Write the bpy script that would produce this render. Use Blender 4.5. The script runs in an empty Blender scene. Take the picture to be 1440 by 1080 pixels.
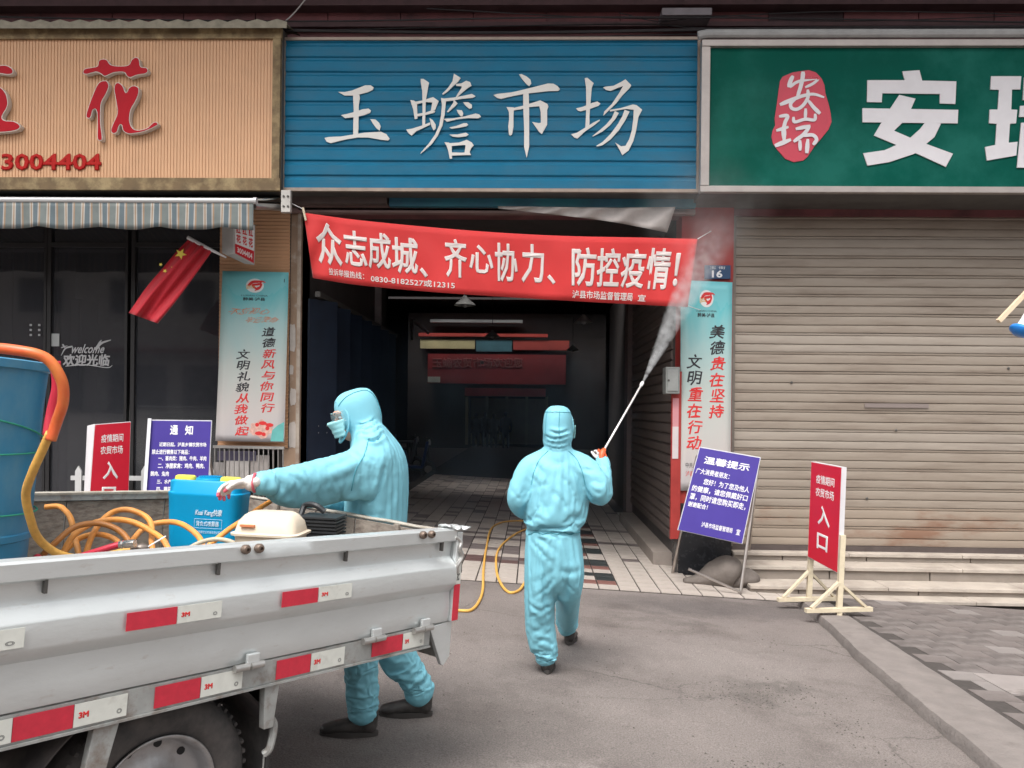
import bpy, bmesh, math, random
from mathutils import Vector, Matrix, noise
from mathutils.geometry import tessellate_polygon
random.seed(7)
R = math.radians
SC = bpy.context.scene
COL = SC.collection
# ------------------------------------------------------------------ camera, sky, sun, exposure
FPX = 1109.0; CU, CV = 720.0, 575.0
EYE = Vector((0, 0, 1.505))
YAW = R(1.5); ROLL = 0.011
_R0 = Vector((math.cos(YAW), math.sin(YAW), 0)); _UP = Vector((0, 0, 1))
FW = Vector((-math.sin(YAW), math.cos(YAW), 0))
RT = _R0*math.cos(ROLL) + _UP*math.sin(ROLL)
UPV = _UP*math.cos(ROLL) - _R0*math.sin(ROLL)
cam = bpy.data.cameras.new('camera'); camo = bpy.data.objects.new('camera', cam); COL.objects.link(camo)
cam.sensor_width = 36; cam.lens = 36*FPX/1440; cam.shift_y = (CV-540)/1440; cam.clip_start = 0.05; cam.clip_end = 2000
M = Matrix.Identity(4)
for i, c in enumerate((RT, UPV, -FW)):
    for j in range(3): M[j][i] = c[j]
M.translation = EYE
camo.matrix_world = M
SC.camera = camo
W = bpy.data.worlds.new('World'); SC.world = W; W.use_nodes = True
nt = W.node_tree; bg = nt.nodes['Background']
sky = nt.nodes.new('ShaderNodeTexSky'); sky.sky_type = 'NISHITA'; sky.sun_disc = False
SUN_EL, SUN_AZ = R(62), R(200)       # azimuth clockwise from +Y: behind the camera, a little to the left
sky.sun_elevation = SUN_EL; sky.sun_rotation = SUN_AZ; sky.dust_density = 6; sky.air_density = 1.0; sky.ozone_density = 1
hs = nt.nodes.new('ShaderNodeHueSaturation'); hs.inputs['Saturation'].default_value = 0.10
nt.links.new(sky.outputs[0], hs.inputs['Color']); nt.links.new(hs.outputs[0], bg.inputs[0])
bg.inputs[1].default_value = 0.13
sun = bpy.data.lights.new('sun', 'SUN'); sun.energy = 0.8; sun.angle = R(25); sun.color = (1, .92, .85)
suno = bpy.data.objects.new('sun', sun); COL.objects.link(suno)
sd = Vector((math.sin(SUN_AZ)*math.cos(SUN_EL), math.cos(SUN_AZ)*math.cos(SUN_EL), math.sin(SUN_EL)))
suno.rotation_euler = sd.to_track_quat('Z', 'Y').to_euler(); suno.location = sd*30
vs = SC.view_settings; vs.view_transform = 'Standard'; vs.look = 'None'; vs.gamma = 1; vs.use_curve_mapping = False
vs.exposure = 1.2
SC.cycles.max_bounces = 6
SC.cycles.volume_step_rate = 2.0; SC.cycles.volume_max_steps = 64

# ------------------------------------------------------------------ rays from the survey of the photograph
def ray(u, v): return FW + RT*((u-CU)/FPX) + UPV*((CV-v)/FPX)
def pt(u, v, D): return EYE + ray(u, v)*D
def aty(u, v, Y):
    r = ray(u, v); return EYE + r*((Y-EYE.y)/r.y)
GA, GB = -0.05, -0.0316
def gz(x, y): return GA*x + GB*y
def ong(u, v, dz=0):
    r = ray(u, v); t = (EYE.z - dz)/(GA*r.x + GB*r.y - r.z); return EYE + r*t
TILE_Y = 7.86
def fz(x, y=9): return GA*x + GB*TILE_Y + 0.012     # market floor: keeps the fall of the street, level inwards
def onf(u, v, dz=0):
    r = ray(u, v); t = (EYE.z - dz - GB*TILE_Y - .012)/(GA*r.x - r.z); return EYE + r*t

# ------------------------------------------------------------------ materials
MATS = {}
def mat(name, col, rough=.6, metal=0, var=.0, vscale=6, bump=0, bscale=60, col2=None, c2amt=0, c2scale=3, spec=.5, stretch=None, alpha=1, emit=0, trans=0, ior=1.45, thresh=(.45,.65), sheen=0):
    if name in MATS: return MATS[name]
    m = bpy.data.materials.new(name); m.use_nodes = True; t = m.node_tree; b = t.nodes['Principled BSDF']
    L = t.links.new; N = t.nodes.new
    b.inputs['Roughness'].default_value = rough; b.inputs['Metallic'].default_value = metal
    b.inputs['Specular IOR Level'].default_value = spec; b.inputs['Alpha'].default_value = alpha
    b.inputs['IOR'].default_value = ior
    b.inputs['Transmission Weight'].default_value = trans
    if sheen: b.inputs['Sheen Weight'].default_value = sheen
    c = (*col, 1)
    b.inputs['Base Color'].default_value = c
    tc = N('ShaderNodeTexCoord'); vec = tc.outputs['Object']
    if stretch:
        mp = N('ShaderNodeMapping'); mp.inputs['Scale'].default_value = stretch; L(vec, mp.inputs[0]); vec = mp.outputs[0]
    out = None
    if var or col2:
        n = N('ShaderNodeTexNoise'); n.inputs['Scale'].default_value = vscale; n.inputs['Detail'].default_value = 8; n.inputs['Roughness'].default_value = .6
        L(vec, n.inputs['Vector'])
        mr = N('ShaderNodeMapRange'); mr.inputs[1].default_value = .25; mr.inputs[2].default_value = .75; mr.inputs[3].default_value = 1-var; mr.inputs[4].default_value = 1+var
        L(n.outputs[0], mr.inputs[0])
        vm = N('ShaderNodeVectorMath'); vm.operation = 'SCALE'; vm.inputs[0].default_value = col; L(mr.outputs[0], vm.inputs['Scale']); out = vm.outputs[0]
        if col2:
            n2 = N('ShaderNodeTexNoise'); n2.inputs['Scale'].default_value = c2scale; n2.inputs['Detail'].default_value = 10; n2.inputs['Roughness'].default_value = .65
            L(vec, n2.inputs['Vector'])
            m2 = N('ShaderNodeMapRange'); m2.inputs[1].default_value = thresh[0]; m2.inputs[2].default_value = thresh[1]; m2.inputs[3].default_value = 0; m2.inputs[4].default_value = c2amt
            L(n2.outputs[0], m2.inputs[0])
            mx = N('ShaderNodeMix'); mx.data_type = 'RGBA'; mx.inputs['B'].default_value = (*col2, 1)
            L(m2.outputs[0], mx.inputs['Factor']); L(out, mx.inputs['A']); out = mx.outputs['Result']
        L(out, b.inputs['Base Color'])
        mr2 = N('ShaderNodeMapRange'); mr2.inputs[3].default_value = max(0.02, rough-.08); mr2.inputs[4].default_value = min(1, rough+.1); L(n.outputs[0], mr2.inputs[0]); L(mr2.outputs[0], b.inputs['Roughness'])
    if bump:
        n = N('ShaderNodeTexNoise'); n.inputs['Scale'].default_value = bscale; n.inputs['Detail'].default_value = 6; L(vec, n.inputs['Vector'])
        bp = N('ShaderNodeBump'); bp.inputs['Strength'].default_value = 1; bp.inputs['Distance'].default_value = bump; L(n.outputs[0], bp.inputs['Height']); L(bp.outputs[0], b.inputs['Normal'])
    if emit:
        b.inputs['Emission Color'].default_value = c; b.inputs['Emission Strength'].default_value = emit
    MATS[name] = m; return m
BLACK = mat('black', (.012, .012, .014), .6, var=.3)
RUBBER = mat('rubber', (.045, .043, .043), .8, var=.25, bump=.001, bscale=90, col2=(.16, .14, .13), c2amt=.5, c2scale=5)
SILVER = mat('painted_silver', (.66, .69, .69), .33, .5, var=.05, vscale=5, bump=.0012, bscale=18, col2=(.5, .46, .42), c2amt=.55, c2scale=16, thresh=(.6, .74), stretch=(1, 1, 2.5))
SILVERD = mat('dirty_silver', (.36, .37, .36), .45, .2, var=.2, vscale=12, col2=(.2, .15, .12), c2amt=.8, c2scale=14, thresh=(.5, .68), bump=.001)
STEEL = mat('steel', (.5, .49, .47), .35, .8, var=.15)
DSTEEL = mat('dark_steel', (.1, .095, .09), .6, .4, var=.3)
PLYWOOD = mat('plywood', (.26, .225, .19), .85, var=.25, vscale=14, col2=(.12, .09, .075), c2amt=.8, c2scale=18, stretch=(1, 1, 3), bump=.002, bscale=50)
RED = mat('sign_red', (.55, .015, .025), .45, var=.06)
STICKR = mat('reflective_red', (.56, .03, .055), .4, var=.12, vscale=40)
STICKW = mat('reflective_white', (.66, .67, .62), .4, var=.08, vscale=30, col2=(.4, .38, .33), c2amt=.5, c2scale=12, thresh=(.55, .7))
WHITE = mat('white_print', (.78, .78, .78), .6)
INK = mat('black_ink', (.03, .03, .035), .6)
INKR = mat('red_ink', (.6, .03, .03), .6)
INKO = mat('orange_ink', (.62, .22, .1), .6)
NAVY = mat('navy_enamel', (.008, .015, .03), .35, var=.3, vscale=3)
WOOD = mat('pale_wood', (.6, .52, .38), .75, var=.15, vscale=10, stretch=(1, 1, 1), bump=.001, bscale=80)

# ------------------------------------------------------------------ object helpers
ORG = {}
def tag(o, label=None, cat=None, group=None, kind=None):
    if label: o['label'] = label
    if cat: o['category'] = cat
    if group: o['group'] = group
    if kind: o['kind'] = kind
    return o
def thing(name, loc, label, cat, group=None):
    o = bpy.data.objects.new(name, None); o.empty_display_size = .1; COL.objects.link(o); o.location = loc; ORG[o.name] = Vector(loc)
    return tag(o, label, cat, group)
def mkobj(name, me, parent=None, loc=None):
    o = bpy.data.objects.new(name, me); COL.objects.link(o)
    if parent is not None: o.parent = parent; ORG[o.name] = ORG[parent.name]
    else:
        o.location = loc or (0, 0, 0); ORG[o.name] = Vector(loc or (0, 0, 0))
    return o
class MB:
    """collects geometry in world coordinates"""
    def __init__(s): s.v = []; s.f = []; s.mi = []; s.cur = 0; s.M = None
    def P(s, p): p = Vector(p); return s.M @ p if s.M is not None else p
    def add(s, vs, fs):
        b = len(s.v); s.v += [s.P(p) for p in vs]; s.f += [tuple(b+i for i in f) for f in fs]; s.mi += [s.cur]*len(fs); return s
    def box(s, a, b):
        (x0, y0, z0), (x1, y1, z1) = a, b
        return s.add([(x0,y0,z0),(x1,y0,z0),(x1,y1,z0),(x0,y1,z0),(x0,y0,z1),(x1,y0,z1),(x1,y1,z1),(x0,y1,z1)],
            [(0,3,2,1),(4,5,6,7),(0,1,5,4),(1,2,6,5),(2,3,7,6),(3,0,4,7)])
    def hexa(s, q, off):
        """slab: quad q (4 points) pushed by vector off"""
        q = [Vector(p) for p in q]; o = Vector(off)
        return s.add(q+[p+o for p in q], [(0,1,2,3),(7,6,5,4),(0,4,5,1),(1,5,6,2),(2,6,7,3),(3,7,4,0)])
    def bar(s, a, b, w, h=None, up=(0, 0, 1)):
        a, b = Vector(a), Vector(b); h = h or w; d = (b-a).normalized(); up = Vector(up)
        sd_ = d.cross(up)
        if sd_.length < .01: sd_ = d.cross(Vector((1, 0, 0)))
        sd_.normalize(); u2 = sd_.cross(d).normalized(); A = sd_*w/2; B = u2*h/2
        return s.add([a-A-B, a+A-B, a+A+B, a-A+B, b-A-B, b+A-B, b+A+B, b-A+B], [(0,1,2,3),(7,6,5,4),(0,4,5,1),(1,5,6,2),(2,6,7,3),(3,7,4,0)])
    def tube(s, pts, r, n=10, cap=True, closed=False):
        pts = [Vector(p) for p in pts]; m = len(pts)
        rs = r if isinstance(r, (list, tuple)) else [r]*m
        prev = None; vs = []
        for i, p in enumerate(pts):
            d = (pts[min(i+1, m-1)]-pts[max(i-1, 0)])
            d = d.normalized() if d.length > 1e-9 else Vector((0, 0, 1))
            if prev is None:
                a = d.cross(Vector((0, 0, 1)))
                if a.length < .05: a = d.cross(Vector((0, 1, 0)))
            else: a = prev - d*prev.dot(d)
            a.normalize(); prev = a; b_ = d.cross(a)
            for k in range(n):
                t = 2*math.pi*k/n; vs.append(p + (a*math.cos(t)+b_*math.sin(t))*rs[i])
        fs = []
        for i in range(m-1):
            for k in range(n): fs.append((i*n+k, i*n+(k+1) % n, (i+1)*n+(k+1) % n, (i+1)*n+k))
        if cap: fs += [tuple(range(n))[::-1], tuple((m-1)*n+k for k in range(n))]
        return s.add(vs, fs)
    def lathe(s, c, axis, prof, n=32, ref=None, cap=False):
        """prof: list of (radius, height along axis)"""
        c = Vector(c); axis = Vector(axis).normalized(); a = Vector(ref) if ref else axis.cross(Vector((.3, .5, .8)))
        a = (a-axis*a.dot(axis)).normalized(); b_ = axis.cross(a); vs = []
        for r, h in prof:
            for k in range(n):
                t = 2*math.pi*k/n; vs.append(c+axis*h+(a*math.cos(t)+b_*math.sin(t))*r)
        fs = [(i*n+k, i*n+(k+1) % n, (i+1)*n+(k+1) % n, (i+1)*n+k) for i in range(len(prof)-1) for k in range(n)]
        if cap: fs += [tuple(range(n))[::-1], tuple((len(prof)-1)*n+k for k in range(n))]
        return s.add(vs, fs)
    def prism(s, poly, off):
        """poly: planar outline (may be concave), off: thickness vector"""
        poly = [Vector(p) for p in poly]; off = Vector(off); n = len(poly)
        tris = tessellate_polygon([poly])
        fs = [tuple(t) for t in tris]+[tuple(n+i for i in reversed(t)) for t in tris]+[(i, (i+1) % n, n+(i+1) % n, n+i) for i in range(n)]
        return s.add(poly+[p+off for p in poly], fs)
    def grid(s, fn, nu, nv):
        vs = [fn(i/nu, j/nv) for j in range(nv+1) for i in range(nu+1)]
        return s.add(vs, [(j*(nu+1)+i, j*(nu+1)+i+1, (j+1)*(nu+1)+i+1, (j+1)*(nu+1)+i) for j in range(nv) for i in range(nu)])
    def build(s, name, m, parent=None, loc=None, smooth=False, label=None, bev=0, solid=0):
        if parent is not None: o0 = ORG[parent.name]
        else: o0 = Vector(loc) if loc is not None else Vector((0, 0, 0))
        me = bpy.data.meshes.new(name); me.from_pydata([tuple(p-o0) for p in s.v], [], s.f)
        for k in (m if isinstance(m, (list, tuple)) else [m]): me.materials.append(k)
        if any(s.mi): me.polygons.foreach_set('material_index', s.mi)
        bm = bmesh.new(); bm.from_mesh(me); bmesh.ops.recalc_face_normals(bm, faces=bm.faces)
        if bev: bmesh.ops.bevel(bm, geom=[e for e in bm.edges if e.is_manifold and e.calc_face_angle(0) > .5], offset=bev, segments=2, affect='EDGES', profile=.5, clamp_overlap=True)
        bm.to_mesh(me); bm.free()
        if smooth:
            me.polygons.foreach_set('use_smooth', [True]*len(me.polygons))
            if smooth != 'all': me.set_sharp_from_angle(angle=R(40))
        o = mkobj(name, me, parent, tuple(o0) if parent is None else None)
        if solid:
            md = o.modifiers.new('solid', 'SOLIDIFY'); md.thickness = solid; md.offset = 0
        if label: o['label'] = label
        return o
def cr(pts, k=8):
    """Catmull-Rom through points (also works for tuples of any length)"""
    P = [Vector(p) for p in pts]; P = [P[0]*2-P[1]]+P+[P[-1]*2-P[-2]]; out = []
    for i in range(1, len(P)-2):
        for j in range(k):
            t = j/k; a, b, c, d = P[i-1], P[i], P[i+1], P[i+2]
            out.append(.5*((2*b)+(c-a)*t+(2*a-5*b+4*c-d)*t*t+(3*b-a-3*c+d)*t**3))
    out.append(P[-2]); return out
def spline(vals, k=6): return [v[0] for v in cr([Vector((x, 0, 0)) for x in vals], k)]

# text: glyphs of Blender's own font mapped onto any surface fn(s, t) -> (point, normal)
_dg = None
def text(parent, name, st, fn, box, m, bold=.0, thick=.001, shear=0, fit=True, wrap=None, label=None, warp=0, base=0):
    c = bpy.data.curves.new('t', 'FONT'); c.body = st; c.size = 1; c.shear = shear; c.resolution_u = 2
    if bold: c.bevel_depth = bold; c.bevel_resolution = 0; c.extrude = 0.002
    o = bpy.data.objects.new('t', c); COL.objects.link(o)
    me = bpy.data.meshes.new_from_object(o.evaluated_get(bpy.context.evaluated_depsgraph_get()))
    bpy.data.objects.remove(o); bpy.data.curves.remove(c)
    if not len(me.vertices): return None
    xs = [v.co.x for v in me.vertices]; ys = [v.co.y for v in me.vertices]; x0, x1, y0, y1 = min(xs), max(xs), min(ys), max(ys)
    s0, t0, s1, t1 = box; o0 = ORG[parent.name]
    zmax = max(max(v.co.z for v in me.vertices), 1e-6)
    for v in me.vertices:
        a = (v.co.x-x0)/(x1-x0 or 1); b = (y1-v.co.y)/(y1-y0 or 1)
        if warp: b += warp*math.sin(a*7)*.1; a += warp*.03*math.sin(b*5)
        p, n = fn(s0+(s1-s0)*a, t0+(t1-t0)*b)
        v.co = p + n*(base+thick*.3+thick*.7*max(0, v.co.z/zmax if bold else .5)) - o0
    me.name = name; me.materials.clear(); me.materials.append(m)
    ob = mkobj(name, me, parent)
    if label: ob['label'] = label
    return ob
def flat4(A, B, C, D):
    """slides D along its sight line into the plane of A, B, C"""
    n = (B-A).cross(C-A); r = D-EYE; return EYE+r*((A-EYE).dot(n)/r.dot(n))
def quadfn(A, B, C, D):
    """A top-left, B top-right, C bottom-right, D bottom-left"""
    A, B, C, D = map(Vector, (A, B, C, D)); n = (D-A).cross(B-A).normalized()
    if n.dot(EYE-(A+C)/2) < 0: n = -n
    return lambda s, t: ((A*(1-s)+B*s)*(1-t)+(D*(1-s)+C*s)*t, n)
def planefn(Y):   # s,t are pixels of the photograph on the facade plane y=Y
    return lambda u, v: (aty(u, v, Y), Vector((0, -1, 0)))
def glyph(parent, name, polys, off, sc, Y, m, depth=.006, side=None):
    mb = MB()
    for i, p in enumerate(polys):
        mb.prism([aty(off[0]+x/sc, off[1]+y/sc, Y-.0004*i) for x, y in p], (0, -depth, 0))
    return mb.build(name, m, parent)
def ribbon(pts, w0, w1):
    P = cr([Vector((x, y, 0)) for x, y in pts], 5); n = len(P); L_, R_ = [], []
    for i, p in enumerate(P):
        d = (P[min(i+1, n-1)]-P[max(i-1, 0)]).normalized(); q = Vector((-d.y, d.x, 0)); w = (w0+(w1-w0)*i/(n-1))/2
        w *= min(1, .65+min(i, n-1-i)*.2)
        L_.append(p+q*w); R_.append(p-q*w)
    return [(p.x, p.y) for p in L_+R_[::-1]]
def smoothpoly(p, k=4):
    n = len(p); out = []
    for i in range(n):
        a, b, c, d = [Vector(p[(i+j) % n]) for j in (-1, 0, 1, 2)]
        for j in range(k):
            t = j/k; q = .5*((2*b)+(c-a)*t+(2*a-5*b+4*c-d)*t*t+(3*b-a-3*c+d)*t**3); out.append((q.x, q.y))
    return out

# ================================================================== GROUND
ROAD = mat('asphalt', (.178, .155, .144), .88, var=.16, vscale=1.3, bump=.006, bscale=110, col2=(.10, .083, .076), c2amt=.85, c2scale=1.6, thresh=(.5, .72))
# patches: wet dark band along the tile edge, oil spots, darker ground round both workers, paler areas
def road_mat():
    t = ROAD.node_tree; N = t.nodes.new; L = t.links.new; b = t.nodes['Principled BSDF']
    src = b.inputs['Base Color'].links[0].from_socket; tc = N('ShaderNodeTexCoord')
    nz = N('ShaderNodeTexNoise'); nz.inputs['Scale'].default_value = 4.5; nz.inputs['Detail'].default_value = 10; nz.inputs['Roughness'].default_value = .65; L(tc.outputs['Object'], nz.inputs['Vector'])
    sub = N('ShaderNodeVectorMath'); sub.operation = 'SUBTRACT'; sub.inputs[1].default_value = (.5, .5, .5); L(nz.outputs['Color'], sub.inputs[0])
    scl = N('ShaderNodeVectorMath'); scl.operation = 'SCALE'; scl.inputs['Scale'].default_value = .9; L(sub.outputs[0], scl.inputs[0])
    ad = N('ShaderNodeVectorMath'); L(tc.outputs['Object'], ad.inputs[0]); L(scl.outputs[0], ad.inputs[1])
    for (cx, cy, rx, ry, amt, col) in ((1.9, 7.35, 1.5, .42, .6, (.085, .075, .073, 1)), (1.0, 6.7, .5, .14, .25, (.08, .07, .066, 1)), (1.75, 5.9, .5, .1, .12, (.06, .055, .05, 1)), (1.35, 4.75, .25, .12, .35, (.05, .047, .042, 1)),
                                       (1.55, 5.0, .35, .12, .35, (.05, .047, .042, 1)), (-.6, 3.9, 1.3, .5, .35, (.09, .08, .075, 1)), (.2, 5.0, .5, .2, .35, (.11, .095, .09, 1)), (.25, 3.5, .45, .12, .4, (.28, .25, .235, 1)), (.85, 5.6, 1.1, .5, .35, (.27, .24, .225, 1))):
        mp = N('ShaderNodeMapping'); mp.vector_type = 'TEXTURE'; mp.inputs['Location'].default_value = (cx, cy, 0); mp.inputs['Scale'].default_value = (rx, ry, 50); L(ad.outputs[0], mp.inputs[0])
        ln = N('ShaderNodeVectorMath'); ln.operation = 'LENGTH'; L(mp.outputs[0], ln.inputs[0])
        mr = N('ShaderNodeMapRange'); mr.inputs[1].default_value = 1.3; mr.inputs[2].default_value = .45; mr.inputs[3].default_value = 0; mr.inputs[4].default_value = amt; L(ln.outputs['Value'], mr.inputs[0])
        mx = N('ShaderNodeMix'); mx.data_type = 'RGBA'; mx.inputs['B'].default_value = col; L(mr.outputs[0], mx.inputs['Factor']); L(src, mx.inputs['A']); src = mx.outputs['Result']
    # fine cracks
    vo = N('ShaderNodeTexVoronoi'); vo.feature = 'DISTANCE_TO_EDGE'; vo.inputs['Scale'].default_value = 1.05; wp = N('ShaderNodeVectorMath'); wp.operation = 'SCALE'; wp.inputs['Scale'].default_value = .22; L(sub.outputs[0], wp.inputs[0])
    wa_ = N('ShaderNodeVectorMath'); L(tc.outputs['Object'], wa_.inputs[0]); L(wp.outputs[0], wa_.inputs[1]); L(wa_.outputs[0], vo.inputs['Vector'])
    cr_ = N('ShaderNodeMapRange'); cr_.inputs[1].default_value = .0; cr_.inputs[2].default_value = .012; cr_.inputs[3].default_value = 1; cr_.inputs[4].default_value = 0; L(vo.outputs['Distance'], cr_.inputs[0])
    mk_ = N('ShaderNodeTexNoise'); mk_.inputs['Scale'].default_value = .55; L(tc.outputs['Object'], mk_.inputs['Vector'])
    mm_ = N('ShaderNodeMapRange'); mm_.inputs[1].default_value = .5; mm_.inputs[2].default_value = .6; mm_.inputs[3].default_value = 0; mm_.inputs[4].default_value = .6; L(mk_.outputs[0], mm_.inputs[0])
    mu_ = N('ShaderNodeMath'); mu_.operation = 'MULTIPLY'; L(cr_.outputs[0], mu_.inputs[0]); L(mm_.outputs[0], mu_.inputs[1])
    mx = N('ShaderNodeMix'); mx.data_type = 'RGBA'; mx.inputs['B'].default_value = (.045, .038, .034, 1); L(mu_.outputs[0], mx.inputs['Factor']); L(src, mx.inputs['A']); src = mx.outputs['Result']
    # fine grit
    g = N('ShaderNodeTexNoise'); g.inputs['Scale'].default_value = 130; g.inputs['Detail'].default_value = 3; L(tc.outputs['Object'], g.inputs['Vector'])
    mr = N('ShaderNodeMapRange'); mr.inputs[1].default_value = .3; mr.inputs[2].default_value = .7; mr.inputs[3].default_value = .66; mr.inputs[4].default_value = 1.34; L(g.outputs[0], mr.inputs[0])
    vm = N('ShaderNodeVectorMath'); vm.operation = 'SCALE'; L(src, vm.inputs[0]); L(mr.outputs[0], vm.inputs['Scale']); L(vm.outputs[0], b.inputs['Base Color'])
road_mat()
def sheet(name, x0, x1, y0, y1, m, dz=0, n=40):
    mb = MB(); mb.grid(lambda s, t: Vector((x0+(x1-x0)*s, y0+(y1-y0)*t, gz(x0+(x1-x0)*s, y0+(y1-y0)*t)+dz)), n, n)
    return tag(mb.build(name, m, smooth=True), kind='structure')
sheet('road', -60, 60, -60, 9.2, ROAD, 0, 30)
mb = MB(); mb.add([(-300, -300, -14), (300, -300, -14), (300, 300, -14), (-300, 300, -14)], [(0, 1, 2, 3)])
tag(mb.build('terrain', mat('earth', (.12, .1, .08), .9, var=.2)), kind='structure')

# kerb and pavement on the right
KERB = mat('kerb_concrete', (.195, .172, .16), .9, var=.2, vscale=5, bump=.007, bscale=45, col2=(.14, .12, .11), c2amt=.6, c2scale=7, thresh=(.55, .7))
kl = [ong(u, v) for u, v in ((1122, 852), (1166, 890), (1206, 931), (1267, 984), (1338, 1045), (1420, 1116), (1560, 1238))]
kr = [ong(u, v) for u, v in ((1160, 852), (1211, 888), (1287, 938), (1363, 989), (1445, 1045), (1545, 1114), (1740, 1250))]
KL = cr(kl, 8); KR = cr(kr, 8)
mb = MB(); vs_ = []
rr = random.Random(3)
for a, b in zip(KL, KR):
    a = a.copy(); a.x += noise.noise(Vector((a.y*4, 0, 0)))*.014
    h = .075
    prof = [(0, 0), (.0, .0), (.02, h*.55), (.06, h*.93), (.14, h), (.5, h+.004), (.93, h), (1, h-.02)]
    for s, z in prof:
        p = a.lerp(b, s); z += noise.noise(Vector((p.x*9, p.y*9, 0)))*.006 if z > 0 else -.02
        vs_.append(Vector((p.x, p.y, gz(p.x, p.y)+z)))
m_ = 8
mb.add(vs_, [(i*m_+k, i*m_+k+1, (i+1)*m_+k+1, (i+1)*m_+k) for i in range(len(KL)-1) for k in range(m_-1)])
tag(mb.build('kerb', KERB, smooth=True), kind='structure')
def kerb_x(y):   # right-hand line of the kerb
    P = KR
    for i in range(len(P)-1):
        if (P[i].y-y)*(P[i+1].y-y) <= 0 and abs(P[i].y-P[i+1].y) > 1e-6:
            t = (y-P[i].y)/(P[i+1].y-P[i].y); return P[i].x+(P[i+1].x-P[i].x)*t
    return P[0].x if y > P[0].y else P[-1].x
# mortar bed under the pavers
mb = MB()
BED_H = .066
ys = [2.6+i*(7.93-2.6)/24 for i in range(25)]
mb.add([Vector((x, y, gz(x, y)+BED_H)) for y in ys for x in (kerb_x(y)-.03, 14)], [(2*i, 2*i+1, 2*i+3, 2*i+2) for i in range(24)])
pav = tag(mb.build('pavement', mat('paver_joint', (.06, .052, .048), .9, var=.3, vscale=20)), kind='structure')
PV = [mat('paver_dark', (.125, .108, .102), .85, var=.3, vscale=9, bump=.002, bscale=70, col2=(.2, .18, .17), c2amt=.6, c2scale=4),
      mat('paver_mid', (.16, .138, .13), .85, var=.3, vscale=9, bump=.002, bscale=70, col2=(.09, .075, .07), c2amt=.7, c2scale=4),
      mat('paver_pale', (.22, .198, .188), .85, var=.2, vscale=9, bump=.002, bscale=70, col2=(.17, .15, .14), c2amt=.6, c2scale=4)]
mb = MB(); mb.box((-.1205, -.1005, -.03), (.1205, .1005, .03)); pme = mb.build('paver', PV[0], pav, bev=.0015)
base_me = [pme.data]
for k in (1, 2):
    d = pme.data.copy(); d.materials.clear(); d.materials.append(PV[k]); base_me.append(d)
bpy.data.objects.remove(pme)
cnt = 0
row = 0; y = 7.80
rest = MB()
slope_e = (math.atan(GB), -math.atan(GA), 0)
while y > 3.0:
    x = kerb_x(y)+.14+(row % 2)*.12
    while x < 6.6:
        slab = (x > kerb_x(y)+.28 and 4.6 < y < 5.35)
        if not slab:
            if cnt < 290:
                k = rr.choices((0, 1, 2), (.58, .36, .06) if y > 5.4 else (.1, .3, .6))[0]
                o = bpy.data.objects.new('paver', base_me[k]); COL.objects.link(o); o.parent = pav
                o.location = (x, y, gz(x, y)+BED_H-.025+rr.uniform(-.001, .001)); o.rotation_euler = (slope_e[0]+rr.uniform(-.004, .004), slope_e[1]+rr.uniform(-.004, .004), rr.uniform(-.01, .01)); cnt += 1
        x += .245
    y -= .205; row += 1
SLAB = mat('concrete_slab', (.26, .232, .22), .85, var=.15, vscale=5, bump=.002, col2=(.15, .13, .12), c2amt=.8, c2scale=2.5, thresh=(.55, .62))
for i, (x0, x1, y0, y1) in enumerate(((0, .75, 4.98, 5.42), (.77, 1.6, 4.98, 5.42), (1.62, 3, 4.98, 5.42), (.2, .95, 4.52, 4.96), (.97, 1.8, 4.52, 4.96), (1.82, 3, 4.52, 4.96))):
    mb = MB(); kx = kerb_x((y0+y1)/2)+.25
    mb.hexa([Vector((kx+x, y, gz(kx+x, y)+BED_H-.012)) for x, y in ((x0, y0), (x1, y0), (x1, y1), (x0, y1))], (0, 0, .021)); mb.build('paving_slab', SLAB, pav)
# grit and crumbs on the asphalt
mb = MB(); rg = random.Random(11)
for cx, cy, rx, ry, n in ((1.45, 4.9, .4, .3, 150), (1.25, 4.75, .3, .15, 90), (1.1, 3.75, .25, .1, 60), (1.5, 6.2, .9, .5, 60), (.3, 5, 1.4, 1.5, 90), (1.75, 4.4, .15, .7, 120)):
    for i in range(n):
        x, y = rg.gauss(cx, rx*.5), rg.gauss(cy, ry*.5); r = rg.uniform(.002, .0075); z = gz(x, y)
        mb.add([(x-r, y, z), (x, y-r*rg.uniform(.6, 1.2), z), (x+r, y, z), (x, y+r, z), (x, y, z+r*.9)], [(0, 1, 4), (1, 2, 4), (2, 3, 4), (3, 0, 4)])
tag(mb.build('gravel', mat('grit', (.09, .08, .07), .9, var=.6, vscale=30)), 'loose grit and crumbs scattered on the asphalt', kind='stuff')

# ---- market floor of glazed tiles
GROUT = mat('grout', (.05, .042, .038), .9, var=.2)
mb = MB()
def ty(x): return TILE_Y + (.0 if x < 2.6 else 0)
mb.grid(lambda s, t: Vector((-2.6+5.35*s, TILE_Y+34*t, fz(-2.6+5.35*s)-.006)), 1, 1)
mb.add([Vector((-2.6, TILE_Y, fz(-2.6)-.006)), Vector((2.75, TILE_Y, fz(2.75)-.006)), Vector((2.75, TILE_Y, fz(2.75)-.1)), Vector((-2.6, TILE_Y, fz(-2.6)-.1))], [(0, 1, 2, 3)])
tf = tag(mb.build('tiled_floor', GROUT), kind='structure')
TW = mat('tile_cream', (.46, .41, .37), .32, var=.12, vscale=7, col2=(.24, .2, .17), c2amt=.6, c2scale=5, thresh=(.5, .75))
TB = mat('tile_brown', (.12, .075, .07), .35, var=.2, vscale=7)
TR = mat('tile_russet', (.2, .1, .085), .35, var=.2, vscale=7)
TK = mat('tile_black', (.04, .045, .045), .3, var=.3, vscale=7)
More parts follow.
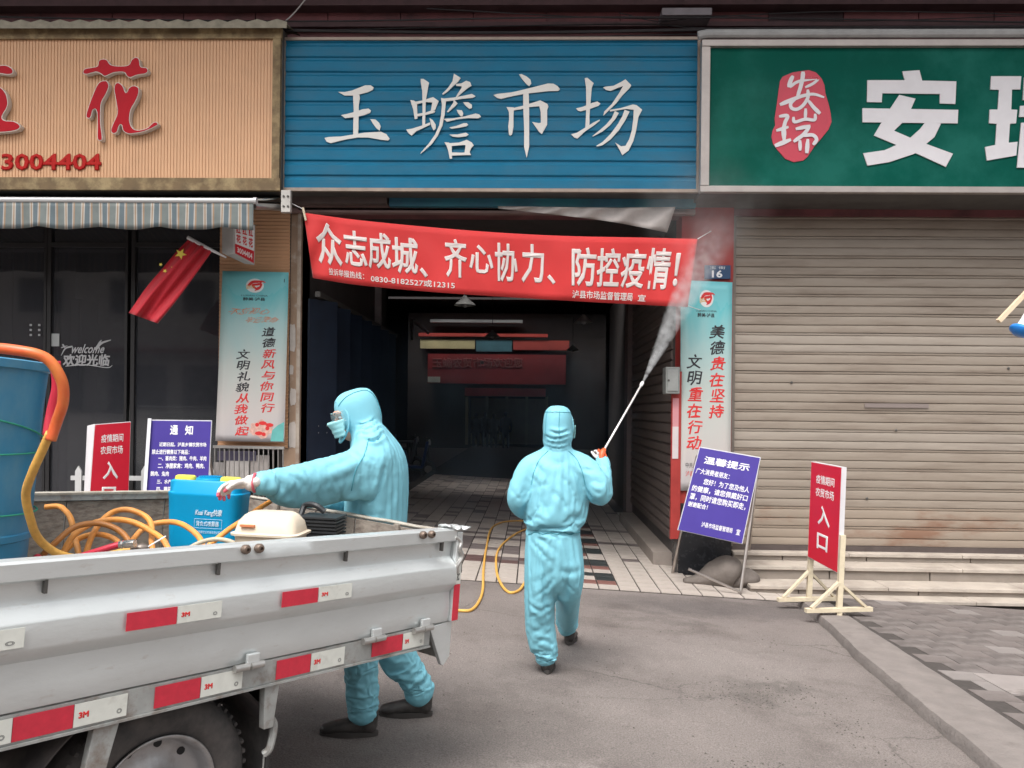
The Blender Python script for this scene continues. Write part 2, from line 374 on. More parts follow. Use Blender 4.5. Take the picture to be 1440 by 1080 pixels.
TG = mat('tile_grey', (.16, .135, .13), .35, var=.2, vscale=7)
tw, td = .205, .19
def tile_mesh(m):
    b = MB(); b.box((-tw/2+.007, -td/2+.007, -.008), (tw/2-.007, td/2-.007, .004)); o = b.build('tile', m, tf, bev=.0015); me = o.data; bpy.data.objects.remove(o); return me
TM = {k: tile_mesh(m) for k, m in (('w', TW), ('b', TB), ('r', TR), ('k', TK), ('g', TG))}
rt = random.Random(5); far = {k: MB() for k in 'wbrkg'}; tcount = 0
for j in range(60):
    y = TILE_Y+td*(j+.5)
    for i in range(26):
        x = -2.6+tw*(i+.5)
        if x > 2.7 or (x > 1.75 and j > 4) or x < -2.3: continue
        k = 'w'
        if -.0+.35 < x < .35+2*tw+.05: k = ('kw', 'wr', 'rk', 'wk')[j % 4][int(x > .35+tw+.02)] if rt.random() < .9 else rt.choice('krw')
        elif x < .35:
            if j in (5, 6): k = 'b' if rt.random() < .8 else 'g'
            elif j in (9, 10, 13, 17): k = rt.choice('ggww')
            elif j > 6: k = rt.choice('wwwwwg')
        else:
            if j in (14, 20): k = 'g'
        if (i*5+j*3) % 37 == 3: k = 'g' if k == 'w' else k
        vis = (x > -1.45) and (j < 14)
        if vis and tcount < 292:
            o = bpy.data.objects.new('tile', TM[k]); COL.objects.link(o); o.parent = tf; tcount += 1
            o.location = (x, y, fz(x)+rt.uniform(-.001, .001)); o.rotation_euler = (rt.uniform(-.004, .004), -math.atan(GA)+rt.uniform(-.004, .004), 0)
        else:
            far[k].hexa([Vector((x+a, y+b, fz(x+a)-.004)) for a, b in ((-tw/2+.006, -td/2+.006), (tw/2-.006, -td/2+.006), (tw/2-.006, td/2-.006), (-tw/2+.006, td/2-.006))], (0, 0, .008))
for k, b in far.items():
    if b.v: tag(b.build('tile', TM[k].materials[0], tf), kind='stuff')

# ================================================================== MARKET BUILDING (walls, passage, hall)
FY = 8.9
MAROON = mat('maroon_wall', (.17, .055, .06), .6, var=.25, vscale=2, bump=.002, col2=(.03, .02, .022), c2amt=.7, c2scale=1.5)
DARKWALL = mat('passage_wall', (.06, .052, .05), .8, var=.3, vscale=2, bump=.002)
DARKCEIL = mat('ceiling_dark', (.035, .03, .03), .9, var=.3)  # interior dimness put into the dark colour
TAN = mat('tan_pillar', (.36, .245, .17), .75, var=.15, vscale=4, col2=(.5, .43, .36), c2amt=.8, c2scale=6, thresh=(.55, .66), bump=.002)
PILRED = mat('pillar_red', (.33, .035, .03), .6, var=.2, vscale=4)
xa, xb = aty(424, 500, FY).x, aty(957, 500, FY).x          # clear opening of the passage
xr = aty(1030, 500, FY).x
zl = aty(700, 300, FY).z                                   # underside of lintel
zt = aty(700, 48, 8.45).z
bld = thing('market_building', (0, FY, -.3), 'dark maroon tiled building above the three shop signs with the open market passage below', 'building')
mb = MB(); mb.box((-14, FY+.05, zl), (14, FY+.3, zt+4)); mb.build('wall', MAROON, bld)
# mouldings and tile courses of the upper wall
mb = MB()
for v, h, d in ((38, .05, .12), (12, .07, .2), (-14, .05, .14), (-60, .1, .3)):
    z = aty(700, v, FY).z; mb.box((-14, FY+.05-d, z-h/2), (14, FY+.052, z+h/2))
mb.build('cornice', mat('cornice_dark', (.09, .05, .055), .7, var=.3), bld)
for k in range(34):     # maroon cladding panels between the courses
    x = -14+k*.83
    mb = MB(); mb.box((x+.006, FY+.02, aty(700, 36, FY).z+.01), (x+.824, FY+.052, aty(700, 15, FY).z-.01)); mb.build('cladding_panel', MAROON if rr.random() < .75 else mat('maroon_dark', (.04, .018, .022), .6, var=.3), bld)
# balcony slab overhanging the signs
mb = MB(); zs = aty(700, -70, FY).z; mb.box((-14, FY-2.1, zs), (14, FY+.05, zs+.15)); mb.build('balcony_slab', mat('slab_concrete', (.16, .13, .12), .8, var=.2), bld)
WF = mat('window_frame_white', (.5, .48, .47), .5, var=.1)
for u0, u1 in ((1128, 1198), (820, 888), (480, 560), (228, 300), (1395, 1480)):
    a, b = aty(u0, 8, FY-.05), aty(u1, 8, FY-.05)
    mb = MB(); mb.box((a.x, FY-.06, a.z), (b.x, FY+.04, a.z+.05)); mb.box((a.x, FY-.06, a.z+.05), (a.x+.04, FY+.04, a.z+.42)); mb.box((b.x-.04, FY-.06, a.z+.05), (b.x, FY+.04, a.z+.42)); mb.box((a.x, FY-.06, a.z+.42), (b.x, FY+.04, a.z+.46))
    w = mb.build('window', WF, bld)
    mb = MB(); mb.box((a.x+.04, FY-.01, a.z+.05), (b.x-.04, FY+.0, a.z+.42)); mb.build('pane', mat('upper_glass', (.22, .22, .24), .15), w)
# passage side walls, ceiling
HY = 14.2
mb = MB()
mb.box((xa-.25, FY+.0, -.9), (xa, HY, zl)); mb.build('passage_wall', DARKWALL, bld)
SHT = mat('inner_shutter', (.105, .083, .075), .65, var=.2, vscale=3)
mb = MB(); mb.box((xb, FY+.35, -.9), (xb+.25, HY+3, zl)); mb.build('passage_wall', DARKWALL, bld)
for k in range(26):     # roller shutter slats along the right side of the passage
    z = -.02+k*.125; mb = MB()
    mb.add([(xb-.002, FY+.45, z), (xb-.03, FY+.45, z+.02), (xb-.03, FY+.45, z+.1), (xb-.002, FY+.45, z+.12), (xb-.002, HY-1.2, z), (xb-.03, HY-1.2, z+.02), (xb-.03, HY-1.2, z+.1), (xb-.002, HY-1.2, z+.12)], [(0, 1, 5, 4), (1, 2, 6, 5), (2, 3, 7, 6), (0, 3, 2, 1), (4, 5, 6, 7)])
    mb.build('slat', SHT, bld)
mb = MB(); mb.box((xb-.1, HY-1.2, -.9), (xb+.1, HY-.8, zl)); mb.build('column', mat('column_brown', (.13, .095, .09), .6, var=.15), bld)
mb = MB(); mb.box((xb-.22, FY+.4, -.9), (xb-.0, HY-1.3, -.16)); mb.build('plinth', mat('plinth_stone', (.25, .215, .19), .6, var=.2, vscale=5), bld)
mb = MB(); mb.box((-14, FY+.3, zl), (14, HY, zl+.2)); mb.build('ceiling', DARKCEIL, bld)
# hall beyond
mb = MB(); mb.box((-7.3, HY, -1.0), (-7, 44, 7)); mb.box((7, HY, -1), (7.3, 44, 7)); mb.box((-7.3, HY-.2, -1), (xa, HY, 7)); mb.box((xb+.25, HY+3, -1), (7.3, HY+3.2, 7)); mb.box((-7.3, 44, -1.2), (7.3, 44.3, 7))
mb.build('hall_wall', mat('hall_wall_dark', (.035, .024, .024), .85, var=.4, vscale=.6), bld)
mb = MB(); mb.box((-7.3, HY-.2, 6.3), (7.3, 33.95, 6.5)); mb.box((-7.3, 34.6, 6.3), (7.3, 44.3, 6.5)); mb.build('hall_ceiling', DARKCEIL, bld)  # gap between the two slabs added to let light onto the far stalls
mb = MB(); mb.box((xa-.02, FY-.12, zl), (xb+.02, FY+.05, zl+.08)); mb.build('lintel', mat('lintel', (.2, .13, .12), .7, var=.2), bld)
mb = MB(); mb.add([(-7.2, HY-.2, -.3), (7.2, HY-.2, -.31), (7.2, 44, -.31), (-7.2, 44, -.3)], [(0, 1, 2, 3)])
tag(mb.build('hall_floor', mat('hall_concrete', (.11, .10, .098), .6, var=.2)), kind='structure')

# the other side of the street, behind the camera: seen only as reflections in glass and paint
ob = thing('opposite_building', (0, -13, gz(0, -13)), 'grey plastered building across the street, mirrored faintly in the shop glass', 'building')
mb = MB(); mb.box((-26, -19, -2), (26, -13, 7.5)); mb.build('wall', mat('opposite_plaster', (.5, .47, .44), .8, var=.15, vscale=.5), ob)
for fl in range(2):
    for i in range(16):
        x = -24+i*3.2+(.4 if i % 3 else 0); z = 4.2 if fl else .3
        mb = MB(); mb.box((x, -13.0, z+.9), (x+(1.4 if fl else 2.3), -12.93, z+(2.4 if fl else 2.9))); w = mb.build('window', WF, ob)
        mb = MB(); mb.box((x+.07, -12.96, z+.97), (x+(1.33 if fl else 2.23), -12.92, z+(2.33 if fl else 2.83))); mb.build('pane', mat('opposite_glass', (.03, .035, .04), .15), w)
mb = MB(); mb.box((-26, -13.0, 3.6), (26, -12.3, 3.75)); mb.build('canopy', mat('opposite_canopy', (.25, .07, .06), .6, var=.3), ob)

# lintel strips visible between sign and banner
b1 = thing('old_sign_strip', aty(630, 283, 8.75), 'narrow blue strip of an older sign showing under the blue market sign', 'sign')
mb = MB(); p, q = aty(548, 272, 8.72), aty(978, 292, 8.72); mb.box((p.x, 8.70, q.z), (q.x, 8.78, p.z+.1)); mb.build('panel', mat('old_blue', (.03, .13, .2), .5, var=.25, vscale=3, col2=(.02, .22, .25), c2amt=.6, c2scale=1.3), b1)
mb = MB(); p, q = aty(405, 268, 8.72), aty(545, 288, 8.72); mb.box((p.x, 8.66, q.z), (q.x, 8.78, p.z+.1)); ob = mb.build('board', mat('old_board', (.11, .08, .075), .6, var=.25, vscale=6), b1, label='brown end of the old strip with part of a phone number')
text(b1, 'lettering', '93120', planefn(8.655), (476, 262, 520, 277), INK, bold=.03)
mb = MB(); p, q = aty(405, 292, 8.78), aty(978, 301, 8.78); mb.box((p.x, 8.78, q.z), (q.x, 8.88, p.z)); mb.build('sill', mat('old_sill', (.24, .16, .15), .7, var=.2), b1)

# right pillar (red, black foot) and left pillar (tan)
pr = thing('right_pillar', (xb, FY, -.4), 'pillar right of the passage with a red upper part and black foot', 'pillar')
zf0 = -.9
mb = MB(); mb.box((xb, FY-.0, aty(990, 392, FY).z), (xr, FY+.35, zl+.1)); mb.build('red_panel', PILRED, pr)
mb = MB(); mb.box((xb+.003, FY+.003, aty(990, 708, FY).z), (xr-.003, FY+.347, aty(990, 392, FY).z)); mb.build('shaft', PILRED, pr)
mb = MB(); mb.box((xb-.004, FY-.02, zf0), (xr+.004, FY+.352, aty(990, 708, FY).z)); mb.build('foot', mat('black_granite', (.02, .021, .024), .25, var=.4, vscale=20), pr)
mb = MB(); mb.bar((xb-.03, FY+.02, -.35), (xb-.03, FY+.02, 1.5), .03); mb.build('edge_rail', DSTEEL, pr)
xl0 = aty(404, 500, FY).x
pl = thing('left_pillar', (xl0, FY, -.2), 'tan pillar left of the passage with peeling paper scraps', 'pillar')
mb = MB(); mb.box((xl0-.02, FY-.05, -.6), (xa, FY+.3, zl+.25)); mb.build('shaft', TAN, pl)
mb = MB(); mb.box((xa-.035, FY-.075, -.6), (xa+.004, FY-.045, zl+.1)); mb.build('trim', mat('trim_pale', (.42, .36, .3), .6, var=.2, col2=(.2, .12, .08), c2amt=.7, c2scale=5), pl)
for u, v, w, h in ((411, 475, 10, 42), (412, 558, 9, 26), (411, 612, 12, 38), (409, 520, 8, 14)):
    mb = MB(); a, b = aty(u-w/2, v-h/2, FY-.053), aty(u+w/2, v+h/2, FY-.053)
    rpt = random.Random(int(u+v)); P = []
    for t in range(12):
        an = 2*math.pi*t/12; sx = max(-1, min(1, 1.25*math.cos(an))); sz = max(-1, min(1, 1.25*math.sin(an)))
        P.append(((a.x+b.x)/2+(b.x-a.x)/2*sx*rpt.uniform(.85, 1), FY-.053, (a.z+b.z)/2+(a.z-b.z)/2*sz*rpt.uniform(.85, 1)))
    mb.prism(P, (0, -.002, 0)); mb.build('paper_scrap', mat('scrap', (.55, .5, .46), .8, var=.15), pl)

# ================================================================== SIGNS
def frame_rect(mb, u0, v0, u1, v1, Y, w, d, corners=None):
    A, B, C, D = corners or (aty(u0, v0, Y), aty(u1, v0, Y), aty(u1, v1, Y), aty(u0, v1, Y))
    return A, B, C, D
# --- blue market sign
YB = 8.45
zT = aty(690, 53, YB).z; zB = aty(690, 270, YB).z; xL, xR_ = aty(398, 150, YB).x, aty(984, 150, YB).x
bs = thing('blue_market_sign', ((xL+xR_)/2, YB, zB), 'wide blue corrugated sign with four white brush characters over the passage', 'sign')
BLUE = mat('blue_sheet', (.005, .14, .255), .5, spec=.25, var=.12, vscale=2.5, col2=(.04, .13, .2), c2amt=.5, c2scale=1.6, stretch=(1, 1, 3))
mb = MB(); n = 10; H = (zT-zB-.06)/n; prof = []
for i in range(n):
    z = zB+.03+i*H; prof += [(z, 0), (z+H*.60, 0), (z+H*.74, .018), (z+H*.88, .018), (z+H*.95, .002)]
prof.append((zT-.03, 0))
nx_ = 50; xs2 = [xL+.02+(xR_-.04-xL)*q/nx_ for q in range(nx_+1)]
mb.add([Vector((x, YB+d+.004*noise.noise(Vector((x*1.5, z*2, 0))), z+.006*noise.noise(Vector((x*.8, z*3, 7))))) for z, d in prof for x in xs2], [(k*(nx_+1)+q, k*(nx_+1)+q+1, (k+1)*(nx_+1)+q+1, (k+1)*(nx_+1)+q) for k in range(len(prof)-1) for q in range(nx_)])
mb.build('corrugated_sheet', BLUE, bs)
mb = MB(); mb.box((xL, YB+.03, zB), (xR_, FY+.05, zT)); mb.build('box', DSTEEL, bs)
FRM = mat('sign_trim', (.3, .24, .2), .5, .3, var=.2, vscale=8)
for a, b in (((xL, YB-.02, zT-.03), (xR_, YB+.03, zT)), ((xL, YB-.02, zB), (xR_, YB+.03, zB+.035)), ((xL, YB-.02, zB+.035), (xL+.022, YB+.03, zT-.03)), ((xR_-.03, YB-.02, zB+.035), (xR_, YB+.03, zT-.03))):
    mb = MB(); mb.box(a, b); mb.build('trim', FRM, bs)
CHW = mat('sign_white', (.72, .70, .66), .6, var=.05)
G_YU = [[(275,305),(345,308),(430,290),(500,262),(570,235),(630,235),(662,258),(650,285),(600,308),(500,335),(430,345),(345,345)],
 [(438,340),(505,335),(512,370),(500,450),(498,560),(495,700),(492,785),(440,785),(440,650),(445,500),(440,400)],
 [(308,558),(370,545),(450,525),(540,495),(605,487),(632,508),(622,532),(550,560),(450,580),(350,590)],
 [(625,602),(680,605),(720,640),(738,680),(725,725),(690,700),(650,645)],
 [(128,805),(175,795),(300,790),(430,770),(560,748),(740,738),(800,765),(835,815),(815,832),(740,825),(600,800),(490,800),(380,818),(280,840),(195,862),(150,845)]]
G_CHAN = [[(132,395),(170,400),(205,420),(208,520),(210,595),(180,602),(165,500)],
 [(190,412),(260,400),(380,362),(440,405),(425,440),(400,505),(355,510),(370,420),(300,415),(200,438)],
 [(205,545),(300,530),(370,505),(402,515),(395,530),(300,555),(205,572)],
 [(245,165),(275,165),(335,205),(320,290),(300,400),(295,550),(293,665),(262,665),(265,500),(262,300),(245,200)],
 [(88,715),(150,705),(260,670),(345,638),(350,658),(290,690),(200,730),(145,780),(115,755)],
 [(340,590),(375,610),(408,660),(408,700),(385,725),(362,680)],
 [(605,108),(678,155),(650,195),(600,240),(540,300),(485,338),(480,325),(540,265),(590,190)],
 [(625,222),(690,212),(738,185),(780,200),(797,240),(760,260),(700,310),(650,355),(625,365),(650,320),(690,260),(690,245),(630,240)],
 [(465,372),(500,378),(600,368),(700,350),(800,328),(840,352),(810,370),(700,380),(600,398),(500,410)],
 [(465,372),(520,395),(515,450),(505,550),(480,670),(430,780),(370,865),(300,930),(240,978),(250,960),(330,870),(400,770),(445,670),(465,560),(475,450)],
 [(600,385),(645,430),(620,460),(580,495),(540,528),(530,520),(570,465),(600,420)],
 [(705,418),(760,418),(800,445),(800,480),(775,490),(735,460)],
 [(635,500),(690,505),(706,535),(700,568),(680,572),(650,535)],
 [(495,598),(600,592),(720,572),(840,540),(880,550),(900,575),(870,592),(760,590),(650,600),(530,630)],
 [(557,690),(630,675),(710,645),(745,645),(760,662),(740,678),(660,695),(580,705)],
 [(557,768),(640,768),(735,748),(765,768),(735,788),(650,798),(590,790)],
 [(503,852),(550,855),(580,880),(585,1030),(560,1030),(545,950),(525,890)],
 [(560,862),(660,855),(745,825),(800,855),(820,885),(790,920),(770,970),(720,965),(730,900),(725,880),(580,892)],
 [(580,962),(700,965),(775,958),(790,990),(700,992),(585,996)]]
G_SHI = [[(385,118),(410,112),(470,140),(510,175),(518,215),(495,245),(460,215),(410,155)],
 [(108,340),(150,328),(300,312),(440,280),(560,250),(700,215),(760,218),(805,245),(828,278),(810,295),(700,298),(500,320),(430,330),(300,355),(190,382),(150,372)],
 [(250,470),(330,475),(325,560),(325,680),(310,765),(290,782),(275,765),(268,680),(278,600),(275,520)],
 [(320,482),(430,455),(530,425),(615,398),(690,435),(705,465),(690,500),(690,660),(632,762),(600,735),(528,632),(600,645),(622,640),(620,520),(605,460),(500,470),(400,495),(325,505)],
 [(430,300),(490,300),(495,500),(495,900),(468,1020),(440,900),(440,700),(430,450)]]
G_CHANG = [[(155,485),(220,470),(330,425),(385,410),(418,432),(400,455),(320,485),(200,518),(175,508)],
 [(248,158),(275,152),(345,210),(325,260),(312,420),(300,560),(300,690),(255,690),(262,560),(265,400),(262,250)],
 [(100,765),(160,750),(260,690),(340,640),(410,605),(412,618),(340,675),(250,735),(170,812),(135,800)],
 [(448,258),(470,250),(560,240),(640,200),(690,170),(752,232),(740,260),(660,340),(590,430),(520,495),(450,565),(460,520),(540,440),(620,320),(665,240),(600,265),(530,295),(480,285)],
 [(520,500),(640,482),(770,442),(810,450),(872,500),(850,540),(830,580),(820,640),(805,730),(775,840),(725,940),(655,992),(635,950),(580,855),(640,895),(690,890),(730,820),(760,720),(775,600),(780,500),(700,490),(600,505),(525,518)],
 [(575,512),(618,535),(580,600),(520,670),(440,735),(340,788),(330,785),(400,730),(480,660),(540,590)],
 [(680,500),(735,520),(690,610),(620,720),(530,820),(440,885),(380,898),(375,890),(440,850),(530,760),(610,650),(655,570)]]
for g, off in ((G_YU, (440, 90)), (G_CHAN, (560, 90)), (G_SHI, (680, 90)), (G_CHANG, (790, 90))):
    glyph(bs, 'character', g, off, 7.716, YB-.006, CHW, .01)

# --- green sign
YG = 8.3
zT = aty(1210, 58, YG).z; zB = aty(1210, 272, YG).z; xL = aty(985, 150, YG).x; xR2 = aty(1720, 150, YG).x
gs = thing('green_shop_sign', (xL, YG, zB), 'dark green shop sign with big white characters and a red seal over the shutter', 'sign')
GREEN = mat('green_panel', (.001, .075, .054), .6, spec=.08, var=.12, vscale=1.6, col2=(.02, .15, .12), c2amt=.5, c2scale=1.2)
mb = MB(); mb.box((xL+.06, YG, zB+.07), (xR2, YG+.1, zT-.07)); mb.build('panel', GREEN, gs)
mb = MB(); mb.box((xL+.02, YG+.03, zB), (xR2, FY+.05, zT)); mb.build('box', DSTEEL, gs)
GF = mat('green_sign_frame', (.36, .32, .3), .4, .4, var=.15, vscale=6)
for a, b in (((xL, YG-.05, zT-.07), (xR2, YG+.05, zT)), ((xL, YG-.04, zB), (xR2, YG+.05, zB+.065)), ((xL, YG-.045, zB+.065), (xL+.09, YG+.05, zT-.07))):
    mb = MB(); mb.box(a, b); mb.build('frame', GF, gs, bev=.006)
mb = MB(); mb.tube([(xL-.04, YG-.03, zT+.045), (xL+.05, YG-.04, zT+.06), (xR2, YG-.04, zT+.06)], .045); mb.build('top_tube', mat('tube_grey', (.33, .33, .33), .5, var=.2), gs)
AN = [[(778,340),(935,340),(925,303),(997,298),(1008,342),(1152,345),(1148,440),(1083,438),(1083,398),(840,395),(838,433),(776,432)],
 [(757,458),(1160,465),(1158,522),(757,517)],
 [(912,402),(980,418),(945,500),(890,553),(975,590),(1138,650),(1108,705),(965,640),(805,573),(860,480)],
 [(1020,520),(1088,522),(1060,580),(975,650),(870,685),(778,700),(760,648),(850,635),(950,590),(1000,545)]]
SW = mat('sign_letter_white', (.62, .6, .62), .5, var=.05)
glyph(gs, 'character', AN, (960, 0), 3, YG-.002, SW, .012)
RUI = [[(155,120),(440,120),(430,245),(352,245),(345,435),(402,438),(390,565),(332,570),(320,750),(405,740),(392,870),(115,918),(98,790),(195,770),(208,570),(135,565),(142,435),(218,435),(230,248),(148,245)],
 [(468,130),(560,130),(560,240),(850,240),(850,130),(940,130),(940,345),(455,345)], [(650,90),(750,90),(750,300),(650,300)], [(430,400),(980,400),(980,500),(420,505)],
 [(440,560),(960,560),(960,985),(860,985),(860,660),(530,660),(520,985),(400,985)], [(600,640),(680,640),(680,980),(600,980)], [(740,640),(810,640),(810,980),(740,980)]]
glyph(gs, 'character', RUI, (1370, 90), 6.74, YG-.002, SW, .012)
SEAL = [(205,190),(300,150),(450,128),(520,150),(575,210),(600,270),(610,350),(640,450),(660,540),(668,620),(640,690),(560,790),(500,860),(440,950),(400,985),(310,1000),(230,970),(160,890),(115,830),(98,760),(110,700),(135,650),(130,580),(150,450),(165,330),(180,230)]
glyph(gs, 'seal', [SEAL], (1070, 80), 6.75, YG-.001, mat('seal_red', (.5, .045, .075), .5, var=.08), .008)
sst = [([(400,140),(395,200),(375,290),(345,380)],42,34),([(275,290),(340,240),(450,215),(540,205),(500,250),(420,290)],28,26),([(305,180),(280,230),(265,290)],36,44),([(180,455),(300,405),(400,370),(500,355),(600,385)],42,22),
 ([(345,380),(285,440),(290,485),(340,498),(400,460),(445,385),(445,310)],32,32),([(445,410),(500,480),(562,540)],30,42),([(172,565),(252,560),(230,620),(215,680)],32,36),([(145,700),(262,665)],34,30),([(215,660),(220,790)],50,42),([(132,845),(285,785)],48,38),
 ([(425,490),(420,595)],32,30),([(308,570),(320,618),(420,592),(508,598),(515,540)],30,30),([(330,685),(470,655)],38,36),([(462,665),(400,740),(310,805)],34,38),([(390,750),(490,742),(528,785),(495,835)],32,36),([(370,790),(372,890)],34,34),([(445,780),(435,915)],34,46)]
glyph(gs, 'seal_lettering', [ribbon(p, a, b) for p, a, b in sst], (1070, 80), 6.75, YG-.010, SW, .003)

# --- beige sign
YS = 8.35
zT = aty(200, 40, YS).z; zB = aty(200, 268, YS).z; xL = aty(-300, 150, YS).x; xR3 = aty(396, 150, YS).x
hs_ = thing('beige_shop_sign', (xR3, YS, zB), 'beige ribbed shop sign with raised red characters and phone number', 'sign')
BEIGE = mat('beige_rib', (.60, .35, .20), .55, var=.07, vscale=3)
WOODF = mat('old_wood_frame', (.15, .10, .05), .7, var=.3, vscale=8, col2=(.36, .27, .14), c2amt=.8, c2scale=5, stretch=(1, 1, 1))
zt2, zb2 = aty(200, 56, YS).z, aty(200, 251, YS).z; xr2 = aty(384, 150, YS).x
mb = MB(); prof = []; x = xL+.02; pitch = .0345
while x < xr2: prof += [(x, 0), (x+pitch*.72, 0), (x+pitch*.76, .007), (x+pitch*.96, .007)]; x += pitch
mb.add([Vector((px, YS+d, z)) for px, d in prof for z in (zb2, zt2)], [(2*i, 2*i+1, 2*i+3, 2*i+2) for i in range(len(prof)-1)]); mb.build('ribbed_panel', BEIGE, hs_)
mb = MB(); mb.box((xL, YS+.02, zB), (xR3, FY+.05, zT)); mb.build('box', DSTEEL, hs_)
for a, b in (((xL, YS-.03, zt2), (xR3, YS+.03, zT)), ((xL, YS-.03, zB), (xR3, YS+.03, zb2)), ((xr2, YS-.028, zb2), (xR3-.01, YS+.03, zt2))):
    mb = MB(); mb.box(a, b); mb.build('frame', WOODF, hs_)
mb = MB(); nx = 26; prof = []     # crumpled roof sheet lying on top of the sign
mb.grid(lambda s, t: Vector((xL+(xR3+.08-xL)*s, YS-.1+.5*t, zT+.0+.1*t+(.035 if t < .2 else .05)*(1-abs((s*nx) % 1-.5)*2)*.6+.01*noise.noise(Vector((s*40, t*3, 0))))), nx*6, 4)
mb.grid(lambda s, t: Vector((xL+(xR3+.08-xL)*s, YS-.1-.01*t, zT+.02-.07*t+(.03)*(1-abs((s*nx) % 1-.5)*2)*(1-t))), nx*6, 2)
mb.build('roof_sheet', mat('roof_tin', (.26, .235, .18), .7, var=.3, vscale=10), hs_, smooth=True)
HUA = [[(128,240),(150,205),(230,190),(285,175),(300,120),(345,98),(390,110),(430,160),(520,175),(620,165),(655,110),(700,80),(740,105),(755,180),(820,195),(835,235),(800,262),(720,275),(640,302),(600,280),(570,245),(460,250),(370,288),(320,260),(270,242),(180,265),(140,262)],
 [(350,335),(395,345),(410,400),(380,480),(335,560),(322,640),(322,800),(340,960),(315,985),(285,960),(285,800),(280,690),(262,645),(235,660),(215,730),(185,745),(162,720),(180,640),(230,500),(290,370)],
 [(515,355),(560,390),(595,465),(630,410),(680,388),(730,410),(735,470),(700,560),(650,650),(635,760),(660,840),(720,870),(820,850),(890,790),(930,785),(940,815),(880,850),(780,890),(650,912),(590,900),(560,870),(545,815),(520,830),(500,890),(460,910),(430,880),(450,810),(500,690),(490,580),(465,430),(480,370)]]
HONG = [[(-60,90),(0,75),(60,75),(110,105),(115,145),(70,160),(0,150),(-60,150)], [(-60,270),(0,270),(50,320),(72,400),(60,460),(20,530),(40,565),(130,575),(182,615),(160,650),(90,668),(0,675),(-120,675),(-120,560),(-40,540),(-30,450),(-60,350)]]
CR = mat('channel_red', (.40, .004, .014), .5, spec=.2, var=.08); CE = mat('channel_edge', (.6, .55, .5), .4)
def channel(parent, polys, off, sc):
    for p in polys:
        p = smoothpoly(p); c = Vector((sum(a for a, b in p)/len(p), sum(b for a, b in p)/len(p)))
        mb = MB(); mb.prism([aty(off[0]+x/sc, off[1]+y/sc, YS-.068) for x, y in p], (0, .06, 0)); ch = mb.build('character', CE, parent)
        n_ = len(p); q = []
        for i in range(n_):   # inset outline for the red face
            d = Vector(p[(i+1) % n_])-Vector(p[i-1]); d.normalize(); q.append((p[i][0]+d.y*-7, p[i][1]+d.x*7))
        mb = MB(); mb.prism([aty(off[0]+x/sc, off[1]+y/sc, YS-.0685) for x, y in q], (0, -.003, 0)); mb.build('face', CR, ch)
channel(hs_, HUA, (100, 70), 7.714)
channel(hs_, HONG, (0, 80), 6.35)
text(hs_, 'lettering', '3004404', planefn(YS-.006), (2, 216, 143, 240), mat('number_red', (.38, .01, .008), .5, spec=.2, var=.1), bold=.035, thick=.012)

# cables and clutter above the signs
cb = thing('overhead_cables', aty(700, 20, 8.3), 'sagging black cables and wires running above the shop signs', 'cables')
for i, (pp, r) in enumerate((([(-200, 44), (300, 42), (700, 46), (1100, 40), (1700, 36)], .016), ([(380, 62), (560, 60), (800, 52), (1200, 44), (1700, 40)], .006), ([(-100, 22), (400, 30), (900, 24), (1600, 34)], .009), ([(600, 12), (900, 26), (1200, 16), (1600, 24)], .006), ([(394, 36), (412, 20), (432, -4)], .007), ([(870, 18), (930, 30), (1020, 22), (1180, 30), (1500, 20)], .005), ([(400, 44), (640, 38), (900, 34), (1000, 40), (1400, 52)], .008))):
    mb = MB(); mb.tube(cr([aty(u, v, 8.5+.03*i) for u, v in pp], 6), r, 6); mb.build('cable', mat('cable_black', (.03, .027, .03), .6, var=.3) if i != 4 else WF, cb)
mb = MB(); a, b = aty(930, 14, 8.6), aty(1000, 24, 8.6); mb.box((a.x, 8.55, b.z), (b.x, 8.8, a.z)); mb.build('junction_box', mat('jbox', (.22, .2, .22), .6, var=.2), cb, bev=.006)

# ================================================================== BANNER over the passage
YN = 8.35
bt = [(427, 299), (500, 309), (600, 319), (700, 327), (800, 332), (900, 334), (981, 336)]
bb = [(440, 391), (505, 401), (600, 410), (700, 417), (800, 423), (890, 428), (967, 432)]
BT = [p for p in cr([Vector((u, v, 0)) for u, v in bt], 10)]; BB = [p for p in cr([Vector((u, v, 0)) for u, v in bb], 10)]
def banner_pt(s, t):
    x = max(0, min(.99999, s))*(len(BT)-1); i = int(x); f = x-i
    a = BT[i].lerp(BT[i+1], f); b = BB[i].lerp(BB[i+1], f); p = a.lerp(b, t)
    w = .018*math.sin(s*23+t*1.5)+.01*math.sin(s*57-t*4)+.035*math.exp(-s*14)*math.sin(t*9+s*60)+.02*math.exp(-(1-s)*14)*math.sin(t*7-s*50)
    w += .012*noise.noise(Vector((s*18, t*3, 2)))
    return aty(p.x, p.y, YN+w)
def banner_fn(s, t):
    p = banner_pt(s, t); a = banner_pt(s+.003, t)-p; b = banner_pt(s, t+.01)-p; n = b.cross(a).normalized()
    if n.y > 0: n = -n
    return p, n
bn = thing('red_banner', banner_pt(.5, 1), 'long red cloth banner with white slogan tied across the passage entrance', 'banner')
mb = MB(); mb.grid(banner_pt, 160, 10)
mb.build('cloth', mat('banner_cloth', (.5, .022, .022), .75, var=.06, vscale=3, sheen=.2, bump=.001, bscale=25), bn, smooth='all', solid=.002)
BW = mat('banner_print', (.58, .52, .5), .7, var=.08)
slog = '众志成城、齐心协力、防控疫情！'
ps = [(.035,.135),(.15,.245),(.262,.37),(.385,.512),(.0,.0)]
cpos = [440,481,516,550,590,625,660,696,733,769,804,841,877,914,954]
cw = [38,34,33,38,12,32,34,32,32,12,36,34,35,34,7]
